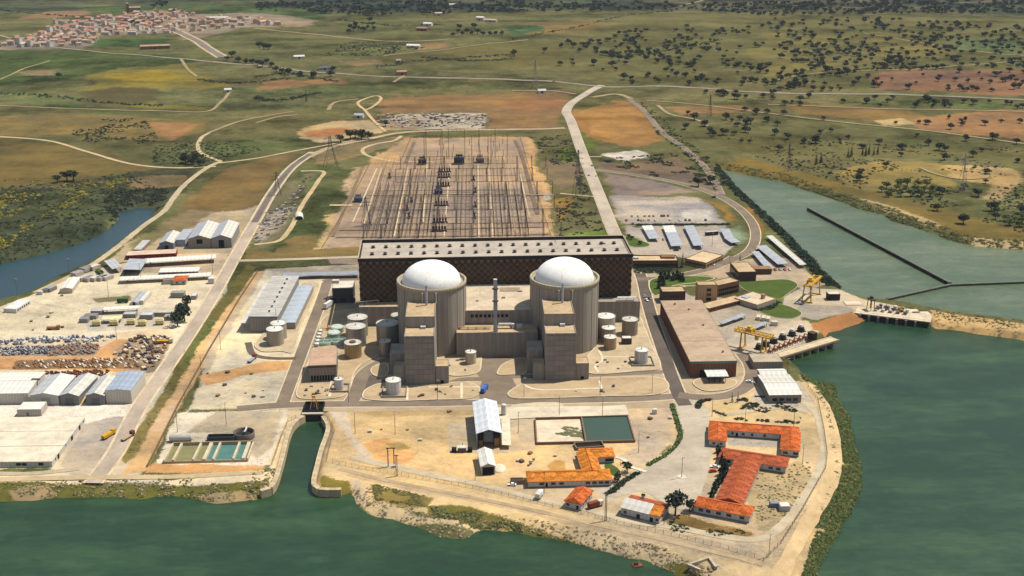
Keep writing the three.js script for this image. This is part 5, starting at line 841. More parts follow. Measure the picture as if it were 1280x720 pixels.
// ---------- sluice and dam ----------
{
  const R = along([1070, 388.5], [1164, 400], 11, 0), g = thing('sluice_bridge', 'concrete sluice bridge with dark gate openings across the dam', 'sluice', null, R.x, R.z, R.turn), L = R.d, co = M(236, 214, 180, { tex: 'stain', size: 7 });
  mesh('deck', box(R.w + 4, 0.7, L, -1, -0.1, 0), co, g);
  const face = R.w / 2 + 1.4;
  for (const z of spread(7, L * 0.86)) { mesh('gate', box(0.3, 6, L * 0.86 / 7 - 1.6, face - 0.6, -6.4, z), M(52, 44, 46), g); mesh('pier', box(3.4, 7, 1.5, face - 0.4, -7.1, z + L * 0.86 / 14), M(150, 132, 114, { tex: 'streak', size: [5, 8] }), g); }
  mesh('handrail', [-1, 1].map((s) => bar([s * (R.w / 2 + 0.6), 1.7, -L / 2], [s * (R.w / 2 + 0.6), 1.7, L / 2], 0.08)), STEEL, g);
  const cols = [M(214, 206, 196), M(160, 158, 160), M(120, 112, 110), M(240, 232, 214), M(96, 92, 96)];
  const gear = ['grey hoist housing', 'pale motor housing', 'dark winch frame', 'white control box', 'stained gear casing', 'squat pump casing'];
  for (let i = 0; i < 14; i++) { const t = 0.26 + 0.42 * i / 13, A = G(1070 + 94 * t, 388.5 + 11.5 * t - 2 - (i % 3) * 2.6), o = thing('hoist_unit', 'sluice hoist unit with winch drum among the crowded bridge machinery', 'machine', 'hoists on the sluice bridge', A.x, A.z, R.turn, 0.55); const m = cols[i % 5]; mesh('housing', box(rr(1.6, 3), rr(1.4, 3.4), rr(1.6, 3)), m, o); mesh('drum', cyl(0.7, 0.7, 2.4, 0, 0, 0, 10).rotateX(Math.PI / 2).translate(rr(-1, 1), 1.6, -1.2), cols[(i + 2) % 5], o); mesh('column', box(0.4, rr(2.4, 4.6), 0.4, 1.2, 0, 1), cols[(i + 1) % 5], o); }
  const Y = G(1124, 391), o = thing('wheel_loader', 'small yellow loader parked on the sluice bridge', 'loader', null, Y.x, Y.z, 0.3, 0.6); mesh('body', [box(3.6, 1.5, 2, 0, 0.8, 0), box(1.6, 1.4, 1.8, -0.4, 2.3, 0)], YELLOW, o); mesh('bucket', box(0.8, 1.2, 2.4, 2.6, 0.2, 0), YELLOW, o); for (const [x, z] of [[-1.2, 1], [1.2, 1], [-1.2, -1], [1.2, -1]]) mesh('wheel', cyl(0.75, 0.75, 0.5, 0, 0, 0, 12).rotateX(Math.PI / 2).translate(x, 0.75, z), DARK, o);
  const T = G(1088, 388), k = thing('stoplog_gantry', 'dark steel stoplog gantry at the landward end of the sluice', 'gantry', null, T.x, T.z, 0.2, 0.6); for (const [x, z] of [[-1.4, -3], [1.4, -3], [-1.4, 3], [1.4, 3]]) mesh('leg', bar([x, 0, z], [x * 0.8, 8, z * 0.8], 0.28), DARK, k); mesh('beam', [box(3.4, 0.7, 6.4, 0, 8, 0), box(1.4, 1.6, 2.4, 0, 8.7, 0)], M(90, 84, 86), k);
  hut('white gatekeeper hut with dark doorway at the sluice end', 1041, 374, 9, 6, 5, M(60, 52, 54), M(244, 228, 198), { name: 'gatekeeper_hut' });
  const slabM = M(240, 220, 186, { tex: 'stain', size: 5 });
  [[1066, 379.5], [1138, 389.5], [1152, 392.5]].forEach(([px, py], i) => { const q = G(px, py); whole('concrete_slab', box(12, 0.5, 8, q.x, 0, q.z), slabM, ['pale concrete slab between the gatekeeper hut and the sluice', 'pale concrete slab next to the loader on the dam', 'pale concrete slab at the dam end of the sluice'][i], 'slab', 'slabs beside the sluice'); });
  // training wall and floating booms on the reservoir
  const boom = (name, label, pts, w, h, mat, n) => { const q = pts.map(([a, b]) => G(a, b, WATER)); for (let i = 0; i < q.length - 1; i++) { const dx = q[i + 1].x - q[i].x, dz = q[i + 1].z - q[i].z, L = Math.hypot(dx, dz), o = thing(name, label[i], 'barrier', 'barriers in the reservoir', (q[i].x + q[i + 1].x) / 2, (q[i].z + q[i + 1].z) / 2, Math.atan2(-dz, dx), WATER); mesh('wall', box(L - 0.3, h + 4, w, 0, -4, 0), mat, o); mesh('capping', box(L - 0.3, 0.3, w + 0.5, 0, h, 0), M(122, 124, 108, { tex: 'stain', size: 5 }), o); const k = Math.round(L / n); for (const x of spread(k, L)) mesh('buttress', box(1.0, h + 4, w + 1.3, x, -4.02, 0), mat, o); } };
  boom('training_wall', ['long dark straight training wall running out into the reservoir'], [[1010, 262.5], [1188, 357]], 2.4, 2.4, M(62, 62, 52, { tex: 'streak', size: [7, 4] }), 14);
  boom('training_wall', ['low walkway wall joining the sluice to the long dark wall', 'low walkway wall from the long dark wall towards the far shore'], [[1108, 375.5], [1188, 357.5], [1330, 352]], 2, 1.4, M(110, 112, 96, { tex: 'streak', size: [7, 4] }), 12);
}
// ---------- buildings by the east shore ----------
{
  let R = rect([942, 452.5], [978.7, 452], [936, 442], 5), g = flat('pump_annex', 'grey flat roofed annex beside the end of the pump deck', 'building', R, M(190, 180, 164, { tex: 'streak', size: [8, 10] }), M(206, 186, 158, { tex: 'stain', size: 6 }), { parapet: 0.4 });
  R = rect([951, 469], [984, 468.4], [944, 462], 5); gabled('shore_shed', 'small white roofed shed squeezed between annex and long white shed', 'shed', R, 1, 'x', M(220, 212, 196), ROOFWHITE);
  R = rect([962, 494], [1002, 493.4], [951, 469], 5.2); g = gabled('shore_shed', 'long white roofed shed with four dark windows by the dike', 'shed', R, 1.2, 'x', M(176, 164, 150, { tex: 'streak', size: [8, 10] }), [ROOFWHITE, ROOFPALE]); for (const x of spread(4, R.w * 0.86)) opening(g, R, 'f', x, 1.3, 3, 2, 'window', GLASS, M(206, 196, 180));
}
// ---------- tiled houses, sheds and basins on the lake side ----------
const HW = M(236, 232, 224, { tex: 'streak', size: [9, 9] });
function wing(g, R, o, roofMat, rise, hips, axis, e = 0.5, wallMat = HW) {   // one wing of a house, placed in world and turned into the house's own frame
  const c = Math.cos(-o.turn), s = Math.sin(-o.turn), dx = R.x - o.x, dz = R.z - o.z, lx = dx * c + dz * s, lz = -dx * s + dz * c, t = R.turn - o.turn;
  const put = (q) => q.rotateY(t).translate(lx, 0, lz), I = 0.7;
  mesh('wall', put(box(R.w - 2 * I, R.h + 0.15, R.d - 2 * I, 0, -0.25, 0)), wallMat, g); mesh('plinth', put(box(R.w - 2 * I + 0.12, 0.8, R.d - 2 * I + 0.12, 0, -0.25, 0)), M(150, 148, 146), g);
  const m = mesh('roof', put(hipRoof(R.w - 2 * I, R.d - 2 * I, R.h, rise, 0, 0, hips, I, axis)), roofMat, g);
  const L = (axis === 'x' ? R.w : R.d) / 2, S = (axis === 'x' ? R.d : R.w) / 2, a = -L + hips[0] * S, b = L - hips[1] * S; if (b > a) mesh('ridge_tiles', put(axis === 'x' ? box(b - a, 0.16, 0.4, (a + b) / 2, R.h + rise - 0.04, 0) : box(0.4, 0.16, b - a, 0, R.h + rise - 0.04, -(a + b) / 2)), M(200, 92, 52, { tex: 'stain', size: 2 }), m);
  return { put, R, w: R.w - 2 * I, d: R.d - 2 * I, g };
}
function row(W, face, us, y, w, h, name = 'window', mat = GLASS) { for (const u of us) { const q = box(w, h, 0.14); if (face === 'f') q.translate(u, y, W.d / 2 + 0.03); else if (face === 'r') q.rotateY(Math.PI / 2).translate(W.w / 2 + 0.03, y, u); else q.rotateY(Math.PI / 2).translate(-W.w / 2 - 0.03, y, u); const m = mesh(name, W.put(q), mat, W.g); if (name === 'window') { const f = box(w + 0.3, 0.14, 0.24, 0, -0.14, 0); if (face === 'f') f.translate(u, y, W.d / 2 + 0.04); else f.rotateY(Math.PI / 2).translate((face === 'r' ? 1 : -1) * (W.w / 2 + 0.04), y, u); mesh('sill', W.put(f), M(210, 206, 196), m); } } }
{
  let a = rect([658.7, 602.5], [766, 600], [669, 588], 3.8), o = a, g = thing('tiled_house', 'bright orange tiled house of three wings beside the green basin', 'house', 'orange tiled houses', o.x, o.z, o.turn), W = wing(g, a, o, TILENEW, 2.3, [0.6, 1], 'x');
  row(W, 'f', [-17, -10, -5, 11, 15, 19, 22.5].map((v) => v * a.w / 52), 1.5, 2.3, 1.3); row(W, 'f', [-14 * a.w / 52], 0.2, 1.2, 2.4, 'door', DARK);
  wing(g, rect([728, 592], [753, 591], [724.5, 565], 3.9), o, TILENEW, 2.2, [0, 0], 'z'); W = wing(g, rect([726, 572.5], [769.5, 571], [726, 560.5], 4), o, TILENEW, 2.0, [1, 1], 'x'); row(W, 'f', [W.w * 0.3, W.w * 0.43], 1.2, 2.4, 1.6);
  a = rect([704.4, 626], [727, 631], [717, 607.5], 4); o = a; g = thing('tiled_house', 'small square tiled cottage beside the parked truck', 'house', 'orange tiled houses', o.x, o.z, o.turn); W = wing(g, a, o, TILE, 2.2, [0.35, 0.35], 'z'); row(W, 'f', [-2.8], 1.4, 1.7, 1.4); row(W, 'f', [2.4], 0.2, 1.3, 2.4, 'door', DARK); row(W, 'r', [-4, 0, 4], 1.4, 1.5, 1.4);
  a = rect([774.5, 633.5], [825, 646], [789, 618], 4.6); o = a; g = thing('tiled_house', 'tiled house with white sheet lean-to roof along its front', 'house', 'orange tiled houses', o.x, o.z, o.turn); W = wing(g, a, o, TILEOLD, 2.2, [0.2, 0.2], 'x');
  { const m = mesh('lean_to_roof', box(a.w * 0.72, 0.2, a.d * 0.52), ROOFPALE, g, -a.w * 0.13, 5.55, a.d * 0.27); m.rotation.x = 0.3; } { const m = mesh('new_tile_patch', box(a.w * 0.26, 0.16, a.d * 0.5), TILENEW, g, a.w * 0.36, 5.6, a.d * 0.27); m.rotation.x = 0.3; }
  row(W, 'f', [-8, 9], 1.4, 1.6, 1.4); row(W, 'f', [-1, 6], 0.2, 1.8, 2.4, 'door', DARK); row(W, 'r', [-3, 2], 1.4, 1.5, 1.4); { const p = G(801, 616), c = mesh('chimney', box(1.6, 2.6, 1.4, -3, 5, -a.d * 0.3), WHITEWALL, g); mesh('cowl', box(1.8, 0.3, 1.6, -3, 7.6, -a.d * 0.3), DARK, c); }
  a = rect([886, 536.2], [1000, 544.4], [887.5, 525.5], 4); o = a; g = thing('tiled_house', 'U shaped tiled barrack block around a grey paved court', 'house', 'orange tiled houses', o.x, o.z, o.turn); W = wing(g, a, o, TILE, 2.2, [1, 1], 'x'); row(W, 'f', [-12, -6, -1, 6, 15], 1.4, 1.6, 1.4); row(W, 'f', [-9.5], 0.2, 1.3, 2.4, 'door', DARK);
  W = wing(g, rect([885, 550], [909, 551.6], [887, 531], 4.1), o, TILE, 2.0, [1, 0], 'z'); row(W, 'f', [-2, 2], 1.4, 1.5, 1.3); W = wing(g, rect([975, 561.5], [1000.5, 564], [978.5, 538], 4.1), o, TILE, 2.0, [0.9, 0], 'z'); row(W, 'f', [-2.5, 3], 1.3, 2.8, 1.4);
  a = rect([897, 571.5], [983.5, 584.5], [904.5, 559.5], 4); o = a; g = thing('tiled_house', 'H shaped weathered tiled barrack block behind the dark hedge trees', 'house', 'orange tiled houses', o.x, o.z, o.turn); W = wing(g, a, o, TILEOLD, 2.2, [1, 1], 'x'); row(W, 'f', [10, 14], 1.4, 2.2, 1.4); row(W, 'f', [-13], 1.2, 3, 1.8, 'door', DARK);
  const st = along([911, 628], [936, 574], 14.5, 4.1); W = wing(g, st, o, TILEOLD, 2.4, [0, 0], 'z'); row(W, 'r', spread(7, st.d * 0.7), 1.4, 1.6, 1.4);
  a = rect([865.5, 632], [938, 646], [872.5, 619.5], 4.1); W = wing(g, a, o, TILE, 2.2, [1, 1], 'x'); row(W, 'f', [-11, -7, -1.5, 4, 11].map((v) => v * a.w / 31 ), 1.5, 2.3, 1.5);
}
{
  // big white shed with open front, its lean-to, the small shed before it
  let R = rect([596, 542.5], [626.5, 541.5], [597, 502.5], 9), g = thing('open_shed', 'tall white gabled shed with open dark front on the dirt yard', 'shed', null, R.x, R.z, R.turn);
  const rf = sheetMetal(236, 238, 240), W = R.w, D = R.d, rise = 2.2;
  for (const k of [-1, 1]) { const q = new THREE.Shape([[k * (W / 2 + 0.4), 8.9], [0, 9 + rise], [0, 9.25 + rise], [k * (W / 2 + 0.4), 9.15]].map((v) => new THREE.Vector2(...v))); mesh('roof_slope', new THREE.ExtrudeGeometry(q, { depth: D, bevelEnabled: false }).translate(0, 0, -D / 2), rf, g); }
  mesh('side_wall', box(0.2, 8.9, D * 0.97, W / 2 - 0.3, -0.1, 0), M(206, 206, 204), g); mesh('side_wall', box(0.2, 8.9, D * 0.97, -W / 2 + 0.3, -0.1, 0), M(206, 206, 204), g); mesh('back_wall', box(W - 0.8, 9, 0.2, 0, -0.1, -D / 2 + 0.3), M(206, 206, 204), g);
  mesh('front_panel', box(W * 0.4, 6.4, 0.2, -W * 0.02, 3.4, D / 2 - 1.2), M(122, 132, 142, { tex: 'streak', size: [3, 7] }), g); for (const x of [-W / 2 + 0.6, -W * 0.24, W * 0.2, W / 2 - 0.6]) mesh('post', box(0.4, 9, 0.4, x, -0.1, D / 2 - 0.6), DARK, g); mesh('crate', box(3, 5, 4, W * 0.34, 0, D / 2 - 4), M(206, 160, 92), g); mesh('crate', box(2.6, 3.4, 4, -W * 0.32, 0, D / 2 - 5), M(206, 160, 92), g);
  R = along([633, 556.5], [632, 523], 5, 2.6); shelter('lean_to', 'low cream lean-to roof along the tall white shed', R, M(244, 226, 196, { tex: 'stain', size: 6 }), { slope: -0.08, panels: 3 });
  R = rect([601.5, 583.5], [619, 582.5], [602.3, 563], 5); g = gabled('small_shed', 'small white gabled shed with dark mouth before the tall shed', 'shed', R, 1.6, 'z', M(206, 202, 192), ROOFWHITE); opening(g, R, 'f', 0, 0, R.w * 0.82, 4.6, 'doorway', DARK);
  const p = G(624.5, 586), s = whole('sand_heap', new THREE.SphereGeometry(3.6, 20, 8, 0, Math.PI * 2, 0, Math.PI / 2).scale(1, 0.45, 1.5).translate(p.x, -0.1, p.z), M(250, 236, 206, { tex: 'stain', size: 4 }), 'pale rounded heap of sand beside the small white shed', 'heap');
  { const q = G(629.6, 519), t = thing('cement_silo', 'slim white upright silo behind the tall white shed', 'silo', null, q.x, q.z); mesh('shell', [cyl(1.5, 1.5, 5.4, 0, 1.2, 0, 16), cyl(0.4, 1.5, 1.2, 0, 0, 0, 16)], M(240, 236, 224), t); mesh('dome', new THREE.SphereGeometry(1.5, 14, 6, 0, Math.PI * 2, 0, Math.PI / 2).scale(1, 0.5, 1).translate(0, 6.6, 0), M(248, 244, 232), t); for (const a of [0.8, 2.4, 4, 5.6]) mesh('leg', bar([Math.cos(a) * 1.4, 0, Math.sin(a) * 1.4], [Math.cos(a) * 1.4, 1.6, Math.sin(a) * 1.4], 0.15), STEEL, t); }
  { const q = G(577.5, 564.5), t = thing('generator_skid', 'dark generator unit with white roof on its own pad', 'machine', null, q.x, q.z); mesh('housing', box(4.6, 2.8, 3), M(110, 104, 96), t); mesh('roof', box(5, 0.25, 3.4, 0, 2.8, 0), WHITEWALL, t); for (const s of [-1, 1]) mesh('radiator', box(2.6, 2.2, 3, s * 4.4, 0, 0), DARK, t); mesh('exhaust', bar([0, 0, -4], [0.4, 3.4, -4], 0.2), DARK, t); }
  // fire water basins
  const A = [G(669, 525), G(784.5, 522), G(793.5, 553), G(671, 556)], h = 1.7, g2 = thing('water_basin', 'rectangular twin basin, one half sandy and dry, one dark green', 'basin', null, A[0].x, A[0].z), P = (q) => [q.x - A[0].x, q.z - A[0].z], mix = (a, b, t) => ({ x: a.x + (b.x - a.x) * t, z: a.z + (b.z - a.z) * t }), B0 = mix(A[0], A[1], 0.5), B1 = mix(A[3], A[2], 0.5);
  const wallTo = (name, a, b, w = 0.7, hh = h) => { const [x0, z0] = P(a), [x1, z1] = P(b), L = Math.hypot(x1 - x0, z1 - z0), m = mesh(name, box(L, hh, w, 0, -0.1, 0), M(150, 120, 96, { tex: 'streak', size: [6, 4] }), g2, (x0 + x1) / 2, 0, (z0 + z1) / 2); m.rotation.y = Math.atan2(-(z1 - z0), x1 - x0); };
  wallTo('wall', A[0], A[1]); wallTo('wall', A[1], A[2]); wallTo('wall', A[2], A[3]); wallTo('wall', A[3], A[0]); wallTo('divider', B0, B1, 0.8, h + 0.05);
  const fl = (name, q, y, mat) => mesh(name, slab(q.map(P), 0.06, y), mat, g2);
  fl('dry_floor', [A[0], B0, B1, A[3]], 0.14, M(244, 222, 188, { tex: 'stain', size: [9, 7] })); fl('water', [B0, A[1], A[2], B1], 0.9, new THREE.MeshPhysicalMaterial({ color: new THREE.Color().setRGB(0.035, 0.062, 0.042), roughness: 0.4, specularIntensity: 0.5 }));
  const stain = []; for (let i = 0; i < 26; i++) { const q = mix(mix(B0, B1, rr(0.3, 0.85)), mix(A[0], A[3], rr(0.3, 0.85)), Math.pow(rnd(), 1.4) * 0.5), [x, z] = P(q); stain.push(slab(Array.from({ length: 9 }, (_, k) => { const a = k / 9 * Math.PI * 2, r = rr(0.7, 2.2); return [x + Math.cos(a) * r * 1.7, z + Math.sin(a) * r]; }), 0.15, 0.16 + i * 0.004)); } mesh('algae_patches', stain, M(120, 118, 82, { tex: 'stain', size: 3 }), g2);
  R = rect([720, 559.5], [755.6, 557], [719, 553], 1.8); g = thing('sump_pit', 'narrow dark open sump pit behind the bright orange house', 'basin', null, R.x, R.z, R.turn); mesh('wall', [box(R.w, 1.8, 0.5, 0, 0, R.d / 2), box(R.w, 1.8, 0.5, 0, 0, -R.d / 2), box(0.5, 1.8, R.d - 0.5, R.w / 2 - 0.25, 0, 0), box(0.5, 1.8, R.d - 0.5, -R.w / 2 + 0.25, 0, 0)], M(160, 140, 116), g); mesh('floor', box(R.w - 1, 0.3, R.d - 0.6, 0, 0, 0), M(58, 48, 46), g);
  // sewage works by the channel
  const T = [G(216.7, 558), G(317, 556), G(309.5, 577), G(205, 579.5)], t0 = { x: (T[0].x + T[2].x) / 2, z: (T[0].z + T[2].z) / 2 }, g3 = thing('treatment_basin', 'long row of open settling basins with pale walkways and greenish water', 'basin', null, t0.x, t0.z), Q = (q) => [q.x - t0.x, q.z - t0.z];
  const wall3 = (name, a, b, w, hh, mat, y = -0.1) => { const [x0, z0] = Q(a), [x1, z1] = Q(b), L = Math.hypot(x1 - x0, z1 - z0), m = mesh(name, box(L, hh, w, 0, y, 0), mat, g3, (x0 + x1) / 2, 0, (z0 + z1) / 2); m.rotation.y = Math.atan2(-(z1 - z0), x1 - x0); };
  const cw = M(206, 184, 146, { tex: 'stain', size: 4 }), cp = M(240, 222, 186, { tex: 'stain', size: 4 }); wall3('wall', T[0], T[1], 0.6, 2.6, cw); wall3('wall', T[3], T[2], 0.6, 1.5, cw); wall3('wall', T[0], T[3], 0.8, 2.2, cp); wall3('wall', T[1], T[2], 0.8, 2.2, cp);
  const ks = [0.11, 0.35, 0.48, 0.59, 0.83, 0.95]; ks.forEach((k, i) => wall3('walkway', mix(T[0], T[1], k), mix(T[3], T[2], k), i === 2 || i === 5 ? 1.8 : 1.1, 2.3, cp));
  [0, ...ks].forEach((k, i) => { const k1 = [...ks, 1][i], m = i < 3 ? M(150, 144, 96, { rough: 0.3 }) : i < 6 ? M(96, 140, 128, { rough: 0.3 }) : M(60, 62, 60); mesh('water', slab([mix(T[0], T[1], k + 0.004), mix(T[0], T[1], k1 - 0.004), mix(T[3], T[2], k1 - 0.004), mix(T[3], T[2], k + 0.004)].map(Q), 0.05, 0.5 + i * 0.002), m, g3); });
  const cl = G(304.6, 548.5), c = thing('clarifier', 'round dark clarifier tank with white bridge beside the settling basins', 'tank', null, cl.x, cl.z - 2); mesh('wall', new THREE.LatheGeometry([[5.3, 0], [5.9, 0], [5.9, 3.6], [5.3, 3.6], [5.3, 0]].map((q) => new THREE.Vector2(...q)), 40), M(150, 138, 124, { tex: 'streak', size: [5, 5] }), c); mesh('water', cyl(5.3, 5.3, 0.2, 0, 1.4, 0, 32), M(64, 62, 56, { rough: 0.25 }), c); mesh('bridge', [box(1.1, 0.3, 6.4, 0.8, 3.6, -2.4), box(0.1, 1, 6.4, 1.3, 3.6, -2.4)], WHITEWALL, c); mesh('hub', cyl(0.8, 0.8, 3.6, 0, 0.2, 0, 12), STEEL, c);
  R = rect([258.5, 546.5], [292, 546], [260, 542.6], 3.4); g = thing('open_tank', 'dark rectangular open steel tank between basins and clarifier', 'tank', null, R.x, R.z, R.turn); mesh('wall', [box(R.w, 3.4, 0.3, 0, 0, R.d / 2), box(R.w, 3.4, 0.3, 0, 0, -R.d / 2), box(0.3, 3.4, R.d - 0.3, R.w / 2 - 0.15, 0, 0), box(0.3, 3.4, R.d - 0.3, -R.w / 2 + 0.15, 0, 0)], M(84, 90, 96, { tex: 'streak', size: [4, 5] }), g); mesh('sludge', box(R.w - 0.6, 0.3, R.d - 0.4, 0, 1.6, 0), M(74, 58, 48), g);
  { const q = G(226.5, 552), t = thing('pressure_vessel', 'horizontal silver pressure vessel on saddles beside the open tank', 'tank', null, q.x, q.z); mesh('shell', [cyl(1.9, 1.9, 11.4, 0, -5.7, 0, 20).rotateZ(Math.PI / 2).translate(0, 2.5, 0)], M(226, 218, 204, { rough: 0.4, metal: 0.3 }), t); for (const s of [-1, 1]) { mesh('end_cap', new THREE.SphereGeometry(1.9, 18, 10).scale(0.45, 1, 1).translate(s * 5.7, 2.5, 0), M(214, 204, 190, { rough: 0.4 }), t); mesh('saddle', box(0.8, 1.6, 3, s * 3.4, 0, 0), CONC, t); } mesh('pipe', bar([-5.4, 1, 1.6], [-9, 1, 1.6], 0.25, 6), STEEL, t); }
  // channel head gate
  { const q = G(392.6, 511), t = thing('channel_gate', 'dark gate pit with yellow hoist at the head of the channel', 'gate', null, q.x, q.z), z0 = 0; mesh('pit_wall', [box(11.4, 2.2, 0.4, 0, 0, -6), box(0.4, 2.2, 12, -5.6, 0, 0), box(0.4, 2.2, 12, 5.6, 0, 0)], M(50, 46, 46), t); mesh('dark_pit_fill', box(10.6, 0.3, 11.4, 0, 0.3, 0), M(26, 24, 26, { rough: 0.6 }), t); mesh('deck', box(12.6, 0.5, 2.2, 0, 0.05, 7.4), M(222, 206, 178), t); mesh('headwall', box(12, 4.6, 0.6, 0, -4.6, 8.8), M(70, 62, 58), t);  // near-black sheet between the pit walls paints in the shade of its depth
    for (const s of [-1, 1]) mesh('hoist_leg', [bar([s * 2.2, 0.4, 2], [s * 0.5, 7.4, -1], 0.22), bar([s * 2.2, 0.4, -4], [s * 0.5, 7.4, -1], 0.22)], YELLOW, t); mesh('hoist_head', box(2, 1, 1.6, 0, 7.2, -1), YELLOW, t); mesh('lifting_rod', bar([0, 0.4, -1], [0, 7.2, -1], 0.12), M(230, 220, 200), t); }
  // concrete lining of the channel
  const line = (pts, label) => { const t = thing('channel_lining', label, 'channel wall', 'channel walls'); const q = curve(px2(pts, WATER), 6); for (let i = 0; i < q.length - 1; i++) { const [x0, z0] = q[i], [x1, z1] = q[i + 1], L = Math.hypot(x1 - x0, z1 - z0), m = mesh('lining_slab', box(L - 0.08, 4.7, 2.6, 0, -4.4, 0), M(226 - (i % 3) * 6, 202 - (i % 3) * 6, 162 - (i % 3) * 6, { tex: 'stain', size: 4 }), t, (x0 + x1) / 2, 0, (z0 + z1) / 2); m.rotation.y = Math.atan2(-(z1 - z0), x1 - x0); } t.position.y = 0; };
  line([[326, 622], [338, 618.5], [343, 612], [352, 584], [364, 541], [373, 531], [380, 527.5]], 'pale concrete lining along the bank by the settling basins');
  line([[404.5, 528], [410.6, 539], [410, 547], [402, 570], [397, 590], [392.6, 611], [395, 618], [402, 620], [427, 620]], 'pale concrete lining along the bank by the dirt yard');
}
// ---------- west yard: sheds, shelters, stores ----------
{
  const fw = M(196, 190, 182, { tex: 'streak', size: [6, 9] }), fwd = M(150, 150, 150, { tex: 'streak', size: [6, 9] });
  let R = rect([-70, 493], [35, 491.5], [-40, 467], 7), g = gabled('steel_shed', 'widest white roofed shed at the end of the shed row', 'shed', R, 1.4, 'x', M(238, 230, 214, { tex: 'streak', size: [7, 9] }), ROOFWHITE, { group: 'row of steel sheds' }); mesh('roof_vent', box(5, 0.8, 2, 24, 8.4, -1), M(120, 116, 112), g); opening(g, R, 'f', 24, 0, 5, 4.6, 'door', M(222, 214, 200));
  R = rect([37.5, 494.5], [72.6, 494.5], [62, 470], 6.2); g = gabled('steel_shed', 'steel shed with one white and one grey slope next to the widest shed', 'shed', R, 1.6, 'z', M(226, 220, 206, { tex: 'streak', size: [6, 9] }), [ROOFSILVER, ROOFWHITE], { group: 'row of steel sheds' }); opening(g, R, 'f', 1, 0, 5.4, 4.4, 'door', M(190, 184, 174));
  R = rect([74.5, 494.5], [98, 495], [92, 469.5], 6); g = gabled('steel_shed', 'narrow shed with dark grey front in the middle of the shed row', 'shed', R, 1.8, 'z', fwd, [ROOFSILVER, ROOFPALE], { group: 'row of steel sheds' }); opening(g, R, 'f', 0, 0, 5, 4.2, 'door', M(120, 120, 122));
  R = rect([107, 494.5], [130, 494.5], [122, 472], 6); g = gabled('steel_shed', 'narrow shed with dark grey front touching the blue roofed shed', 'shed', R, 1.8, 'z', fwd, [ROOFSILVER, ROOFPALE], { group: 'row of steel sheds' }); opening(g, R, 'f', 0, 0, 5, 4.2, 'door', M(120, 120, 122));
  R = rect([131, 488.5], [163.5, 488.5], [146, 465], 8.4); g = gabled('steel_shed', 'tall blue roofed shed with plain white walls by the west road', 'shed', R, 0.8, 'z', M(236, 226, 206, { tex: 'streak', size: [7, 9] }), sheetMetal(180, 190, 204), { group: 'row of steel sheds', eave: 0.15 }); 
  R = rect([21, 512], [51, 511.5], [23, 502.5], 4.4); g = flat('block_hut', 'plain white block hut standing before the row of steel sheds', 'hut', R, M(228, 218, 200, { tex: 'streak', size: [6, 9] }), M(252, 244, 226), { parapet: 0.2 }); opening(g, R, 'f', -1, 0, 1.6, 2.4, 'door', M(150, 144, 138));
  { const q = G(104, 501), o = thing('ramp', 'yellow loading ramp between two dark fronted sheds', 'ramp', null, q.x, q.z); mesh('deck', tris([...quad([-1.4, 0, 5], [1.4, 0, 5], [1.4, 3, -5], [-1.4, 3, -5]), ...quad([-1.4, 0, 5], [-1.4, 3, -5], [-1.4, 0, -5], [-1.4, 0, 5]), ...quad([1.4, 3, -5], [1.4, 0, 5], [1.4, 0, -5], [1.4, 3, -5])]), M(232, 190, 110), o); }
  // long white building with three roof spans
  R = rect([-110, 578.5], [64.5, 577], [101.6, 521], 3.4); g = thing('long_workshop', 'long white workshop with three flat roof spans and dark side doors', 'building', null, R.x, R.z, R.turn); mesh('wall', box(R.w, 3.3, R.d, 0, -0.2, 0), M(240, 234, 220, { tex: 'streak', size: [9, 9] }), g);
  for (let i = 0; i < 3; i++) { const d = R.d / 3; mesh('roof_panel', box(R.w + 0.6, 0.3, d - 0.5, 0, 3.15 + (i % 2) * 0.05, R.d / 2 - (i + 0.5) * d), M(246, 230, 200, { tex: 'stain', size: [13, 11] }), g); } mesh('gutter', box(R.w, 0.2, R.d, 0, 3.05, 0), M(196, 180, 154), g);
  for (const [u, w, h] of [[-R.d * 0.32, 2.8, 2.8], [R.d * 0.08, 3, 2.8], [R.d * 0.32, 2.6, 2.8], [-R.d * 0.4, 1, 1.2], [-R.d * 0.1, 1, 1.2], [R.d * 0.44, 1, 1.2]]) opening(g, R, 'r', u, h > 2 ? 0 : 1.4, w, h, h > 2 ? 'door' : 'window', DARK);
  for (const x of [R.w * 0.42, R.w * 0.30, R.w * 0.26, R.w * 0.1]) opening(g, R, 'f', x, 1.2, 2.6, 1.5);
  // twin big warehouses; sunlight put into the colour as a paler sunward roof slope
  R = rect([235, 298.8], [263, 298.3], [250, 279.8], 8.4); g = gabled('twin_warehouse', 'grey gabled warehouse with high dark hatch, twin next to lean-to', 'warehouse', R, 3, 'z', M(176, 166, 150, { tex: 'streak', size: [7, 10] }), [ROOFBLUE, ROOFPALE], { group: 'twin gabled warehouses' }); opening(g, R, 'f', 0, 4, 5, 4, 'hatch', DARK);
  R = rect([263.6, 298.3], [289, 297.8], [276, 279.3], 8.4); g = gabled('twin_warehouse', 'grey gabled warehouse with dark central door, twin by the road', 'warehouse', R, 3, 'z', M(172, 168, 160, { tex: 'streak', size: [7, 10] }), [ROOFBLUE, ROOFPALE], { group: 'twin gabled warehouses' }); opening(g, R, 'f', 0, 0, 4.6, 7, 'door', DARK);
  { const a = rect([228, 307], [236, 303], [243, 286], 4.6); const o = flat('lean_to_store', 'pale blue lean-to store along the twin warehouse flank', 'shed', { x: G(233.5, 298).x, z: G(240, 301).z, w: 9, d: 34, h: 6, turn: R.turn - 0.05 }, M(190, 196, 206), ROOFBLUE, { parapet: 0.2 }); }
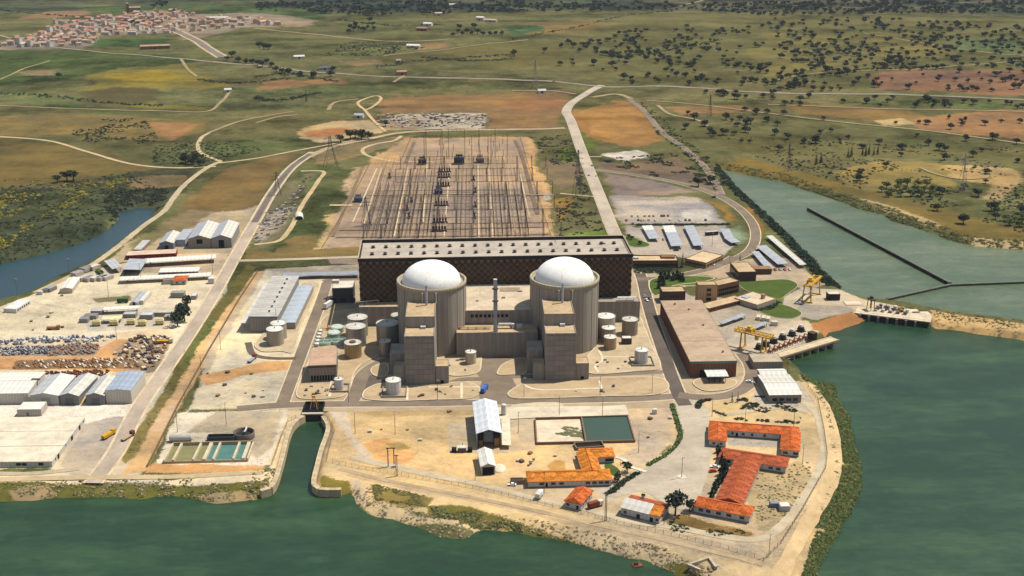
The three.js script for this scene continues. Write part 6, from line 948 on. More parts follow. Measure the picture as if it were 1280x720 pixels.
  R = rect([199, 304.3], [216.5, 304], [209, 291], 5.4); g = gabled('small_barn', 'small grey gabled barn beside the twin warehouses', 'barn', R, 2, 'z', M(150, 152, 158, { tex: 'streak', size: [7, 10] }), [ROOFBLUE, ROOFPALE]); opening(g, R, 'f', 0, 0, 3.4, 3.4, 'door', DARK);
  R = rect([166, 312], [176.5, 312], [181, 300], 2.8); flat('low_store', 'low pale flat store between the barn and the inlet track', 'shed', R, M(160, 150, 136), M(212, 206, 198, { tex: 'stain', size: 6 }), { parapet: 0.2 });
  R = rect([157, 319.5], [220, 316.5], [160, 314], 3.8); g = flat('red_store', 'long narrow store with rust red front and pale roof', 'shed', R, M(160, 70, 56, { tex: 'streak', size: [6, 9] }), M(236, 206, 178, { tex: 'stain', size: 7 }), { parapet: 0.2 }); for (const u of spread(9, R.w * 0.95)) opening(g, R, 'f', u, 0.1, R.w / 13, 2.9, 'door', M(120, 50, 44));
  shelter('vehicle_shelter', 'longest white roofed vehicle shelter next to the rust red store', rect([180, 328.5], [270, 323], [180, 323.4], 4), ROOFWHITE, { panels: 1, slope: 0.0, n: 4, group: 'white vehicle shelters' });
  R = rect([153, 337.5], [176, 336.8], [160, 324], 5); shelter('vehicle_shelter', 'square grey blue roofed shelter at the end of the longest one', R, ROOFBLUE, { panels: 2, slope: -0.06, n: 3, group: 'white vehicle shelters', back: M(140, 132, 126) });
  R = rect([140, 336], [153, 334], [154, 322], 4.4); shelter('vehicle_shelter', 'dull grey roofed shelter leaning to the square blue one', R, ROOFSILVER, { panels: 2, slope: 0.1, n: 3, group: 'white vehicle shelters' });
  shelter('vehicle_shelter', 'short white roofed vehicle shelter standing between two long ones', rect([198, 340.8], [248, 339.3], [201, 335], 3.6), ROOFWHITE, { panels: 1, slope: 0, n: 3, group: 'white vehicle shelters' });
  shelter('vehicle_shelter', 'long low white roofed vehicle shelter behind the little tiled house', rect([149, 350.5], [263, 345], [152, 346], 3.2), ROOFWHITE, { panels: 1, slope: 0, n: 3, group: 'white vehicle shelters' });
  { const a = rect([215, 351], [233, 350.5], [219, 344.5], 3.6), o = thing('tiled_hut', 'little white hut with orange tiled roof before the long shelter', 'hut', null, a.x, a.z, a.turn), W = wing(o, a, a, TILE, 1.6, [0.6, 0.6], 'x'); row(W, 'f', [-2, 3], 1.2, 1.6, 1.2); mesh('annex', box(8, 3.2, 6, -a.w / 2 - 3.4, -0.1, 1), M(222, 212, 196), o); mesh('annex_roof', box(8.4, 0.3, 6.4, -a.w / 2 - 3.4, 3.1, 1), M(150, 130, 116), o); }
  hut('white kiosk on the verge of the west road', 264.5, 354, 4.4, 4, 4.4, M(232, 228, 222), M(246, 242, 234), { name: 'kiosk', cat: 'kiosk' });
  { const a = rect([161, 376.5], [173.5, 376.5], [168, 363], 3.2), o = thing('arched_shed', 'grey arched roof shed with white end beside a green truck', 'shed', null, a.x, a.z, a.turn), arc = (r) => Array.from({ length: 13 }, (_, i) => { const t = i / 12 * Math.PI; return new THREE.Vector2(Math.cos(t) * r, Math.max(0, Math.sin(t)) * r * 0.75); }); mesh('vault', new THREE.ExtrudeGeometry(new THREE.Shape(arc(a.w / 2)), { depth: a.d, bevelEnabled: false }).translate(0, 0, -a.d / 2), sheetMetal(190, 194, 200), o); mesh('end_wall', new THREE.ExtrudeGeometry(new THREE.Shape(arc(a.w / 2 - 0.1)), { depth: 0.2, bevelEnabled: false }).translate(0, 0, a.d / 2), M(226, 220, 208), o); mesh('side_annex', box(3, 3.4, a.d * 0.9, a.w / 2 + 1.4, -0.1, 0), M(240, 232, 214), o); mesh('door', box(1.8, 2.6, 0.15, 0, 0, a.d / 2 + 0.25), DARK, o); }
  // shore side cabins
  R = along([12, 386], [30, 375], 10, 3.2); g = flat('shore_cabin', 'white cabin with a row of dark windows at the inlet edge', 'cabin', R, M(240, 234, 222), M(244, 240, 232, { tex: 'stain', size: 5 }), { parapet: 0.2 }); for (const u of spread(6, R.d * 0.9)) opening(g, R, 'r', u, 1.2, 1.6, 1.3);
  R = rect([75, 361.5], [90, 361], [86, 348], 3.6); g = gabled('shore_cabin', 'white gabled cabin at the head of the parked trailers', 'cabin', R, 1, 'z', M(222, 210, 190), ROOFWHITE);
  R = rect([62, 361], [71, 357], [63, 357], 3); flat('shore_cabin', 'grey flat cabin tucked behind the white gabled cabin', 'cabin', R, M(150, 146, 146), M(176, 176, 180), { parapet: 0.2 });
  const tl = [M(170, 170, 172), M(206, 200, 190), M(150, 150, 156), M(232, 222, 200)];
  [[97, 344], [104, 350], [112, 350.5], [120, 350], [128, 349.5], [134, 349], [108, 338], [118, 336]].forEach(([a, b], i) => hut(i < 6 ? 'grey roofed site trailer in the line before the white shelters' : 'cream site trailer parked behind the grey trailer line', a, b, 5.6, 9, 3, M(206, 192, 170), tl[i % 4], { name: 'site_trailer', cat: 'trailer', group: i < 6 ? 'site trailers in a line' : 'cream trailers', turn: -0.5 }));
  [[57, 365], [50, 368]].forEach(([a, b], i) => hut(i ? 'tiny white shed with dark door on the inlet quay' : 'tiny grey shed on the inlet quay', a, b, 4, 3, 2.6, i ? WHITEWALL : fw, i ? WHITEWALL : STEEL, { name: 'quay_shed', cat: 'shed' }));
  // grey workshop of the works
  R = rect([311, 395.5], [346, 395.5], [337.5, 344.5], 12); g = thing('grey_workshop', 'long grey workshop with ribbed pale roof and lower side hall', 'building', null, R.x, R.z, R.turn); mesh('wall', box(R.w, R.h - 0.6, R.d, 0, -0.2, 0), M(170, 164, 154, { tex: 'streak', size: [8, 14] }), g);
  const n = 10, pg = ready(box(R.w + 1.4, 0.35, R.d / n - 0.35)); for (let i = 0; i < n; i++) { const m = mesh('roof_panel', pg, M(214 - (i % 2) * 8, 208 - (i % 2) * 8, 196 - (i % 2) * 8, { tex: 'stain', size: 6 }), g, 0, R.h - 0.5 + (i % 2) * 0.05, -R.d / 2 + (i + 0.5) * R.d / n); } for (let i = 1; i < n; i++) mesh('roof_rib', box(R.w + 1.4, 0.35, 0.3, 0, R.h - 0.55, -R.d / 2 + i * R.d / n), M(176, 170, 160), g);
  for (const z of spread(8, R.d * 0.9)) mesh('roof_vent', [cyl(0.5, 0.5, 0.9, R.w * 0.14, R.h - 0.2, z, 8), cyl(0.9, 0.9, 0.25, R.w * 0.14, R.h + 0.7, z, 8)], M(90, 86, 84), g);
  mesh('side_hall', box(11.4, 5.4, R.d * 0.9, R.w / 2 + 5.75, -0.2, -1), M(196, 184, 164, { tex: 'streak', size: [6, 9] }), g); { const k = 8, qg = ready(box(11.8, 0.25, R.d * 0.9 / k - 0.12)); for (let i = 0; i < k; i++) mesh('side_roof_panel', qg, M(196, 204, 212, { tex: 'stain', size: 6 }), g, R.w / 2 + 5.8, 5.2, -1 - R.d * 0.45 + (i + 0.5) * R.d * 0.9 / k); }
  mesh('edge_canopy', box(6, 0.25, R.d * 0.98, -R.w / 2 - 3.4, 6.6, 0), M(226, 220, 208, { tex: 'stain', size: 6 }), g); for (const z of spread(7, R.d * 0.94)) mesh('canopy_post', box(0.25, 6.7, 0.25, -R.w / 2 - 5.8, -0.1, z), STEEL, g); mesh('roof_mast', bar([R.w / 2 - 1, R.h, R.d / 2 - 2], [R.w / 2 - 1, R.h + 5, R.d / 2 - 2], 0.15), STEEL, g);
  // control building beside the hall
  R = rect([415, 360], [441, 359.6], [417, 350.5], 12); g = flat('switch_building', 'dark fronted switch building with white roof beside the hall end', 'building', R, M(92, 86, 88, { tex: 'streak', size: [6, 10] }), M(240, 228, 206, { tex: 'stain', size: 6 }), { parapet: 0.5, parapetMat: M(206, 196, 180) }); mesh('roof_unit', box(5, 2.6, 3.6, -6, 11.4, -4), M(232, 220, 196), g); for (const x of spread(3, 22)) opening(g, R, 'f', x, 1, 4, 3, 'door', M(60, 58, 62));
  // perimeter canopy road line
  R = rect([353, 345.4], [449, 343], [355, 341.4], 3); shelter('pipe_canopy', 'very long thin grey canopy running from workshop to the turbine hall', R, M(170, 172, 178, { tex: 'stain', size: 5 }), { panels: 1, slope: 0, n: 2 });
}
// ---------- switchyard ----------
const STEELY = M(112, 94, 84, { size: 4, rough: 0.7 });
function latticeColumn(h, w0, w1, r) {   // tapering four legged lattice
  const q = [], n = Math.max(3, Math.round(h / (w0 * 1.5))), at = (t) => w0 + (w1 - w0) * t;
  for (const [sx, sz] of [[1, 1], [1, -1], [-1, -1], [-1, 1]]) q.push(bar([sx * w0 / 2, 0, sz * w0 / 2], [sx * w1 / 2, h, sz * w1 / 2], r));
  for (let i = 0; i < n; i++) { const a = at(i / n) / 2, b = at((i + 1) / n) / 2, y0 = h * i / n, y1 = h * (i + 1) / n; q.push(bar([-a, y0, a], [b, y1, b], r * 0.6), bar([a, y0, a], [-b, y1, b], r * 0.6), bar([a, y0, a], [b, y1, -b], r * 0.6), bar([a, y0, -a], [b, y1, b], r * 0.6), bar([-b, y1, b], [b, y1, b], r * 0.6)); }
  return q;
}
function portalProto(w, h, label, group, name = 'switchyard_gantry') {
  const g = thing(name, label, 'gantry', group);
  for (const s of [-1, 1]) { mesh('column', latticeColumn(h, 1.0, 0.5, 0.11).map((q) => q.translate(s * w / 2, 0, 0)), STEELY, g); mesh('footing', box(1.8, 0.4, 1.8, s * w / 2, -0.15, 0), M(206, 190, 164), g); }
  mesh('beam', [box(w + 1, 0.18, 0.18, 0, h, 0.3), box(w + 1, 0.18, 0.18, 0, h, -0.3), ...spread(6, w).map((x) => box(0.2, 0.2, 0.9, x, h + 0.05, 0))], STEELY, g);
  for (const x of spread(3, w * 0.8)) mesh('insulator', cyl(0.14, 0.14, 1.8, x, h - 1.8, 0, 6), M(110, 84, 70), g);
  return g;
}
{
  const xL = G(458, 284).x, xR = G(664, 284).x, zF = G(590, 297).z, zB = G(590, 208).z, z2 = G(590, 176).z;
  const main = portalProto(15, 13, 'brown lattice portal gantry in the ranks of the switchyard', 'switchyard gantries');
  let first = true; const put = (x, z, t = 0) => { if (first) { first = false; main.position.set(x, 0, z); } else copy(main, x, z, t); };
  const rows = [0.0, 0.17, 0.34, 0.55, 0.76, 0.97];
  rows.forEach((t, j) => { for (let i = 0; i < 11; i++) { if (j > 1 && i === 0) continue; put(xL + 8 + i * 15.8 + (j % 2) * 2, zF + (zB - zF) * t); } });
  // upright bus supports along the bays
  const post = thing('bus_support', 'slender brown post with insulator carrying a busbar in the switchyard', 'post', 'switchyard bus supports');
  mesh('column', box(0.5, 6.2, 0.5, 0, -0.1, 0), STEELY, post); mesh('insulator', [cyl(0.22, 0.22, 1.8, 0, 6.1, 0, 6), cyl(0.34, 0.34, 0.12, 0, 6.5, 0, 6), cyl(0.34, 0.34, 0.12, 0, 7.1, 0, 6)], M(116, 78, 62), post); mesh('footing', box(1.7, 0.4, 1.7, 0, -0.1, 0), M(210, 194, 166), post);
  let p1 = true, n = 0; const bars = [], wires = [];
  const nx = 20; for (let i = 0; i < nx; i++) { const x = xL + (xR - xL) * (i + 0.5) / nx + rr(-0.6, 0.6); if (i === 9 || i === 10) continue; const za = zF + 4 - (i % 3) * 3, zb = zF + (zB - zF) * (i % 4 === 2 ? 0.55 : 0.98); bars.push(bar([x, 7.9, za], [x, 7.9, zb], 0.24, 5)); wires.push(bar([x + 1.6, 13, zF], [x + 1.6, 12.6, zB], 0.13, 4), bar([x - 1.8, 13, zF], [x - 1.8, 12.6, zB], 0.1, 4));
    for (let k = 0; k < 14; k++) { const z = za - (k + 0.3) * 13.5; if (z < zb || n > 268) break; n++; if (p1) { p1 = false; post.position.set(x, 0, z); } else copy(post, x, z); } }
  const b = mesh(numbered('busbars'), bars, M(112, 96, 86, { rough: 0.6 }), scene); b.userData = { label: 'rigid busbar tubes running along the switchyard bays', category: 'busbars', kind: 'stuff' };
  const w = mesh(numbered('overhead_conductors'), wires, M(96, 84, 80, { rough: 0.6 }), scene); w.userData = { label: 'overhead conductors strung between the switchyard gantries', category: 'conductors', kind: 'stuff' };
  // cross buses
  for (const t of [0.12, 0.3, 0.48, 0.7, 0.9]) { const z = zF + (zB - zF) * t; whole('cross_busbar', [-1.2, 0, 1.2].map((d) => bar([xL + 10, 9.4, z + d], [xR - 6, 9.4, z + d], 0.11, 4)), M(140, 126, 116, { rough: 0.5 }), ['cross busbar set closest to the turbine hall', 'second cross busbar set counted from the turbine hall', 'cross busbar set in the middle of the switchyard', 'fourth cross busbar set counted from the turbine hall', 'cross busbar set closest to the tall gantries'][[0.12, 0.3, 0.48, 0.7, 0.9].indexOf(t)], 'busbar', 'cross busbars'); }
  // breakers: dark banks up the middle, smaller sets elsewhere
  const bank = thing('breaker_bank', 'dark bank of circuit breakers on stands in the switchyard middle', 'switchgear', 'circuit breaker banks');
  for (const x of spread(5, 13)) { mesh('stand', box(1.4, 2.5, 1.4, x, -0.1, 0), M(92, 86, 82), bank); const t = mesh('tank', cyl(0.9, 0.9, 2.2, x, 2.4, 0, 10), M(66, 62, 62), bank); for (const s of [-1, 1]) mesh('bushing', bar([x, 4.4, 0.3 * s], [x, 7, 1.4 * s], 0.28, 6), M(96, 80, 74), t); } mesh('cabinet', box(14, 1.4, 1, 0, 0, 1.8), M(80, 76, 76), bank);
  let f2 = true; for (const py of [289, 278, 257, 233, 222, 215]) { const q = G(549 + (290 - py) * 0.09, py); if (f2) { f2 = false; bank.position.set(q.x, 0, q.z); } else copy(bank, q.x, q.z); }
  for (const [px, py] of [[509, 262], [511, 272], [514, 252], [594, 258], [593, 272], [594, 240], [592, 225], [530, 200], [487, 222]]) { const q = G(px, py); copy(bank, q.x, q.z, Math.PI / 2, 0, 0.7, 'small bank of circuit breakers turned sideways between switchyard bays'); }
  const tf = (label, px, py, col, s) => { const q = G(px, py), g = thing('power_transformer', label, 'transformer', 'power transformers', q.x, q.z); mesh('tank', box(6 * s, 3.6 * s, 3.4 * s), M(...col), g); for (const k of [-1, 1]) mesh('radiator', box(5 * s, 3 * s, 0.9 * s, 0, 0.3, k * 2.4 * s), M(col[0] * 0.85, col[1] * 0.85, col[2] * 0.85), g); for (const x of spread(3, 5 * s)) mesh('bushing', cyl(0.25 * s, 0.15 * s, 2.6 * s, x, 3.5 * s, 0, 8), M(120, 84, 66), g); mesh('conservator', cyl(0.6 * s, 0.6 * s, 4 * s, 0, 0, 0, 10).rotateZ(Math.PI / 2).translate(2 * s, 4.6 * s, -1.4 * s), M(...col), g); };
  tf('blue power transformer beside the dark breaker banks', 548, 242, [70, 84, 120], 1.3); tf('large dark blue transformer below the tall gantries', 574, 204.5, [60, 72, 96], 1.9); tf('grey transformer row end beside the large blue one', 600, 203, [150, 134, 120], 1.5); tf('dark transformer on the pale strip near the switchyard entrance', 528, 205, [92, 80, 78], 1.5); tf('grey blue transformer at the foot of the yard pylon', 448, 252, [110, 120, 132], 1.3);
  // tall back gantries
  const tall = portalProto(18, 33, 'very tall brown lattice gantry at the far end of the switchyard', 'tall back gantries', 'tall_gantry'); let f3 = true;
  [[543, 199], [571, 198], [609, 197], [541, 206], [600, 206], [624, 204]].forEach(([px, py]) => { const q = G(px, py); if (f3) { f3 = false; tall.position.set(q.x, 0, q.z); } else copy(tall, q.x, q.z); });
  for (let i = 0; i < 22; i++) { const q = G(rr(524, 640), rr(180, 204)); if (n++ < 296) copy(post, q.x, q.z); }
  // trench covers and yard roads
  const TR = M(236, 208, 164, { tex: 'stain', size: 6 }); const tl = ['nearest the yard pylon', 'second', 'third', 'fourth', 'fifth', 'sixth', 'seventh', 'eighth'];
  [[[441, 278], [471, 211]], [[455, 280], [477, 210]], [[492.5, 297], [510, 210]], [[529, 278], [534, 205]], [[555, 297], [562.5, 205]], [[598.7, 297], [597.5, 205]], [[616, 297], [611, 207]], [[644, 290], [634, 212]], [[662, 272], [650, 218]]].forEach(([a, b]) => { const A = G(...a), B = G(...b); setting('cable_trench', ribbon([[A.x, A.z], [B.x, B.z]], 1.3, 0.12 + (layer++) * 0.004), TR); });
  road('yard_road', [[420, 297], [520, 296], [600, 295], [686, 293]], 3.2, M(150, 128, 110, { tex: 'stain', size: 11 })); road('yard_road', [[424, 288], [520, 287.5], [680, 284]], 2.2, M(150, 128, 110, { tex: 'stain', size: 11 })); road('yard_road', [[416, 296], [452, 214]], 3, M(146, 120, 94, { tex: 'stain', size: 11 })); road('yard_road', [[672, 268], [650, 188], [644, 176]], 4, M(138, 116, 94, { tex: 'stain', size: 11 })); road('yard_road', [[507, 204], [518, 178]], 4, M(138, 116, 94, { tex: 'stain', size: 11 })); road('yard_road', [[412, 257], [440, 257]], 5, M(226, 198, 156, { tex: 'stain', size: 11 })); road('yard_road', [[510, 203], [542, 203]], 3.4, M(232, 206, 164, { tex: 'stain', size: 11 })); road('yard_road', [[460, 244], [560, 243], [680, 244]], 3, M(190, 158, 122, { tex: 'stain', size: 11 }));
  // fence round the yard
  const ring = far([[402, 312], [438, 252], [462, 206], [500, 205], [514, 172], [650, 171], [660, 206], [690, 300]]); fence('low wire fence with dark posts around the switchyard', ring, 7, 2.2);
}
function fence(label, pts, step, h, mat = STEELY, o = {}) {
  const g = thing('fence', label, 'fence', o.group), pg = ready(box(0.16, h, 0.16)), wires = [];
  for (let i = 0; i < pts.length - 1; i++) {
    const [x0, z0] = pts[i], [x1, z1] = pts[i + 1], L = Math.hypot(x1 - x0, z1 - z0), n = Math.max(1, Math.round(L / step));
    for (let k = 0; k < n; k++) mesh('post', pg, mat, g, x0 + (x1 - x0) * k / n, -0.1, z0 + (z1 - z0) * k / n);
    for (const y of [0.25, 0.6, 0.92]) wires.push(bar([x0, h * y, z0], [x1, h * y, z1], 0.045));
  }
  const m = mesh('wires', wires, mat, g); return g;
}
function pylon(label, px, py, h, base, o = {}) {
  const p = py < 215 ? GP(px, py) : G(px, py), g = thing('pylon', label, 'pylon', 'lattice pylons', p.x, p.z, o.turn ?? 0.3, p.y), m = o.mat || M(122, 116, 112, { size: 4, rough: 0.6 });
  const th = 0.16 * (o.k ?? 1.2), cut = h * 0.68; mesh('body', latticeColumn(cut, base, base * 0.24, th), m, g); mesh('head', latticeColumn(h - cut, base * 0.24, base * 0.1, th).map((q) => q.translate(0, cut, 0)), m, g);
  for (const [y, w] of [[0.68, 0.52], [0.8, 0.42], [0.92, 0.3]]) mesh('cross_arm', [bar([-base * w * 1.6, h * y, 0], [base * w * 1.6, h * y, 0], th), bar([-base * w * 1.6, h * y, 0], [0, h * y + h * 0.05, 0], th * 0.7), bar([base * w * 1.6, h * y, 0], [0, h * y + h * 0.05, 0], th * 0.7)], m, g);
  return g;
}
pylon('broad legged dark pylon beside the dirt road above the switchyard', 414, 211, 36, 15, { k: 1.5 });
pylon('slim grey pylon standing beside the big approach road', 722, 244, 46, 8);
pylon('pylon beside the dark bend of the west road', 347, 244, 24, 7);
pylon('pylon inside the switchyard corner next to the grey blue transformer', 458, 282, 27, 8, { k: 1.3 });
pylon('pale pylon on the scrubby far bank of the reservoir', 1202, 238, 38, 7, { mat: M(200, 196, 190, { size: 4 }) });
pylon('lone pylon on the meadow beside the highway', 669, 112, 46, 7, { mat: M(190, 184, 174, { size: 4 }), k: 1.5 });
pylon('thin pylon among the oaks below the highway', 887, 146, 30, 5);
pylon('thin pylon on the slope by the poplars', 985, 214, 30, 5);
// ---------- village and farms ----------
{
  const walls = [M(236, 218, 194), M(244, 234, 216), M(226, 200, 168), M(214, 206, 198)], roofs = [[200, 160, 132], [206, 148, 118], [176, 146, 126], [222, 190, 164], [190, 126, 100]].map((c) => M(...c, { tex: 'stain', size: 5 }));
  const protos = []; const lab = ['pale village house with tan tiled roof in the far village', 'white village house with orange tiled roof in the far village', 'ochre village house with brown tiled roof in the far village', 'grey village house with pinkish roof in the far village', 'white village house with red tiled roof in the far village', 'tall pale village house with tan roof in the far village'];
  const dims = [[11, 8, 6], [13, 9, 5], [9, 9, 6.5], [16, 8, 5], [10, 7, 4.5], [8, 8, 9]];
  dims.forEach(([w, d, h], i) => { const R = { x: 0, z: 0, w, d, h, turn: 0 }, g = gabled('village_house', lab[i], 'house', R, 1.9, 'x', walls[i % 4], roofs[i % 5], { group: 'houses of the far village', noRidge: true }); for (const x of spread(3, w * 0.8)) opening(g, R, 'f', x, h * 0.5, 1.1, 1.4); opening(g, R, 'f', 0.4, 0, 1.4, 2.2, 'door', BROWN); protos.push(g); });
  const poly = [[-20, 58], [40, 44], [70, 36], [60, 28], [110, 24], [150, 20], [180, 16], [230, 15], [250, 22], [330, 24], [352, 32], [300, 34], [250, 40], [222, 38], [210, 44], [128, 44], [110, 58], [60, 60]];
  const hit = (px, py) => inside(poly, px, py), used = new Set(); const spots = [];
  const cell = []; for (let i = 0; i < 4200 && spots.length < 232; i++) { const px = rr(-20, 355), py = rr(14, 61); if (!hit(px, py) || (px > 232 && rnd() < 0.35)) continue; const p = GP(px, py); if (spots.some((q) => Math.hypot(q.x - p.x, (q.z - p.z)) < 13.5)) continue; spots.push(p); }
  spots.forEach((p, i) => { const k = Math.floor(rnd() * 6), t = (rnd() < 0.7 ? 0.4 : 1.9) + rr(-0.25, 0.25), src = protos[k]; if (!used.has(k)) { used.add(k); src.position.set(p.x, p.y, p.z); src.rotation.y = t; } else copy(src, p.x, p.z, t, p.y, rr(0.85, 1.25)); });
  protos.forEach((g, k) => { if (!used.has(k)) scene.remove(g); });
  const farm = (name, label, px, py, w, d, h, wm, rm, t = 0.2) => { const p = GP(px, py), R = { x: p.x, z: p.z, w, d, h, turn: t }, g = gabled(name, label, 'building', R, 2, 'x', wm, rm, {}); g.position.y = p.y - 0.3; opening(g, R, 'f', 0, 0, 3, 3, 'door', DARK); return g; };
  farm('farm_building', 'long red brick row at the village edge', 194, 61, 52, 12, 6, M(170, 116, 92), roofs[0], 0.25); farm('farm_building', 'white farm shed beside a bare tan field', 517, 59, 24, 14, 4, walls[1], ROOFWHITE, -0.2); farm('farm_building', 'white roofed barn among red outbuildings under trees', 535, 32, 18, 12, 5, walls[1], ROOFWHITE, -0.3); farm('farm_building', 'red brick outbuilding beside the white roofed barn', 528, 38, 22, 10, 5, M(170, 100, 78), roofs[2], -0.3); farm('farm_building', 'white farmhouse before the dark grove', 601, 25, 18, 12, 6, walls[0], ROOFWHITE, -0.5); farm('farm_building', 'pale farm sheds behind the dark grove', 614, 27, 26, 10, 4, walls[2], roofs[3], -0.4); farm('farm_building', 'small grey hut alone on the meadow', 498, 78, 8, 6, 4, walls[3], roofs[0]); farm('farm_building', 'white shed beside the tree lined ditch', 374, 73, 18, 8, 4, walls[1], ROOFWHITE); farm('farm_building', 'white hut where the dirt track bends on the yellow field', 285, 115, 10, 6, 4, walls[1], ROOFWHITE); farm('farm_building', 'long white hall at the end of the village street', 274, 25, 40, 14, 6, walls[1], ROOFPALE, 0.1); farm('farm_building', 'white hut with blue roof beside the forked dirt track', 449, 147, 12, 8, 4, walls[1], ROOFBLUE, -0.2); farm('farm_building', 'small white hut near the roundabout', 677, 116, 12, 8, 4, walls[1], ROOFPALE); farm('farm_building', 'roadside house along the highway wall', 502, 93, 16, 8, 5, M(206, 150, 116), roofs[1]); farm('farm_building', 'grey roadside shed along the highway wall', 406, 87, 20, 8, 4, walls[3], M(120, 120, 124)); farm('farm_building', 'white cottage on a distant slope above the village', 565, 8, 14, 9, 5, walls[1], ROOFPALE); farm('farm_building', 'cream barn on the distant oak slope', 548, 19, 16, 9, 5, walls[0], roofs[3]);
  const c = GP(162, 15), ch = thing('church', 'brown stone church with square tower on the village hill', 'church', null, c.x, c.z, 0.3, c.y); mesh('nave', box(26, 10, 12, 12, -0.3, 0), M(190, 150, 116), ch); mesh('tower', box(7, 20, 7, -4, -0.3, 0), M(170, 130, 102), ch); mesh('nave_roof', tris([...quad([-1, 9.7, 6.4], [25.4, 9.7, 6.4], [25.4, 13, 0], [-1, 13, 0]), ...quad([25.4, 9.7, -6.4], [-1, 9.7, -6.4], [-1, 13, 0], [25.4, 13, 0])]), roofs[2], ch); mesh('tower_roof', new THREE.ConeGeometry(5.4, 3, 4).rotateY(Math.PI / 4).translate(-4, 21.2, 0), roofs[2], ch);
  // quarry rubble and scrap heaps by the switchyard
  const heaps = []; for (let i = 0; i < 170; i++) { const q = G(rr(472, 606), rr(142, 159)); heaps.push(new THREE.DodecahedronGeometry(rr(0.7, 2.2)).scale(rr(0.8, 2.4), 0.5, 1).translate(q.x, rr(0, 0.4), q.z)); } const hm = mesh('rubble', heaps, M(214, 200, 178, { tex: 'stain', size: 6 }), scene); hm.userData = { label: 'pale rubble and scrap heaps strewn over the tipping ground', category: 'rubble', kind: 'stuff' };
  const h2 = []; for (let i = 0; i < 110; i++) { const q = G(rr(472, 606), rr(142, 159)); h2.push(box(rr(1.5, 5), rr(0.6, 1.6), rr(1, 3), q.x, 0, q.z)); } const hm2 = mesh('scrap', h2, M(120, 104, 104, { tex: 'stain', size: 6 }), scene); hm2.userData = { label: 'dark scrap and old parts among the pale rubble', category: 'scrap', kind: 'stuff' };
}
// ---------- trees and shrubs ----------
function leafMat(r, g, b) { const m = new THREE.MeshPhysicalMaterial({ roughness: 0.95, side: THREE.DoubleSide, vertexColors: true, specularIntensity: 0.03 }); m.color.setRGB(r, g, b); return m; }
const GREEN = { oak: leafMat(0.04, 0.048, 0.029), dark: leafMat(0.034, 0.045, 0.028), olive: leafMat(0.16, 0.145, 0.052), lush: leafMat(0.1, 0.13, 0.042), broom: leafMat(0.26, 0.21, 0.035), dry: leafMat(0.34, 0.27, 0.16), reed: leafMat(0.17, 0.16, 0.06) }, BARK = M(92, 78, 62, { size: 3 });
// leaf sprays through the volume of several lobes
function foliage(lobes, n, size) {
  const pos = [], col = [], v = new THREE.Vector3(), a = new THREE.Vector3(), b = new THREE.Vector3();
  const tot = lobes.reduce((s, l) => s + l[3] * l[3], 0);
  for (const [cx, cy, cz, r, sy = 0.8] of lobes) for (let i = 0; i < n * r * r / tot; i++) {
    do v.set(rr(-1, 1), rr(-1, 1), rr(-1, 1)); while (v.lengthSq() > 1); const k = 0.55 + 0.45 * Math.pow(rnd(), 0.4); v.normalize().multiplyScalar(r * k); v.y *= sy;
    const s = size * rr(0.6, 1.3), c = rr(0.65, 1.35), w = rr(-0.12, 0.12); a.set(rr(-1, 1), rr(-0.5, 0.5), rr(-1, 1)).normalize().multiplyScalar(s); b.set(rr(-1, 1), rr(-1, 1), rr(-1, 1)).normalize().multiplyScalar(s * 0.8);
    const x = cx + v.x, y = cy + v.y, z = cz + v.z; pos.push(x - a.x, y - a.y, z - a.z, x + b.x, y + b.y, z + b.z, x + a.x, y + a.y, z + a.z, x - a.x, y - a.y, z - a.z, x + a.x, y + a.y, z + a.z, x - b.x, y - b.y, z - b.z);
    for (let q = 0; q < 6; q++) col.push(c * (1 + w), c, c * (1 - w));
  }
  const g = new THREE.BufferGeometry(); g.setAttribute('position', new THREE.Float32BufferAttribute(pos, 3)); g.setAttribute('color', new THREE.Float32BufferAttribute(col, 3)); g.computeVertexNormals(); g.setAttribute('uv', new THREE.Float32BufferAttribute(new Float32Array(pos.length / 3 * 2), 2)); g.userData.ready = true; return g;
}
function limbs(h, r, spread0, n) { const q = [new THREE.CylinderGeometry(r * 0.7, r * 1.3, h, 7).translate(0, h / 2 - 0.3, 0)]; for (let i = 0; i < n; i++) { const a = i / n * Math.PI * 2 + rnd(); q.push(bar([0, h * 0.8, 0], [Math.cos(a) * spread0, h * 1.5, Math.sin(a) * spread0], r * 0.45, 5)); } return q; }
const oakKinds = [];
for (let k = 0; k < 5; k++) { const L = []; for (let i = 0; i < 6 + k % 3; i++) { const a = rnd() * 6.28, d = rr(0.8, 2.9); L.push([Math.cos(a) * d, rr(3.1, 4.6), Math.sin(a) * d, rr(1.3, 2.2), 0.72]); } L.push([0, 4.4, 0, 2.2, 0.8]); oakKinds.push({ crown: foliage(L, 300, 0.62), trunk: ready(limbs(2.8, 0.32, 1.8, 4)), far: foliage(L, 90, 1.05) }); }
const oakLabel = (px, py) => (py > 112 ? 'round dark holm oak between the highway and the reservoir' : px > 1075 && py > 84 ? 'round dark holm oak on the reddish bare slope above the highway' : 'round dark holm oak on the green slopes above the highway');
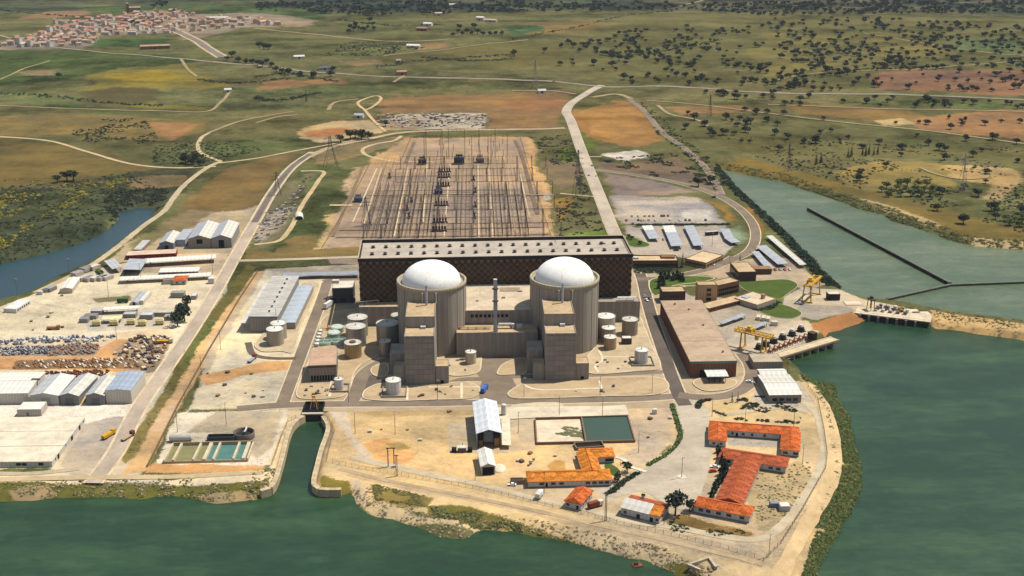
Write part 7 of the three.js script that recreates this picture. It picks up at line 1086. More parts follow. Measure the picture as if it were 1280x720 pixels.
{
  const regions = [
    [[[740, 40], [860, 34], [960, 34], [960, 108], [860, 100], [800, 80], [720, 66]], 190], [[[690, 48], [740, 44], [800, 80], [760, 92], [700, 84]], 12], [[[960, 24], [1120, 22], [1290, 36], [1290, 84], [1160, 88], [1080, 92], [960, 106]], 520], [[[1080, 88], [1290, 86], [1290, 116], [1060, 112]], 55], [[[860, 116], [960, 118], [1290, 128], [1290, 138], [960, 132]], 46], [[[840, 132], [960, 140], [1290, 152], [1290, 200], [1140, 196], [960, 190], [850, 160]], 62], [[[1100, 190], [1290, 200], [1290, 300], [1180, 270], [1060, 230]], 24], [[[740, 56], [790, 40], [880, 60], [820, 76], [750, 70]], 30], [[[960, 104], [1000, 100], [1080, 114], [960, 115]], 26],
    [[[320, 4], [640, 2], [900, 6], [1290, -4], [1290, 18], [960, 20], [860, 14], [640, 16], [470, 20], [320, 14]], 1100], [[[780, 106], [860, 80], [960, 96], [960, 108], [850, 106]], 26],
  ];
  const all = []; for (const [poly, n] of regions) { const x0 = Math.min(...poly.map((p) => p[0])), x1 = Math.max(...poly.map((p) => p[0])), y0 = Math.min(...poly.map((p) => p[1])), y1 = Math.max(...poly.map((p) => p[1])); for (let i = 0, c = 0; c < n && i < n * 30; i++) { const px = rr(x0, x1), py = y0 + (y1 - y0) * rnd(); if (!inside(poly, px, py)) continue; const p = GP(px, py); if (P3(p.x / 90, p.z / 90, 6) < -0.22 && rnd() < 0.8) { c += 0.5; continue; } const s = shore(p.x, p.z); if (s.d < 6) continue; all.push({ ...p, px, py, s: rr(0.8, 1.6) * (py < 20 ? 1.1 : 1) }); c++; } }
  all.sort((a, b) => b.py - a.py);
  const kinds = oakKinds.map((k, i) => { const g = thing('holm_oak', oakLabel(0, 0), 'tree', 'holm oaks on the pasture hills'); mesh('crown', k.crown, GREEN.oak, g); mesh('trunk', k.trunk, BARK, g); return g; }), used = new Set();
  all.slice(0, 288).forEach((p, i) => { const k = i % 5, sc = [p.s * rr(0.9, 1.2), p.s * rr(0.85, 1.1), p.s * rr(0.9, 1.2)]; if (!used.has(k)) { used.add(k); const g = kinds[k]; g.position.set(p.x, p.y - 0.2, p.z); g.rotation.y = rnd() * 6; g.scale.set(...sc); g.userData.label = oakLabel(p.px, p.py); } else copy(kinds[k], p.x, p.z, rnd() * 6, p.y - 0.2, sc, oakLabel(p.px, p.py)); });
  const rest = all.slice(288), mtx = new THREE.Matrix4(), qt = new THREE.Quaternion(), up = new THREE.Vector3(0, 1, 0);
  for (let k = 0; k < 2; k++) { const list = rest.filter((_, i) => i % 2 === k), im = new THREE.InstancedMesh(oakKinds[k].far, GREEN.oak, list.length); list.forEach((p, i) => { qt.setFromAxisAngle(up, rnd() * 6.28); mtx.compose(new THREE.Vector3(p.x, p.y - 0.6, p.z), qt, new THREE.Vector3(p.s * 1.1, p.s, p.s * 1.1)); im.setMatrixAt(i, mtx); im.setColorAt(i, new THREE.Color().setScalar(rr(0.75, 1.25))); }); im.name = numbered('far_oak_wood'); im.userData = { label: k ? 'thin oak wood fading over the most distant slopes' : 'dense distant oak wood along the skyward slopes', category: 'wood', kind: 'stuff' }; scene.add(im); }
}
// single trees and groves
const broad = oakKinds.map((k, i) => k);
function tree(name, label, group, px, py, s, mat, kind = 0, tall = 1) { const p = py < 215 ? GP(px, py) : G(px, py), g = thing(name, label, 'tree', group, p.x, p.z, rnd() * 6, p.y); mesh('crown', oakKinds[kind % 5].crown, mat, g); mesh('trunk', oakKinds[kind % 5].trunk, BARK, g); g.scale.set(s, s * tall, s); return g; }
const spire = (h, r, n) => { const L = []; for (let i = 0; i < 7; i++) { const t = i / 6; L.push([rr(-0.1, 0.1) * r, h * (0.14 + 0.8 * t), rr(-0.1, 0.1) * r, r * (1.05 - 0.8 * t), 1.3]); } return foliage(L, n, r * 0.34); };
const coneG = spire(9, 2.1, 260), cypG = spire(8, 0.8, 160), popG = spire(13, 1.7, 240), stemG = ready(new THREE.CylinderGeometry(0.14, 0.25, 3, 6).translate(0, 1.3, 0));
function spired(name, label, group, px, py, s, geo, mat) { const p = py < 215 ? GP(px, py) : G(px, py), g = thing(name, label, 'tree', group, p.x, p.z, rnd() * 6, p.y); mesh('crown', geo, mat, g); mesh('trunk', stemG, BARK, g); g.scale.setScalar(s); return g; }
[[826, 352], [831, 350], [836, 349], [841, 351], [846, 349], [850, 350], [824, 361], [829, 357], [853, 352]].forEach(([a, b]) => spired('conifer', 'dark conifer in the clump on the lawn before the offices', 'conifers on the office lawn', a, b, rr(0.8, 1.15), coneG, GREEN.dark));
spired('poplar', 'single tall green poplar between the two tan roofed halls', null, 853, 334, 0.95, popG, GREEN.lush);
spired('cypress', 'small dark cypress beside the dark brown block', null, 925, 326, 0.9, cypG, GREEN.dark); spired('cypress', 'cypress nearer the street in the pair before the warehouse', null, 915, 503, 0.9, cypG, GREEN.dark); spired('cypress', 'cypress nearer the lake in the pair before the warehouse', null, 922, 502.5, 0.9, cypG, GREEN.dark); spired('cypress', 'tall black cypress standing alone on the green meadow', null, 383, 127, 2.2, cypG, GREEN.dark);
[[222, 408], [226, 400], [230, 392], [234, 383], [225, 396], [231, 402]].forEach(([a, b], i) => tree('yard_tree', 'dark dense tree in the clump beside the west road', 'tree clump by the west road', a, b, rr(1.1, 1.5), GREEN.dark, i, 1.25));
tree('yard_tree', 'bright green tree standing over the site trailers', null, 124, 347, 1.2, GREEN.lush, 2); tree('garden_tree', 'tall dark tree at the corner of the lean-to roofed house', null, 844, 645, 1.5, GREEN.dark, 1, 1.4); tree('garden_tree', 'round tree on the garden path of the bright orange house', null, 784, 590, 0.9, GREEN.dark, 0, 1.1); tree('garden_tree', 'small dark tree at the corner of the H shaped block', null, 862, 640, 0.9, GREEN.dark, 3, 1.2); tree('garden_tree', 'dark round bush tree beside the lower end of the bright orange house', null, 772, 602, 0.8, GREEN.dark, 4);
[[897, 566], [899, 573], [902, 580], [905, 587], [902, 594], [900, 602], [897, 609], [893, 616], [890, 622], [907, 594], [905, 604]].forEach(([a, b], i) => spired('hedge_tree', 'dark pointed tree in the row beside the H shaped block', 'tree row beside the H block', a, b, rr(0.6, 0.95), coneG, i % 3 ? GREEN.dark : GREEN.oak));
[[786, 298], [789, 300], [800, 306]].forEach(([a, b], i) => tree('verge_tree', 'small round tree on the lawn verge at the gate', 'trees at the gate verge', a, b, 0.62, GREEN.oak, i));
// groves in the country
for (const [label, group, list] of [
  ['dark dense tree in the grove on the green meadow', 'grove on the meadow', [[436, 42], [442, 39], [448, 37], [454, 40], [460, 36], [466, 33], [462, 28], [438, 36], [445, 34], [468, 38]]],
  ['dark tree of the long grove before the white farmhouse', 'grove before the farmhouse', [[566, 46], [572, 42], [578, 44], [584, 42], [590, 44], [597, 43], [604, 45], [612, 45], [620, 44], [628, 44], [593, 36], [575, 37]]],
  ['dark tree along the ditch below the village', 'ditch trees', [[322, 82], [328, 84], [334, 80], [340, 84], [346, 90], [352, 92], [360, 94], [376, 96], [392, 98], [414, 96], [416, 90], [324, 60], [330, 62], [336, 62]]],
  ['dark tree of the clump above the village roofs', 'clump above the village', [[192, 10], [196, 7], [202, 9], [208, 7], [200, 4], [163, 32], [168, 30], [173, 33], [160, 29], [218, 16]]],
  ['lone dark tree standing on the yellow field', null, [[74, 98]]],
  ['dark tree at the roadside near the village street end', 'street end trees', [[284, 76], [290, 72], [308, 80], [316, 80], [298, 78]]],
  ['tree of the orchard line beside the dirt clearing', 'orchard line', [[426, 178], [438, 174], [444, 172], [452, 174], [460, 174], [482, 158]]],
  ['dark bushy tree near the highway junction', 'junction trees', [[780, 100], [788, 101], [846, 96], [742, 82], [766, 84], [774, 76], [680, 66], [702, 60], [716, 60], [643, 70]]],
  ['dark tree on the slope beyond the inlet', 'inlet slope trees', [[72, 228], [240, 206], [232, 204], [250, 208], [246, 202], [92, 226], [84, 226]]],
]) list.forEach(([a, b], i) => tree('field_tree', label, group, a, b, rr(1.3, 2.0), GREEN.dark, i));
[[1102, 240], [1108, 236], [1114, 244], [1120, 238], [1126, 246], [1132, 240], [1138, 246], [1144, 240], [1150, 246], [1156, 240], [1162, 246], [1110, 246], [1122, 232], [1134, 232], [1146, 233], [1158, 234], [1166, 240]].forEach(([a, b], i) => tree('willow', 'bright green willow in the thicket beyond the reservoir', 'willow thicket', a, b, rr(1.0, 1.4), GREEN.lush, i));
[[1060, 196], [1064, 196], [1078, 194], [1082, 195], [1086, 193], [1092, 194], [1097, 193], [1020, 206], [1026, 204]].forEach(([a, b]) => spired('poplar', 'thin green poplar in the row above the reservoir bank', 'poplar row', a, b, rr(0.7, 1), popG, GREEN.oak));
[[1262, 282], [1268, 278], [1274, 284], [1258, 276], [1246, 268], [1278, 274]].forEach(([a, b], i) => tree('willow', 'green bushy willow at the far shore path', 'far shore willows', a, b, rr(1.0, 1.5), GREEN.lush, i)); tree('field_tree', 'lone dark oak on the reservoir bank slope', null, 1204, 280, 1.6, GREEN.dark, 2); tree('field_tree', 'dark tree beside the canal road bend', null, 873, 233, 1.6, GREEN.dark, 1); tree('field_tree', 'dark tree on the canal bank', null, 888, 230, 1.5, GREEN.dark, 3);
// ---------- shrubs: too many to count ----------
const bushG = [foliage([[0, 0.5, 0, 0.8, 0.7], [0.5, 0.4, 0.3, 0.6, 0.7], [-0.5, 0.4, 0.2, 0.6, 0.7]], 34, 0.42), foliage([[0, 0.7, 0, 0.7, 1.1], [0.4, 0.5, -0.3, 0.6, 0.8]], 30, 0.44)];
const tint = (v) => { const l = rr(1 - v, 1 + v); return new THREE.Color(l * rr(0.94, 1.06), l, l * rr(0.9, 1.05)); };
function shrubs(name, label, category, n, where, mat, size, vary = 0.3) {
  const im = new THREE.InstancedMesh(bushG[n % 2], mat, n), mtx = new THREE.Matrix4(), qt = new THREE.Quaternion(), up = new THREE.Vector3(0, 1, 0); let k = 0, guard = 0;
  while (k < n && guard++ < n * 25) { const p = where(); if (!p) continue; const s = size * rr(0.55, 1.6); qt.setFromAxisAngle(up, rnd() * 6.28); mtx.compose(new THREE.Vector3(p.x, terrain(p.x, p.z) - 0.1, p.z), qt, new THREE.Vector3(s * rr(0.8, 1.3), s * rr(0.55, 1.0), s)); im.setMatrixAt(k, mtx); im.setColorAt(k, tint(vary)); k++; }
  im.count = k; im.name = numbered(name); im.userData = { label, category, kind: 'stuff' }; im.castShadow = im.receiveShadow = true; scene.add(im); return im;
}
const inPoly = (poly, clump = 0, cs = 20) => { const x0 = Math.min(...poly.map((p) => p[0])), x1 = Math.max(...poly.map((p) => p[0])), y0 = Math.min(...poly.map((p) => p[1])), y1 = Math.max(...poly.map((p) => p[1])); return () => { const px = rr(x0, x1), py = rr(y0, y1); if (!inside(poly, px, py)) return null; const p = py < 215 ? GP(px, py) : G(px, py); if (clump && P3(p.x / cs, p.z / cs, 4.4) < clump) return null; if (shore(p.x, p.z).d < 0.5) return null; return p; }; };
const onBank = (poly, w0, w1, clump = -1) => { const f = inPoly(poly); return () => { const px = rr(Math.min(...poly.map((p) => p[0])), Math.max(...poly.map((p) => p[0]))), py = rr(Math.min(...poly.map((p) => p[1])), Math.max(...poly.map((p) => p[1]))); if (!inside(poly, px, py)) return null; const p = G(px, py, -2), s = shore(p.x, p.z); if (s.d < w0 || s.d > w1) return null; if (P3(p.x / 8, p.z / 8, 7.7) < clump) return null; return p; }; };
shrubs('bank_scrub', 'rough green scrub along the lake bank before the settling basins', 'scrub', 900, onBank([[-60, 596], [345, 590], [345, 632], [-60, 634]], 0.3, 13, -0.15), GREEN.reed, 0.5);
shrubs('bank_scrub', 'dry brown scrub along the lake bank before the settling basins', 'scrub', 350, onBank([[-60, 596], [345, 590], [345, 632], [-60, 634]], 0.2, 11, -0.05), GREEN.dry, 0.6);
shrubs('bank_reeds', 'dry brown reeds along the lake edge below the dirt dike', 'reeds', 900, onBank([[438, 610], [520, 620], [620, 640], [880, 700], [880, 730], [560, 690], [438, 640]], 0.0, 9, -0.3), GREEN.dry, 0.5);
shrubs('bank_scrub', 'olive scrub strips along the dirt dike', 'scrub', 900, inPoly([[530, 632], [640, 648], [780, 690], [770, 698], [640, 662], [540, 644]], -0.1, 9), GREEN.reed, 0.6);
shrubs('bank_scrub', 'olive grass tufts on the dike near the channel mouth', 'scrub', 500, inPoly([[462, 604], [540, 622], [534, 634], [470, 624]], -0.2, 9), GREEN.olive, 0.45);
shrubs('bank_scrub', 'thick green scrub along the lake edge of the curved dike', 'scrub', 3200, onBank([[1000, 470], [1090, 480], [1095, 600], [1060, 730], [1000, 730], [1040, 600]], -0.8, 11, -0.5), GREEN.lush, 0.72);
shrubs('bank_scrub', 'dry yellowish scrub mixed along the curved dike', 'scrub', 1900, onBank([[1000, 470], [1090, 480], [1095, 600], [1060, 730], [1000, 730], [1040, 600]], 0, 13, -0.3), GREEN.olive, 0.7);
shrubs('bank_scrub', 'green scrub lining the plant side of the reservoir', 'scrub', 1300, onBank([[895, 205], [1000, 290], [1060, 360], [1030, 360], [940, 280], [890, 230]], 0, 11, -0.4), GREEN.dark, 1.7);
shrubs('bank_scrub', 'brown and olive scrub along the far bank of the reservoir', 'scrub', 1500, onBank([[900, 196], [1000, 220], [1290, 290], [1290, 320], [1100, 280], [900, 220]], 0, 16, -0.2), GREEN.reed, 0.9);
shrubs('dam_tufts', 'dry tufts and stones along the dam beyond the sluice', 'scrub', 420, inPoly([[1162, 388], [1290, 405], [1290, 426], [1172, 409]], -0.2, 7), GREEN.dry, 0.45);
shrubs('dam_tufts', 'olive tufts along the dam beyond the sluice', 'scrub', 160, inPoly([[1162, 386], [1290, 402], [1290, 412], [1172, 398]], 0, 7), GREEN.olive, 0.7);
shrubs('hill_scrub', 'dark scrub over the hillside across the inlet', 'scrub', 1500, inPoly([[-20, 236], [100, 226], [160, 214], [205, 240], [150, 262], [120, 294], [60, 318], [-20, 334]], -0.3, 26), GREEN.oak, 1.0);
shrubs('hill_scrub', 'yellow flowering broom over the hillside across the inlet', 'broom', 420, inPoly([[-20, 220], [60, 226], [100, 230], [110, 216], [150, 214], [160, 228], [100, 250], [60, 270], [-20, 330]], 0.05, 30), GREEN.broom, 1.3);
shrubs('hill_scrub', 'reedy green growth around the head of the inlet', 'reeds', 500, inPoly([[130, 250], [150, 236], [210, 236], [206, 258], [150, 262], [140, 280]], -0.2, 14), GREEN.oak, 1.3);
shrubs('hill_scrub', 'low bushes on the dry pasture beyond the tracks', 'scrub', 420, inPoly([[90, 150], [180, 148], [200, 176], [160, 182], [90, 176]], 0.05, 30), GREEN.oak, 1.2);
shrubs('hill_scrub', 'low bushes between the tracks above the west sheds', 'scrub', 420, inPoly([[190, 182], [262, 176], [330, 186], [262, 206], [190, 206]], 0, 24), GREEN.oak, 1.1);
shrubs('hill_scrub', 'young planting between switchyard and approach road', 'scrub', 800, inPoly([[662, 172], [712, 168], [722, 200], [754, 288], [700, 296], [694, 256], [724, 240], [716, 206], [690, 206]], -0.05, 12), GREEN.oak, 1.0);
shrubs('hill_scrub', 'dark low scrub on the brown plot beside the approach road', 'scrub', 350, inPoly([[744, 200], [862, 190], [890, 232], [800, 218]], 0.1, 16), GREEN.dark, 1.2);
shrubs('hill_scrub', 'scrub along the canal road verge', 'scrub', 500, inPoly([[800, 126], [830, 150], [900, 210], [908, 240], [896, 240], [860, 196], [820, 166]], -0.1, 14), GREEN.oak, 1.1);
shrubs('hill_scrub', 'bushes and grass over the far reservoir slope', 'scrub', 1100, inPoly([[900, 170], [1290, 186], [1290, 296], [1180, 262], [1060, 232], [940, 196]], -0.05, 40), GREEN.oak, 1.1);
shrubs('hill_scrub', 'grass tufts on the verge strip of the west road', 'scrub', 520, inPoly([[206, 492], [216, 460], [262, 392], [300, 338], [312, 340], [262, 420], [226, 478], [170, 560], [152, 576]], 0.05, 8), GREEN.olive, 0.4);
shrubs('hill_scrub', 'weeds and low bushes in the plot between the tiled blocks', 'scrub', 260, inPoly([[944, 590], [1012, 576], [1014, 596], [996, 630], [970, 656], [944, 650]], 0, 8), GREEN.reed, 0.5);
shrubs('hill_scrub', 'garden shrubs along the lane above the U shaped block', 'scrub', 260, inPoly([[888, 508], [950, 494], [1004, 514], [1000, 530], [900, 524]], 0.05, 8), GREEN.oak, 0.8);
shrubs('hill_scrub', 'flower bed shrubs before the lean-to roofed house', 'scrub', 80, inPoly([[826, 652], [850, 640], [880, 650], [940, 666], [900, 670], [840, 664]], 0.15, 9), GREEN.dark, 0.7);
shrubs('hill_scrub', 'planted bed before the gate building', 'scrub', 260, inPoly([[792, 335], [838, 333], [840, 340], [794, 342]], -0.4, 8), GREEN.oak, 0.9);
shrubs('hill_scrub', 'low bushes along the lawn by the workshop', 'scrub', 200, inPoly([[940, 384], [962, 374], [974, 378], [966, 386], [948, 390]], -0.4, 8), GREEN.dark, 1.1);
shrubs('hedge', 'clipped green hedge curving along the plaza kerb', 'hedge', 700, (() => { const c = curve(far([[840, 506], [846, 526], [850, 546], [838, 564], [810, 582]]), 0.8); return () => { const q = pick(c); return { x: q[0] + rr(-0.6, 0.6), z: q[1] + rr(-0.6, 0.6) }; }; })(), GREEN.lush, 0.85, 0.15);
shrubs('hedge', 'dark hedge along the garden path of the bright orange house', 'hedge', 260, (() => { const c = curve(far([[796, 592], [780, 602], [766, 614], [758, 618]]), 0.8); return () => { const q = pick(c); return { x: q[0] + rr(-1, 1), z: q[1] + rr(-1, 1) }; }; })(), GREEN.dark, 0.9, 0.15);
shrubs('hedge', 'dark hedge along the far edge of the upper car park', 'hedge', 300, (() => { const c = curve(far([[796, 281.5], [850, 281.2], [912, 280.5]]), 0.8); return () => { const q = pick(c); return { x: q[0] + rr(-0.5, 0.5), z: q[1] + rr(-0.5, 0.5) }; }; })(), GREEN.dark, 1.1, 0.15);
shrubs('hedge', 'rounded hedge at the corner before the warehouse', 'hedge', 200, (() => { const c = curve(far([[872, 510], [876, 502], [886, 500]]), 0.8); return () => { const q = pick(c); return { x: q[0] + rr(-0.8, 0.8), z: q[1] + rr(-0.8, 0.8) }; }; })(), GREEN.oak, 0.9, 0.15);
shrubs('field_scrub', 'hedgerow bushes between the distant fields', 'scrub', 1500, (() => { const cs = [[[-20, 116], [60, 120], [130, 128], [200, 132]], [[320, 96], [360, 92], [420, 102]], [[470, 84], [560, 74], [640, 68]], [[250, 100], [300, 104], [360, 98]], [[0, 12], [60, 18], [130, 24]], [[640, 50], [720, 34], [780, 20], [840, 14]], [[530, 72], [600, 76], [640, 74]], [[420, 24], [500, 32], [560, 30]], [[1000, 96], [1100, 86], [1200, 82]], [[320, 122], [340, 126], [360, 124], [400, 116]], [[780, 72], [840, 62], [900, 50]]].map((c) => curve(far(c), 6)); return () => { const q = pick(pick(cs)); return { x: q[0] + rr(-4, 4), z: q[1] + rr(-9, 9) }; }; })(), GREEN.oak, 1.6);
shrubs('orchard', 'rows of small olive trees on the distant slope', 'orchard', 380, inPoly([[430, 54], [500, 50], [540, 62], [470, 70], [400, 70], [420, 60]], -0.2, 30), GREEN.oak, 1.5);
// ---------- vehicles ----------
function carProto(name, label, group, paint) {
  const g = thing(name, label, 'car', group), s = new THREE.Shape([[-2.1, 0.35], [2.1, 0.35], [2.15, 0.75], [1.3, 0.92], [-1.9, 0.95], [-2.15, 0.8]].map((q) => new THREE.Vector2(...q))), c = new THREE.Shape([[-1.75, 0.93], [1.25, 0.9], [0.55, 1.42], [-1.1, 1.45]].map((q) => new THREE.Vector2(...q)));
  mesh('body', new THREE.ExtrudeGeometry(s, { depth: 1.6, bevelEnabled: true, bevelSize: 0.06, bevelThickness: 0.06, bevelSegments: 1 }).translate(0, 0, -0.8), paint, g); mesh('cabin', new THREE.ExtrudeGeometry(c, { depth: 1.4, bevelEnabled: false }).translate(0, 0, -0.7), GLASS, g); mesh('roof', box(1.6, 0.08, 1.36, -0.28, 1.43, 0), paint, g);
  for (const [x, z] of [[-1.3, 0.82], [1.3, 0.82], [-1.3, -0.82], [1.3, -0.82]]) mesh('wheel', cyl(0.33, 0.33, 0.24, 0, -0.12, 0, 12).rotateX(Math.PI / 2).translate(x, 0.33, z), DARK, g); return g;
}
const paintOf = (r, g, b) => M(r, g, b, { tex: null, rough: 0.35, spec: 0.6 });
const carKinds = [['white', [248, 246, 240]], ['red', [190, 50, 40]], ['dark', [60, 58, 66]], ['beige', [214, 190, 150]], ['blue', [70, 90, 140]], ['silver', [170, 172, 176]]].map(([n, c]) => ({ n, g: null, c }));
function car(k, px, py, turn, label, group) { const K0 = carKinds[k], p = py < 215 ? GP(px, py) : G(px, py); if (!K0.g) { K0.g = carProto('parked_car', label, group, paintOf(...K0.c)); K0.g.position.set(p.x, (py < 215 ? p.y + 0.3 : 0.1), p.z); K0.g.rotation.y = turn; if (group) K0.g.userData.group = group; return; } const c = copy(K0.g, p.x, p.z, turn, py < 215 ? p.y + 0.3 : 0.1, 1, label); delete c.userData.group; if (group) c.userData.group = group; }
{
  const row = (list, py, what) => list.forEach((px, i) => { const k = Math.floor(rnd() * 6); car(k, px, py + rr(-0.3, 0.3), Math.PI / 2 + rr(-0.05, 0.05), `${carKinds[k].n} car in the ${what}`, `cars in the ${what}`); });
  row([790, 798, 806, 812, 817, 827, 830, 835], 270.5, 'upper parked line of the gate car park'); row([783, 798, 802, 806, 811, 819, 838, 850, 857, 862, 882], 275.8, 'lower parked line of the gate car park'); row([791, 799], 280.4, 'line before the dark hedge');
  row([829, 834, 839, 844], 300, 'shade of the middle shelter'); row([963, 969, 975, 981, 987], 337.5, 'line behind the water side shelters');
  car(2, 845, 313.5, 0, 'dark car crossing between shelters and gate building'); car(2, 873, 312, 0.1, 'dark car waiting beside the training hall corner'); car(0, 890, 331.5, 0.6, 'white car beside the training hall front'); car(0, 893, 584.5, 0.2, 'white car in the shade of the pointed tree row'); car(1, 891, 590, 0.2, 'red car in the shade of the pointed tree row'); car(2, 892, 247, 0.4, 'dark car on the loop road by the water'); car(2, 740, 208, 1.3, 'dark car turning off the approach road'); car(4, 736, 220, 1.2, 'blue car driving along the approach road'); car(5, 745, 221, 1.2, 'silver car driving along the approach road'); car(0, 936.5, 478, 0.6, 'white car on the bend before the shore shed'); car(0, 823, 109, 0.05, 'white vehicle on the distant highway'); car(2, 692, 102.5, 0.05, 'dark vehicle on the distant highway'); car(0, 643, 602, 1.2, 'white car parked behind the bright orange house wing'); car(0, 640, 607, 0.1, 'white car beside the dark awning near the orange house'); car(5, 882, 388, 1.2, 'silver car parked beside the round walkway end'); car(0, 999, 380, 0.3, 'white car on the quay below the portal crane'); car(0, 808, 376, 1.2, 'white car at the hall end by the street'); car(5, 806, 371, 1.2, 'silver car at the hall end by the street'); car(2, 812, 374, 1.25, 'dark car driving down the warehouse street');
  const wheels = (g, list, r = 0.5) => list.forEach(([x, z]) => mesh('wheel', cyl(r, r, 0.35, 0, -0.18, 0, 12).rotateX(Math.PI / 2).translate(x, r, z), DARK, g));
  const truck = (name, label, px, py, turn, cab, bed, L = 8, group, h = 2.4) => { const p = G(px, py), g = thing(name, label, 'truck', group, p.x, p.z, turn, 0.1); mesh('cab', [box(2.2, 2.4, 2.3, L / 2 - 1.1, 0.7, 0)], cab, g); mesh('windscreen', box(0.1, 0.9, 2, L / 2 + 0.03, 1.9, 0), GLASS, g); mesh('load_bed', box(L - 2.6, h, 2.4, -1.2, 0.9, 0), bed, g); mesh('chassis', box(L, 0.3, 1.4, 0, 0.6, 0), DARK, g); wheels(g, [[L / 2 - 1.2, 1], [L / 2 - 1.2, -1], [-L / 2 + 1.2, 1], [-L / 2 + 1.2, -1], [-L / 2 + 2.4, 1], [-L / 2 + 2.4, -1]]); return g; };
  truck('lorry', 'bright blue lorry at the mouth of the chimney court', 605.5, 489, 1.25, paintOf(50, 90, 160), paintOf(60, 110, 190), 9); truck('lorry', 'white box lorry parked beside the switch building', 411, 384, 1.2, paintOf(120, 112, 110), M(250, 246, 236), 12, null, 3.4); truck('lorry', 'brown tipper lorry beside the small tiled cottage', 744, 634, 0.5, paintOf(220, 210, 200), M(150, 84, 60), 8.5); truck('lorry', 'white van by the light pole near the dirt dike', 674, 622, 1.2, paintOf(246, 244, 236), M(236, 232, 222), 6.4); truck('lorry', 'green lorry parked before the arched shed', 153.5, 378.5, 0.05, M(60, 100, 66), M(70, 110, 74), 8); truck('lorry', 'red flatbed lorry on the works yard by the road', 315, 451, 1.3, M(170, 70, 48), M(180, 186, 192), 10, null, 0.7); truck('lorry', 'brown flatbed trailer beside the yellow lorry on the west yard', 160, 548, 1.15, M(140, 84, 66), M(206, 176, 140), 10, null, 0.5); truck('lorry', 'yellow crane lorry standing on the west yard', 136, 546, 1.15, YELLOW, YELLOW, 10, null, 1.6); truck('lorry', 'yellow flatbed lorry beside the storage plots', 206, 429, 0.05, M(246, 240, 220), YELLOW, 11, null, 1.2); truck('lorry', 'tan truck crane alone on the pale yard', 67, 412, 0.05, M(190, 140, 84), M(190, 130, 80), 9, null, 1.2);
  { const p = G(889.5, 294), g = thing('bus', 'dark and white coach parked beside the car shelter', 'bus', null, p.x, p.z, 0.25); mesh('body', box(12, 2.9, 2.5, 0, 0.5, 0), M(86, 86, 84), g); mesh('roof', box(11.8, 0.2, 2.4, 0, 3.4, 0), M(226, 226, 220), g); mesh('window_band', box(11, 0.9, 2.56, 0, 2, 0), GLASS, g); wheels(g, [[4, 1.1], [4, -1.1], [-3.6, 1.1], [-3.6, -1.1]]); }
  // pale machines in the west yard
  const mach = (label, px, py, turn) => { const p = G(px, py), g = thing('concrete_mixer', label, 'machine', 'pale yellow yard machines', p.x, p.z, turn); mesh('body', box(5.6, 2.6, 3, 0, 0.6, 0), M(246, 226, 150), g); mesh('canopy', tris([...quad([-3, 3.4, 1.8], [3, 3.4, 1.8], [2.2, 4.6, 0], [-2.2, 4.6, 0]), ...quad([3, 3.4, -1.8], [-3, 3.4, -1.8], [-2.2, 4.6, 0], [2.2, 4.6, 0]), [3, 3.4, 1.8], [3, 3.4, -1.8], [2.2, 4.6, 0], [-3, 3.4, -1.8], [-3, 3.4, 1.8], [-2.2, 4.6, 0]]), M(250, 234, 166), g); mesh('bracing', box(5, 0.9, 2.6, 0, 3.1, 0), M(120, 96, 60), g); wheels(g, [[-1.8, 1.4], [1.8, 1.4], [-1.8, -1.4], [1.8, -1.4]]); };
  ['first', 'second', 'third', 'fourth', 'fifth'].forEach((n, i) => mach(`pale yellow covered machine, ${n} counted away from the road trees' far side`, [121, 143, 164, 178, 200][i], [407, 406.5, 405.5, 407, 405.5][i], 0.05));
  shelter('yard_awning', 'long white awning behind the pale yellow machines', rect([128.5, 388], [173.5, 385.8], [129, 384], 3.4), ROOFWHITE, { panels: 1, slope: 0, n: 2 }); shelter('yard_awning', 'cream awning between the machines and the long white one', rect([127, 400], [152, 398.5], [128, 396], 3.2), M(250, 236, 178), { panels: 1, slope: 0, n: 2 });
  [[106, 402, 'grey site box at the corner of the machine park'], [114, 398, 'dark grey site box next to the corner box'], [122, 392, 'silver site box before the long white awning'], [163, 396, 'grey site box at the road end of the white awning'], [184, 398, 'blue grey cabin with white slope beside machines'], [203, 394, 'large grey container block by the tree clump'], [214, 399, 'grey container touching the tree clump'], [223, 371, 'grey container behind the tree clump'], [243, 373, 'white box on the verge beside the tree clump']].forEach(([a, b, l], i) => hut(l, a, b, [6, 9, 8, 9, 9, 17, 9, 10, 4][i], 6, [3, 3, 3, 3, 3.6, 3, 3, 4, 3][i], M(170, 164, 152), M([150, 150, 200, 206, 216, 222, 190, 170, 236][i], [150, 148, 202, 204, 220, 208, 186, 166, 232][i], [152, 146, 206, 196, 226, 180, 176, 150, 226][i]), { name: 'site_box', cat: 'container' }));
  // storage plots
  const plot = (label, category, poly, n, mats, dims, turn = 0.55) => mats.forEach((m, k) => { const q = [], f = inPoly(poly); for (let i = 0, c = 0; c < n && i < n * 20; i++) { const p = f(); if (!p) continue; c++; const [w, h, d] = dims; q.push(box(w * rr(0.5, 1.3), h * rr(0.4, 1.4), d * rr(0.5, 1.3)).rotateY(turn + rr(-0.12, 0.12)).translate(p.x, 0, p.z)); } const o = mesh(numbered('stored_goods'), q, m, scene); o.userData = { label: label[k], category, kind: 'stuff' }; });
  plot(['white pipes and bars in the storage plot by the pale yard', 'dark steel bundles in the storage plot by the pale yard', 'bluish steel stock in the storage plot by the pale yard'], 'stored goods', [[-20, 436], [60, 432], [66, 442], [-20, 446]], 100, [M(206, 200, 192), M(92, 86, 90), M(150, 150, 158)], [0.9, 0.9, 2.2]);
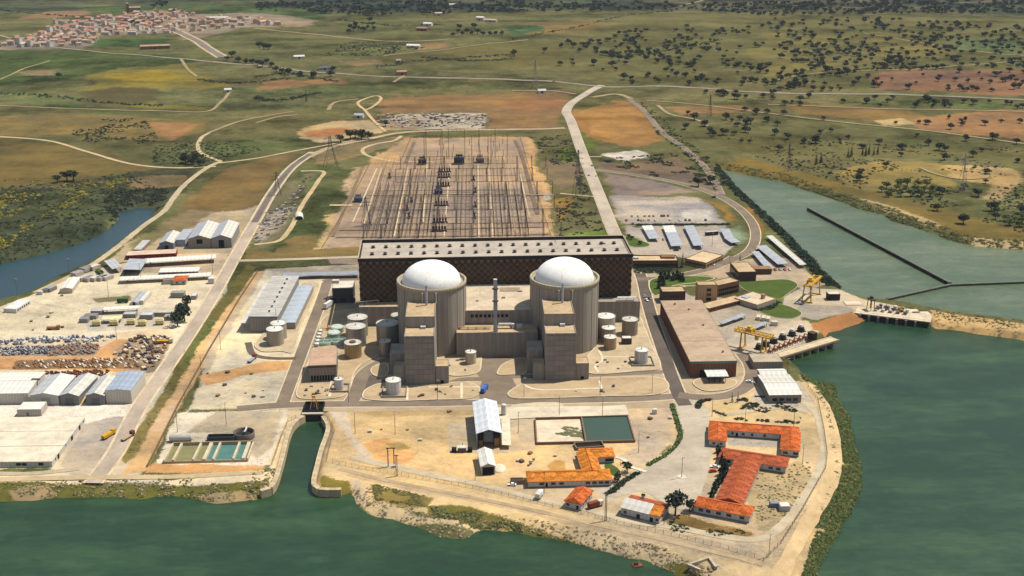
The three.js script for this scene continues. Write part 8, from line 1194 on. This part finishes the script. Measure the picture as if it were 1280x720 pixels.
  plot(['grey stacked parts in the middle storage plot', 'brown stacked parts in the middle storage plot'], 'stored goods', [[60, 433], [110, 429], [126, 432], [116, 442], [60, 445]], 90, [M(140, 136, 132), M(176, 130, 96)], [1.2, 0.9, 3.4]);
  plot(['grey blue beams along the upper storage strip', 'pale beams along the upper storage strip'], 'stored goods', [[-20, 428], [60, 422], [146, 420], [130, 427], [60, 428], [0, 432]], 70, [M(120, 128, 140), M(226, 220, 208)], [1.6, 1.2, 3.6]);
  plot(['rusty bars in the brown storage strip', 'dark brown stock in the brown storage strip', 'white slabs in the brown storage strip'], 'stored goods', [[14, 460], [40, 450], [176, 448], [172, 460]], 70, [M(170, 126, 84), M(122, 94, 70), M(232, 218, 200)], [1, 0.6, 3.8]);
  plot(['rusty red scrap behind the shed row', 'dark scrap behind the shed row'], 'scrap', [[56, 466], [136, 463], [134, 469], [100, 472], [56, 468]], 60, [M(140, 84, 64), M(96, 72, 62)], [1.4, 1, 2]);
  plot(['dark drums and boxes in the plot beside the west road', 'pale pipes in the plot beside the west road', 'rust brown goods in the plot beside the west road'], 'stored goods', [[140, 442], [164, 422], [214, 418], [196, 456], [180, 466], [176, 450], [146, 446]], 46, [M(92, 84, 82), M(232, 214, 182), M(150, 104, 78)], [2, 1.2, 3.2]);
  plot(['grey stacks on the plots beside the switchyard lane', 'white stacks on the plots beside the switchyard lane', 'rusty stacks on the plots beside the switchyard lane'], 'stored goods', [[334, 262], [360, 252], [380, 222], [388, 222], [372, 254], [352, 282], [322, 304], [318, 296]], 55, [M(120, 116, 116), M(214, 204, 188), M(140, 116, 98)], [3, 0.8, 1.6]);
  { const p = G(374, 275), g = thing('arched_hut', 'white arched hut with dark end beside the switchyard lane', 'hut', null, p.x, p.z, 0.15), arc = Array.from({ length: 11 }, (_, i) => { const t = i / 10 * Math.PI; return new THREE.Vector2(Math.cos(t) * 4, Math.max(0, Math.sin(t)) * 4); }); mesh('vault', new THREE.ExtrudeGeometry(new THREE.Shape(arc), { depth: 16, bevelEnabled: false }).translate(0, 0, -16), M(244, 236, 220), g); mesh('end_door', box(6, 3, 0.2, 0, 0, 0.1), M(50, 50, 56), g); }
}
// ---------- poles, walls, fences, paths ----------
{
  const lamp = (label, px, py, h, group) => { const p = py < 215 ? GP(px, py) : G(px, py), g = thing('light_pole', label, 'lamp post', group, p.x, p.z); mesh('pole', cyl(0.17, 0.1, h, 0, -0.1, 0, 8), M(120, 112, 104), g); mesh('lamp_head', [box(1.5, 0.22, 0.4, 0.5, h - 0.2, 0)], M(206, 202, 196), g); mesh('base', box(0.9, 0.35, 0.9, 0, -0.05, 0), M(236, 220, 190), g); return g; };
  [[444, 542], [494, 543], [547, 500], [594, 600], [680, 617], [798, 566], [648, 541], [699, 520], [753, 521], [436, 505], [655, 497], [750, 495], [815, 492]].forEach(([a, b]) => lamp('slim street lamp on the dirt yards before the reactors', a, b, 13, 'lamps before the reactors'));
  [[283, 531], [232, 512], [276, 437], [252, 470], [222, 540]].forEach(([a, b]) => lamp('slim street lamp along the works side of the west strip', a, b, 14, 'lamps along the west strip')); [[87, 346], [22, 372], [136, 373], [146, 424], [266, 342], [176, 352]].forEach(([a, b]) => lamp('tall flood lamp mast on the pale west yard', a, b, 15, 'flood lamp masts')); [[852, 597], [931, 534], [992, 534], [1003, 580], [961, 696], [830, 656], [890, 520], [984, 470], [912, 330], [890, 308]].forEach(([a, b]) => lamp('slim street lamp around the tiled blocks and east shore', a, b, 12, 'lamps around the tiled blocks'));
  { const p = G(852, 596.5), g = whole('lamp_island', cyl(2.4, 2.4, 0.4, p.x, -0.05, p.z, 20), M(244, 232, 206), 'round pale traffic island around the plaza lamp', 'traffic island'); }
  const mast = (label, px, py, h) => { const p = G(px, py), g = thing('transmission_mast', label, 'mast', 'dark masts on the dike', p.x, p.z); mesh('pole', latticeColumn(h, 0.9, 0.7, 0.1), M(96, 84, 76), g); mesh('cross_arm', box(2.4, 0.3, 0.3, 0, h, 0), M(96, 84, 76), g); };
  mast('square lattice mast beside the dike track fork', 757, 651, 15); mast('dark lattice mast standing on the inner dike road', 496, 595, 12); const tw = G(489, 583), tg = thing('water_tower_frame', 'dark twin post stand with white box on the orange dirt', 'stand', null, tw.x, tw.z); mesh('post', box(0.5, 11, 0.5, -1.6, 0, 0), M(110, 92, 78), tg); mesh('post', box(0.5, 11, 0.5, 1.6, 0, 0), M(110, 92, 78), tg); mesh('cross_bar', box(5, 0.5, 0.5, 0, 10.6, 0), M(110, 92, 78), tg); mesh('box', box(1.8, 1.6, 1.4, 1.6, 0, 1.6), WHITEWALL, tg);
  fence('wire fence with thin posts along the dirt dike', far([[408, 577], [440, 584], [520, 598], [600, 612], [700, 636], [780, 656], [900, 684], [954, 700]]), 4, 2.2, M(150, 130, 106)); fence('dark wire fence along the lane of the curved dike', far([[954, 702], [976, 680], [1004, 636], [1032, 586], [1034, 570], [1030, 540], [1022, 500], [1008, 482]]), 4, 2.4, M(96, 84, 70)); fence('wire fence along the channel bank by the dirt yard', far([[408, 577], [414, 552], [418, 540], [412, 528], [404, 520]]), 4, 2.2, M(140, 120, 98)); fence('wire fence along the channel bank by the settling basins', far([[340, 582], [352, 546], [360, 528], [374, 520]]), 4, 2.2, M(150, 130, 106));
  { const q = far([[322, 340], [300, 373], [260, 440], [222, 508], [184, 584]]), g = thing('boundary_wall', 'low brown boundary wall between the works and the west strip', 'wall', null); for (let i = 0; i < q.length - 1; i++) { const [x0, z0] = q[i], [x1, z1] = q[i + 1], L = Math.hypot(x1 - x0, z1 - z0), n = Math.round(L / 9); for (let k = 0; k < n; k++) { const m = mesh('wall_panel', box(L / n - 0.15, 1.6, 0.5, 0, -0.2, 0), M(150, 122, 92, { tex: 'streak', size: [5, 4] }), g, x0 + (x1 - x0) * (k + 0.5) / n, 0, z0 + (z1 - z0) * (k + 0.5) / n); m.rotation.y = Math.atan2(-(z1 - z0), x1 - x0); } } }
  const path = (pts) => { const c = far(pts); setting('footpath', ribbon(curve(c, 3), 1.5, 0.56 + (layer++) * 0.002), M(250, 232, 196, { tex: 'stain', size: 5 })); };
  path([[652, 480], [668, 487.5], [752, 486.5]]); path([[752, 487], [749, 477]]); path([[747, 436], [753, 452], [744, 458], [748, 467]]); path([[754, 447], [790, 447]]); path([[536, 485], [600, 485]]); path([[577, 480], [577, 499]]); path([[509, 484], [509, 501]]); path([[415, 472], [412, 497]]);
  { const c = far([[760, 570], [778, 574], [790, 584], [808, 590]]); setting('footpath', ribbon(curve(c, 3), 2.4, 0.3), M(250, 236, 206, { tex: 'stain', size: 5 })); }
  // boat and jetty
  const b = G(796.5, 707, WATER), bt = thing('work_boat', 'small brown work raft with white mast moored by the dike', 'boat', null, b.x, b.z, 0.2, WATER); mesh('hull', box(4.6, 0.7, 3.2, 0, -0.25, 0), M(150, 90, 66), bt); mesh('cabin', box(1.6, 1.4, 1.4, -0.6, 0.45, 0), M(120, 76, 60), bt); mesh('mast', cyl(0.14, 0.1, 4, 0.8, 0.4, 0, 8), M(240, 232, 220), bt); mesh('rail', [box(4.4, 0.08, 0.08, 0, 1.2, 1.5), box(4.4, 0.08, 0.08, 0, 1.2, -1.5), ...[-2, 0, 2].flatMap((x) => [box(0.08, 0.8, 0.08, x, 0.45, 1.5), box(0.08, 0.8, 0.08, x, 0.45, -1.5)])], M(206, 150, 110), bt);
  const j = G(878, 707), jt = thing('outfall', 'broken pale concrete outfall basin at the foot of the dike', 'outfall', null, j.x, j.z, 0.5); for (const [x, z, w, d, t] of [[0, -3, 11, 1.2, 0], [-5, 0, 1.2, 7, 0.3], [5, 1, 1.2, 9, -0.3]]) { const m = mesh('wall', box(w, 1.6, d, 0, -0.4, 0), M(214, 196, 168, { tex: 'stain', size: 4 }), jt, x, 0, z); m.rotation.y = t; } mesh('pipe', bar([5, 0.4, 2], [10, -1.5, 9], 0.35, 8), M(226, 220, 208), jt);
  { const rocks = []; for (let i = 0; i < 60; i++) { const p = G(rr(866, 892), rr(704, 722)); rocks.push(new THREE.DodecahedronGeometry(rr(0.3, 0.8)).translate(p.x, terrain(p.x, p.z) + 0.1, p.z)); } const m = mesh('rocks', rocks, M(190, 160, 124), scene); m.userData = { label: 'loose rocks around the broken outfall basin', category: 'rocks', kind: 'stuff' }; }
  hut('small white box hut on the gravel beside the basins', 818, 517, 2.6, 2.2, 3, M(240, 236, 228), M(250, 246, 240), { name: 'box_hut' }); hut('white lake side hut with dark door on the lane bend', 980, 637, 5, 4.4, 3, M(214, 206, 196), M(250, 242, 228), { name: 'box_hut' }); hut('small grey hut beside the white hut on the lane bend', 967, 633, 4, 3, 2.4, M(140, 144, 152), M(160, 164, 172), { name: 'box_hut' }); hut('dark awning store beside the bright orange house', 646, 604, 7, 3, 2.6, M(150, 130, 110), M(70, 62, 58), { name: 'box_hut' });
  // orange and red equipment beside the grey workshop
  [[379, 387, [216, 170, 110], 'tan mixer drum on the pad beside the grey workshop'], [381, 376, [206, 80, 56], 'red machine on the pad beside the grey workshop'], [389, 362, [90, 80, 74], 'dark pallet stack on the pad beside the grey workshop']].forEach(([a, b, c, l]) => { const p = G(a, b), g = thing('yard_machine', l, 'machine', null, p.x, p.z); mesh('frame', box(3.4, 1.2, 2.4, 0, 0.3, 0), M(...c), g); mesh('drum', cyl(1.1, 0.8, 2.2, 0, 1.4, 0, 12), M(c[0] * 0.9, c[1] * 0.9, c[2] * 0.9), g); });
  // small boxes, pallets and hatches lying about the pads and yards
  const lot = (name, label, cat, group, n, polys, mats, w, h) => { const kinds = mats.map((m) => { const q = ready([box(w, h, w * 0.8), box(w * 1.1, 0.12, w * 0.9, 0, h, 0)]); return [q, m]; }); for (let i = 0; i < n; i++) { const f = inPoly(pick(polys)); let p = null; while (!p) p = f(); const [q, m] = pick(kinds), o = mesh(numbered(name), q, m, scene, p.x, 0.3, p.z); o.rotation.y = rnd() * 3; o.scale.setScalar(rr(0.7, 1.5)); o.position.y = -0.05; o.userData = { label, category: cat, group }; } };
  const pads = [[[515, 486], [590, 482], [596, 492], [520, 498]], [[650, 490], [820, 476], [828, 488], [660, 497]], [[745, 450], [800, 448], [815, 460], [745, 464]], [[380, 484], [412, 482], [412, 496], [380, 496]], [[556, 456], [580, 452], [582, 466], [558, 466]]];
  lot('utility_box', 'small grey utility box on the gravel pads around the reactors', 'box', 'utility boxes on the pads', 44, pads, [M(120, 110, 100), M(214, 200, 176), M(96, 84, 76)], 1.3, 1.1);
  lot('pallet_stack', 'small pallet stack left on the dirt yards by the lake', 'pallets', 'pallet stacks on the dirt yards', 34, [[[430, 514], [585, 514], [560, 560], [440, 545]], [[640, 566], [720, 566], [640, 596]], [[780, 520], [840, 512], [840, 545], [800, 570]], [[262, 440], [350, 455], [345, 500], [250, 500]], [[20, 392], [90, 365], [90, 410], [20, 415]]], [M(176, 140, 98), M(130, 108, 86), M(226, 214, 190)], 1.6, 0.8);
  { const p = G(637, 446), g = thing('barrier_rack', 'orange barrier rack at the foot of the slim chimney', 'barrier', null, p.x - 4, p.z + 1); mesh('rail', [bar([-6, 1, 0], [6, 1, 0], 0.15), bar([-6, 0.5, 0], [6, 0.5, 0], 0.15)], M(226, 140, 60), g); for (const x of spread(5, 12)) mesh('post', box(0.2, 1.1, 0.2, x, 0, 0), M(226, 140, 60), g); }
}
// thin haze of the distance
scene.fog = new THREE.FogExp2(0xc9d6e2, 0.00002);
renderer.render(scene, camera);
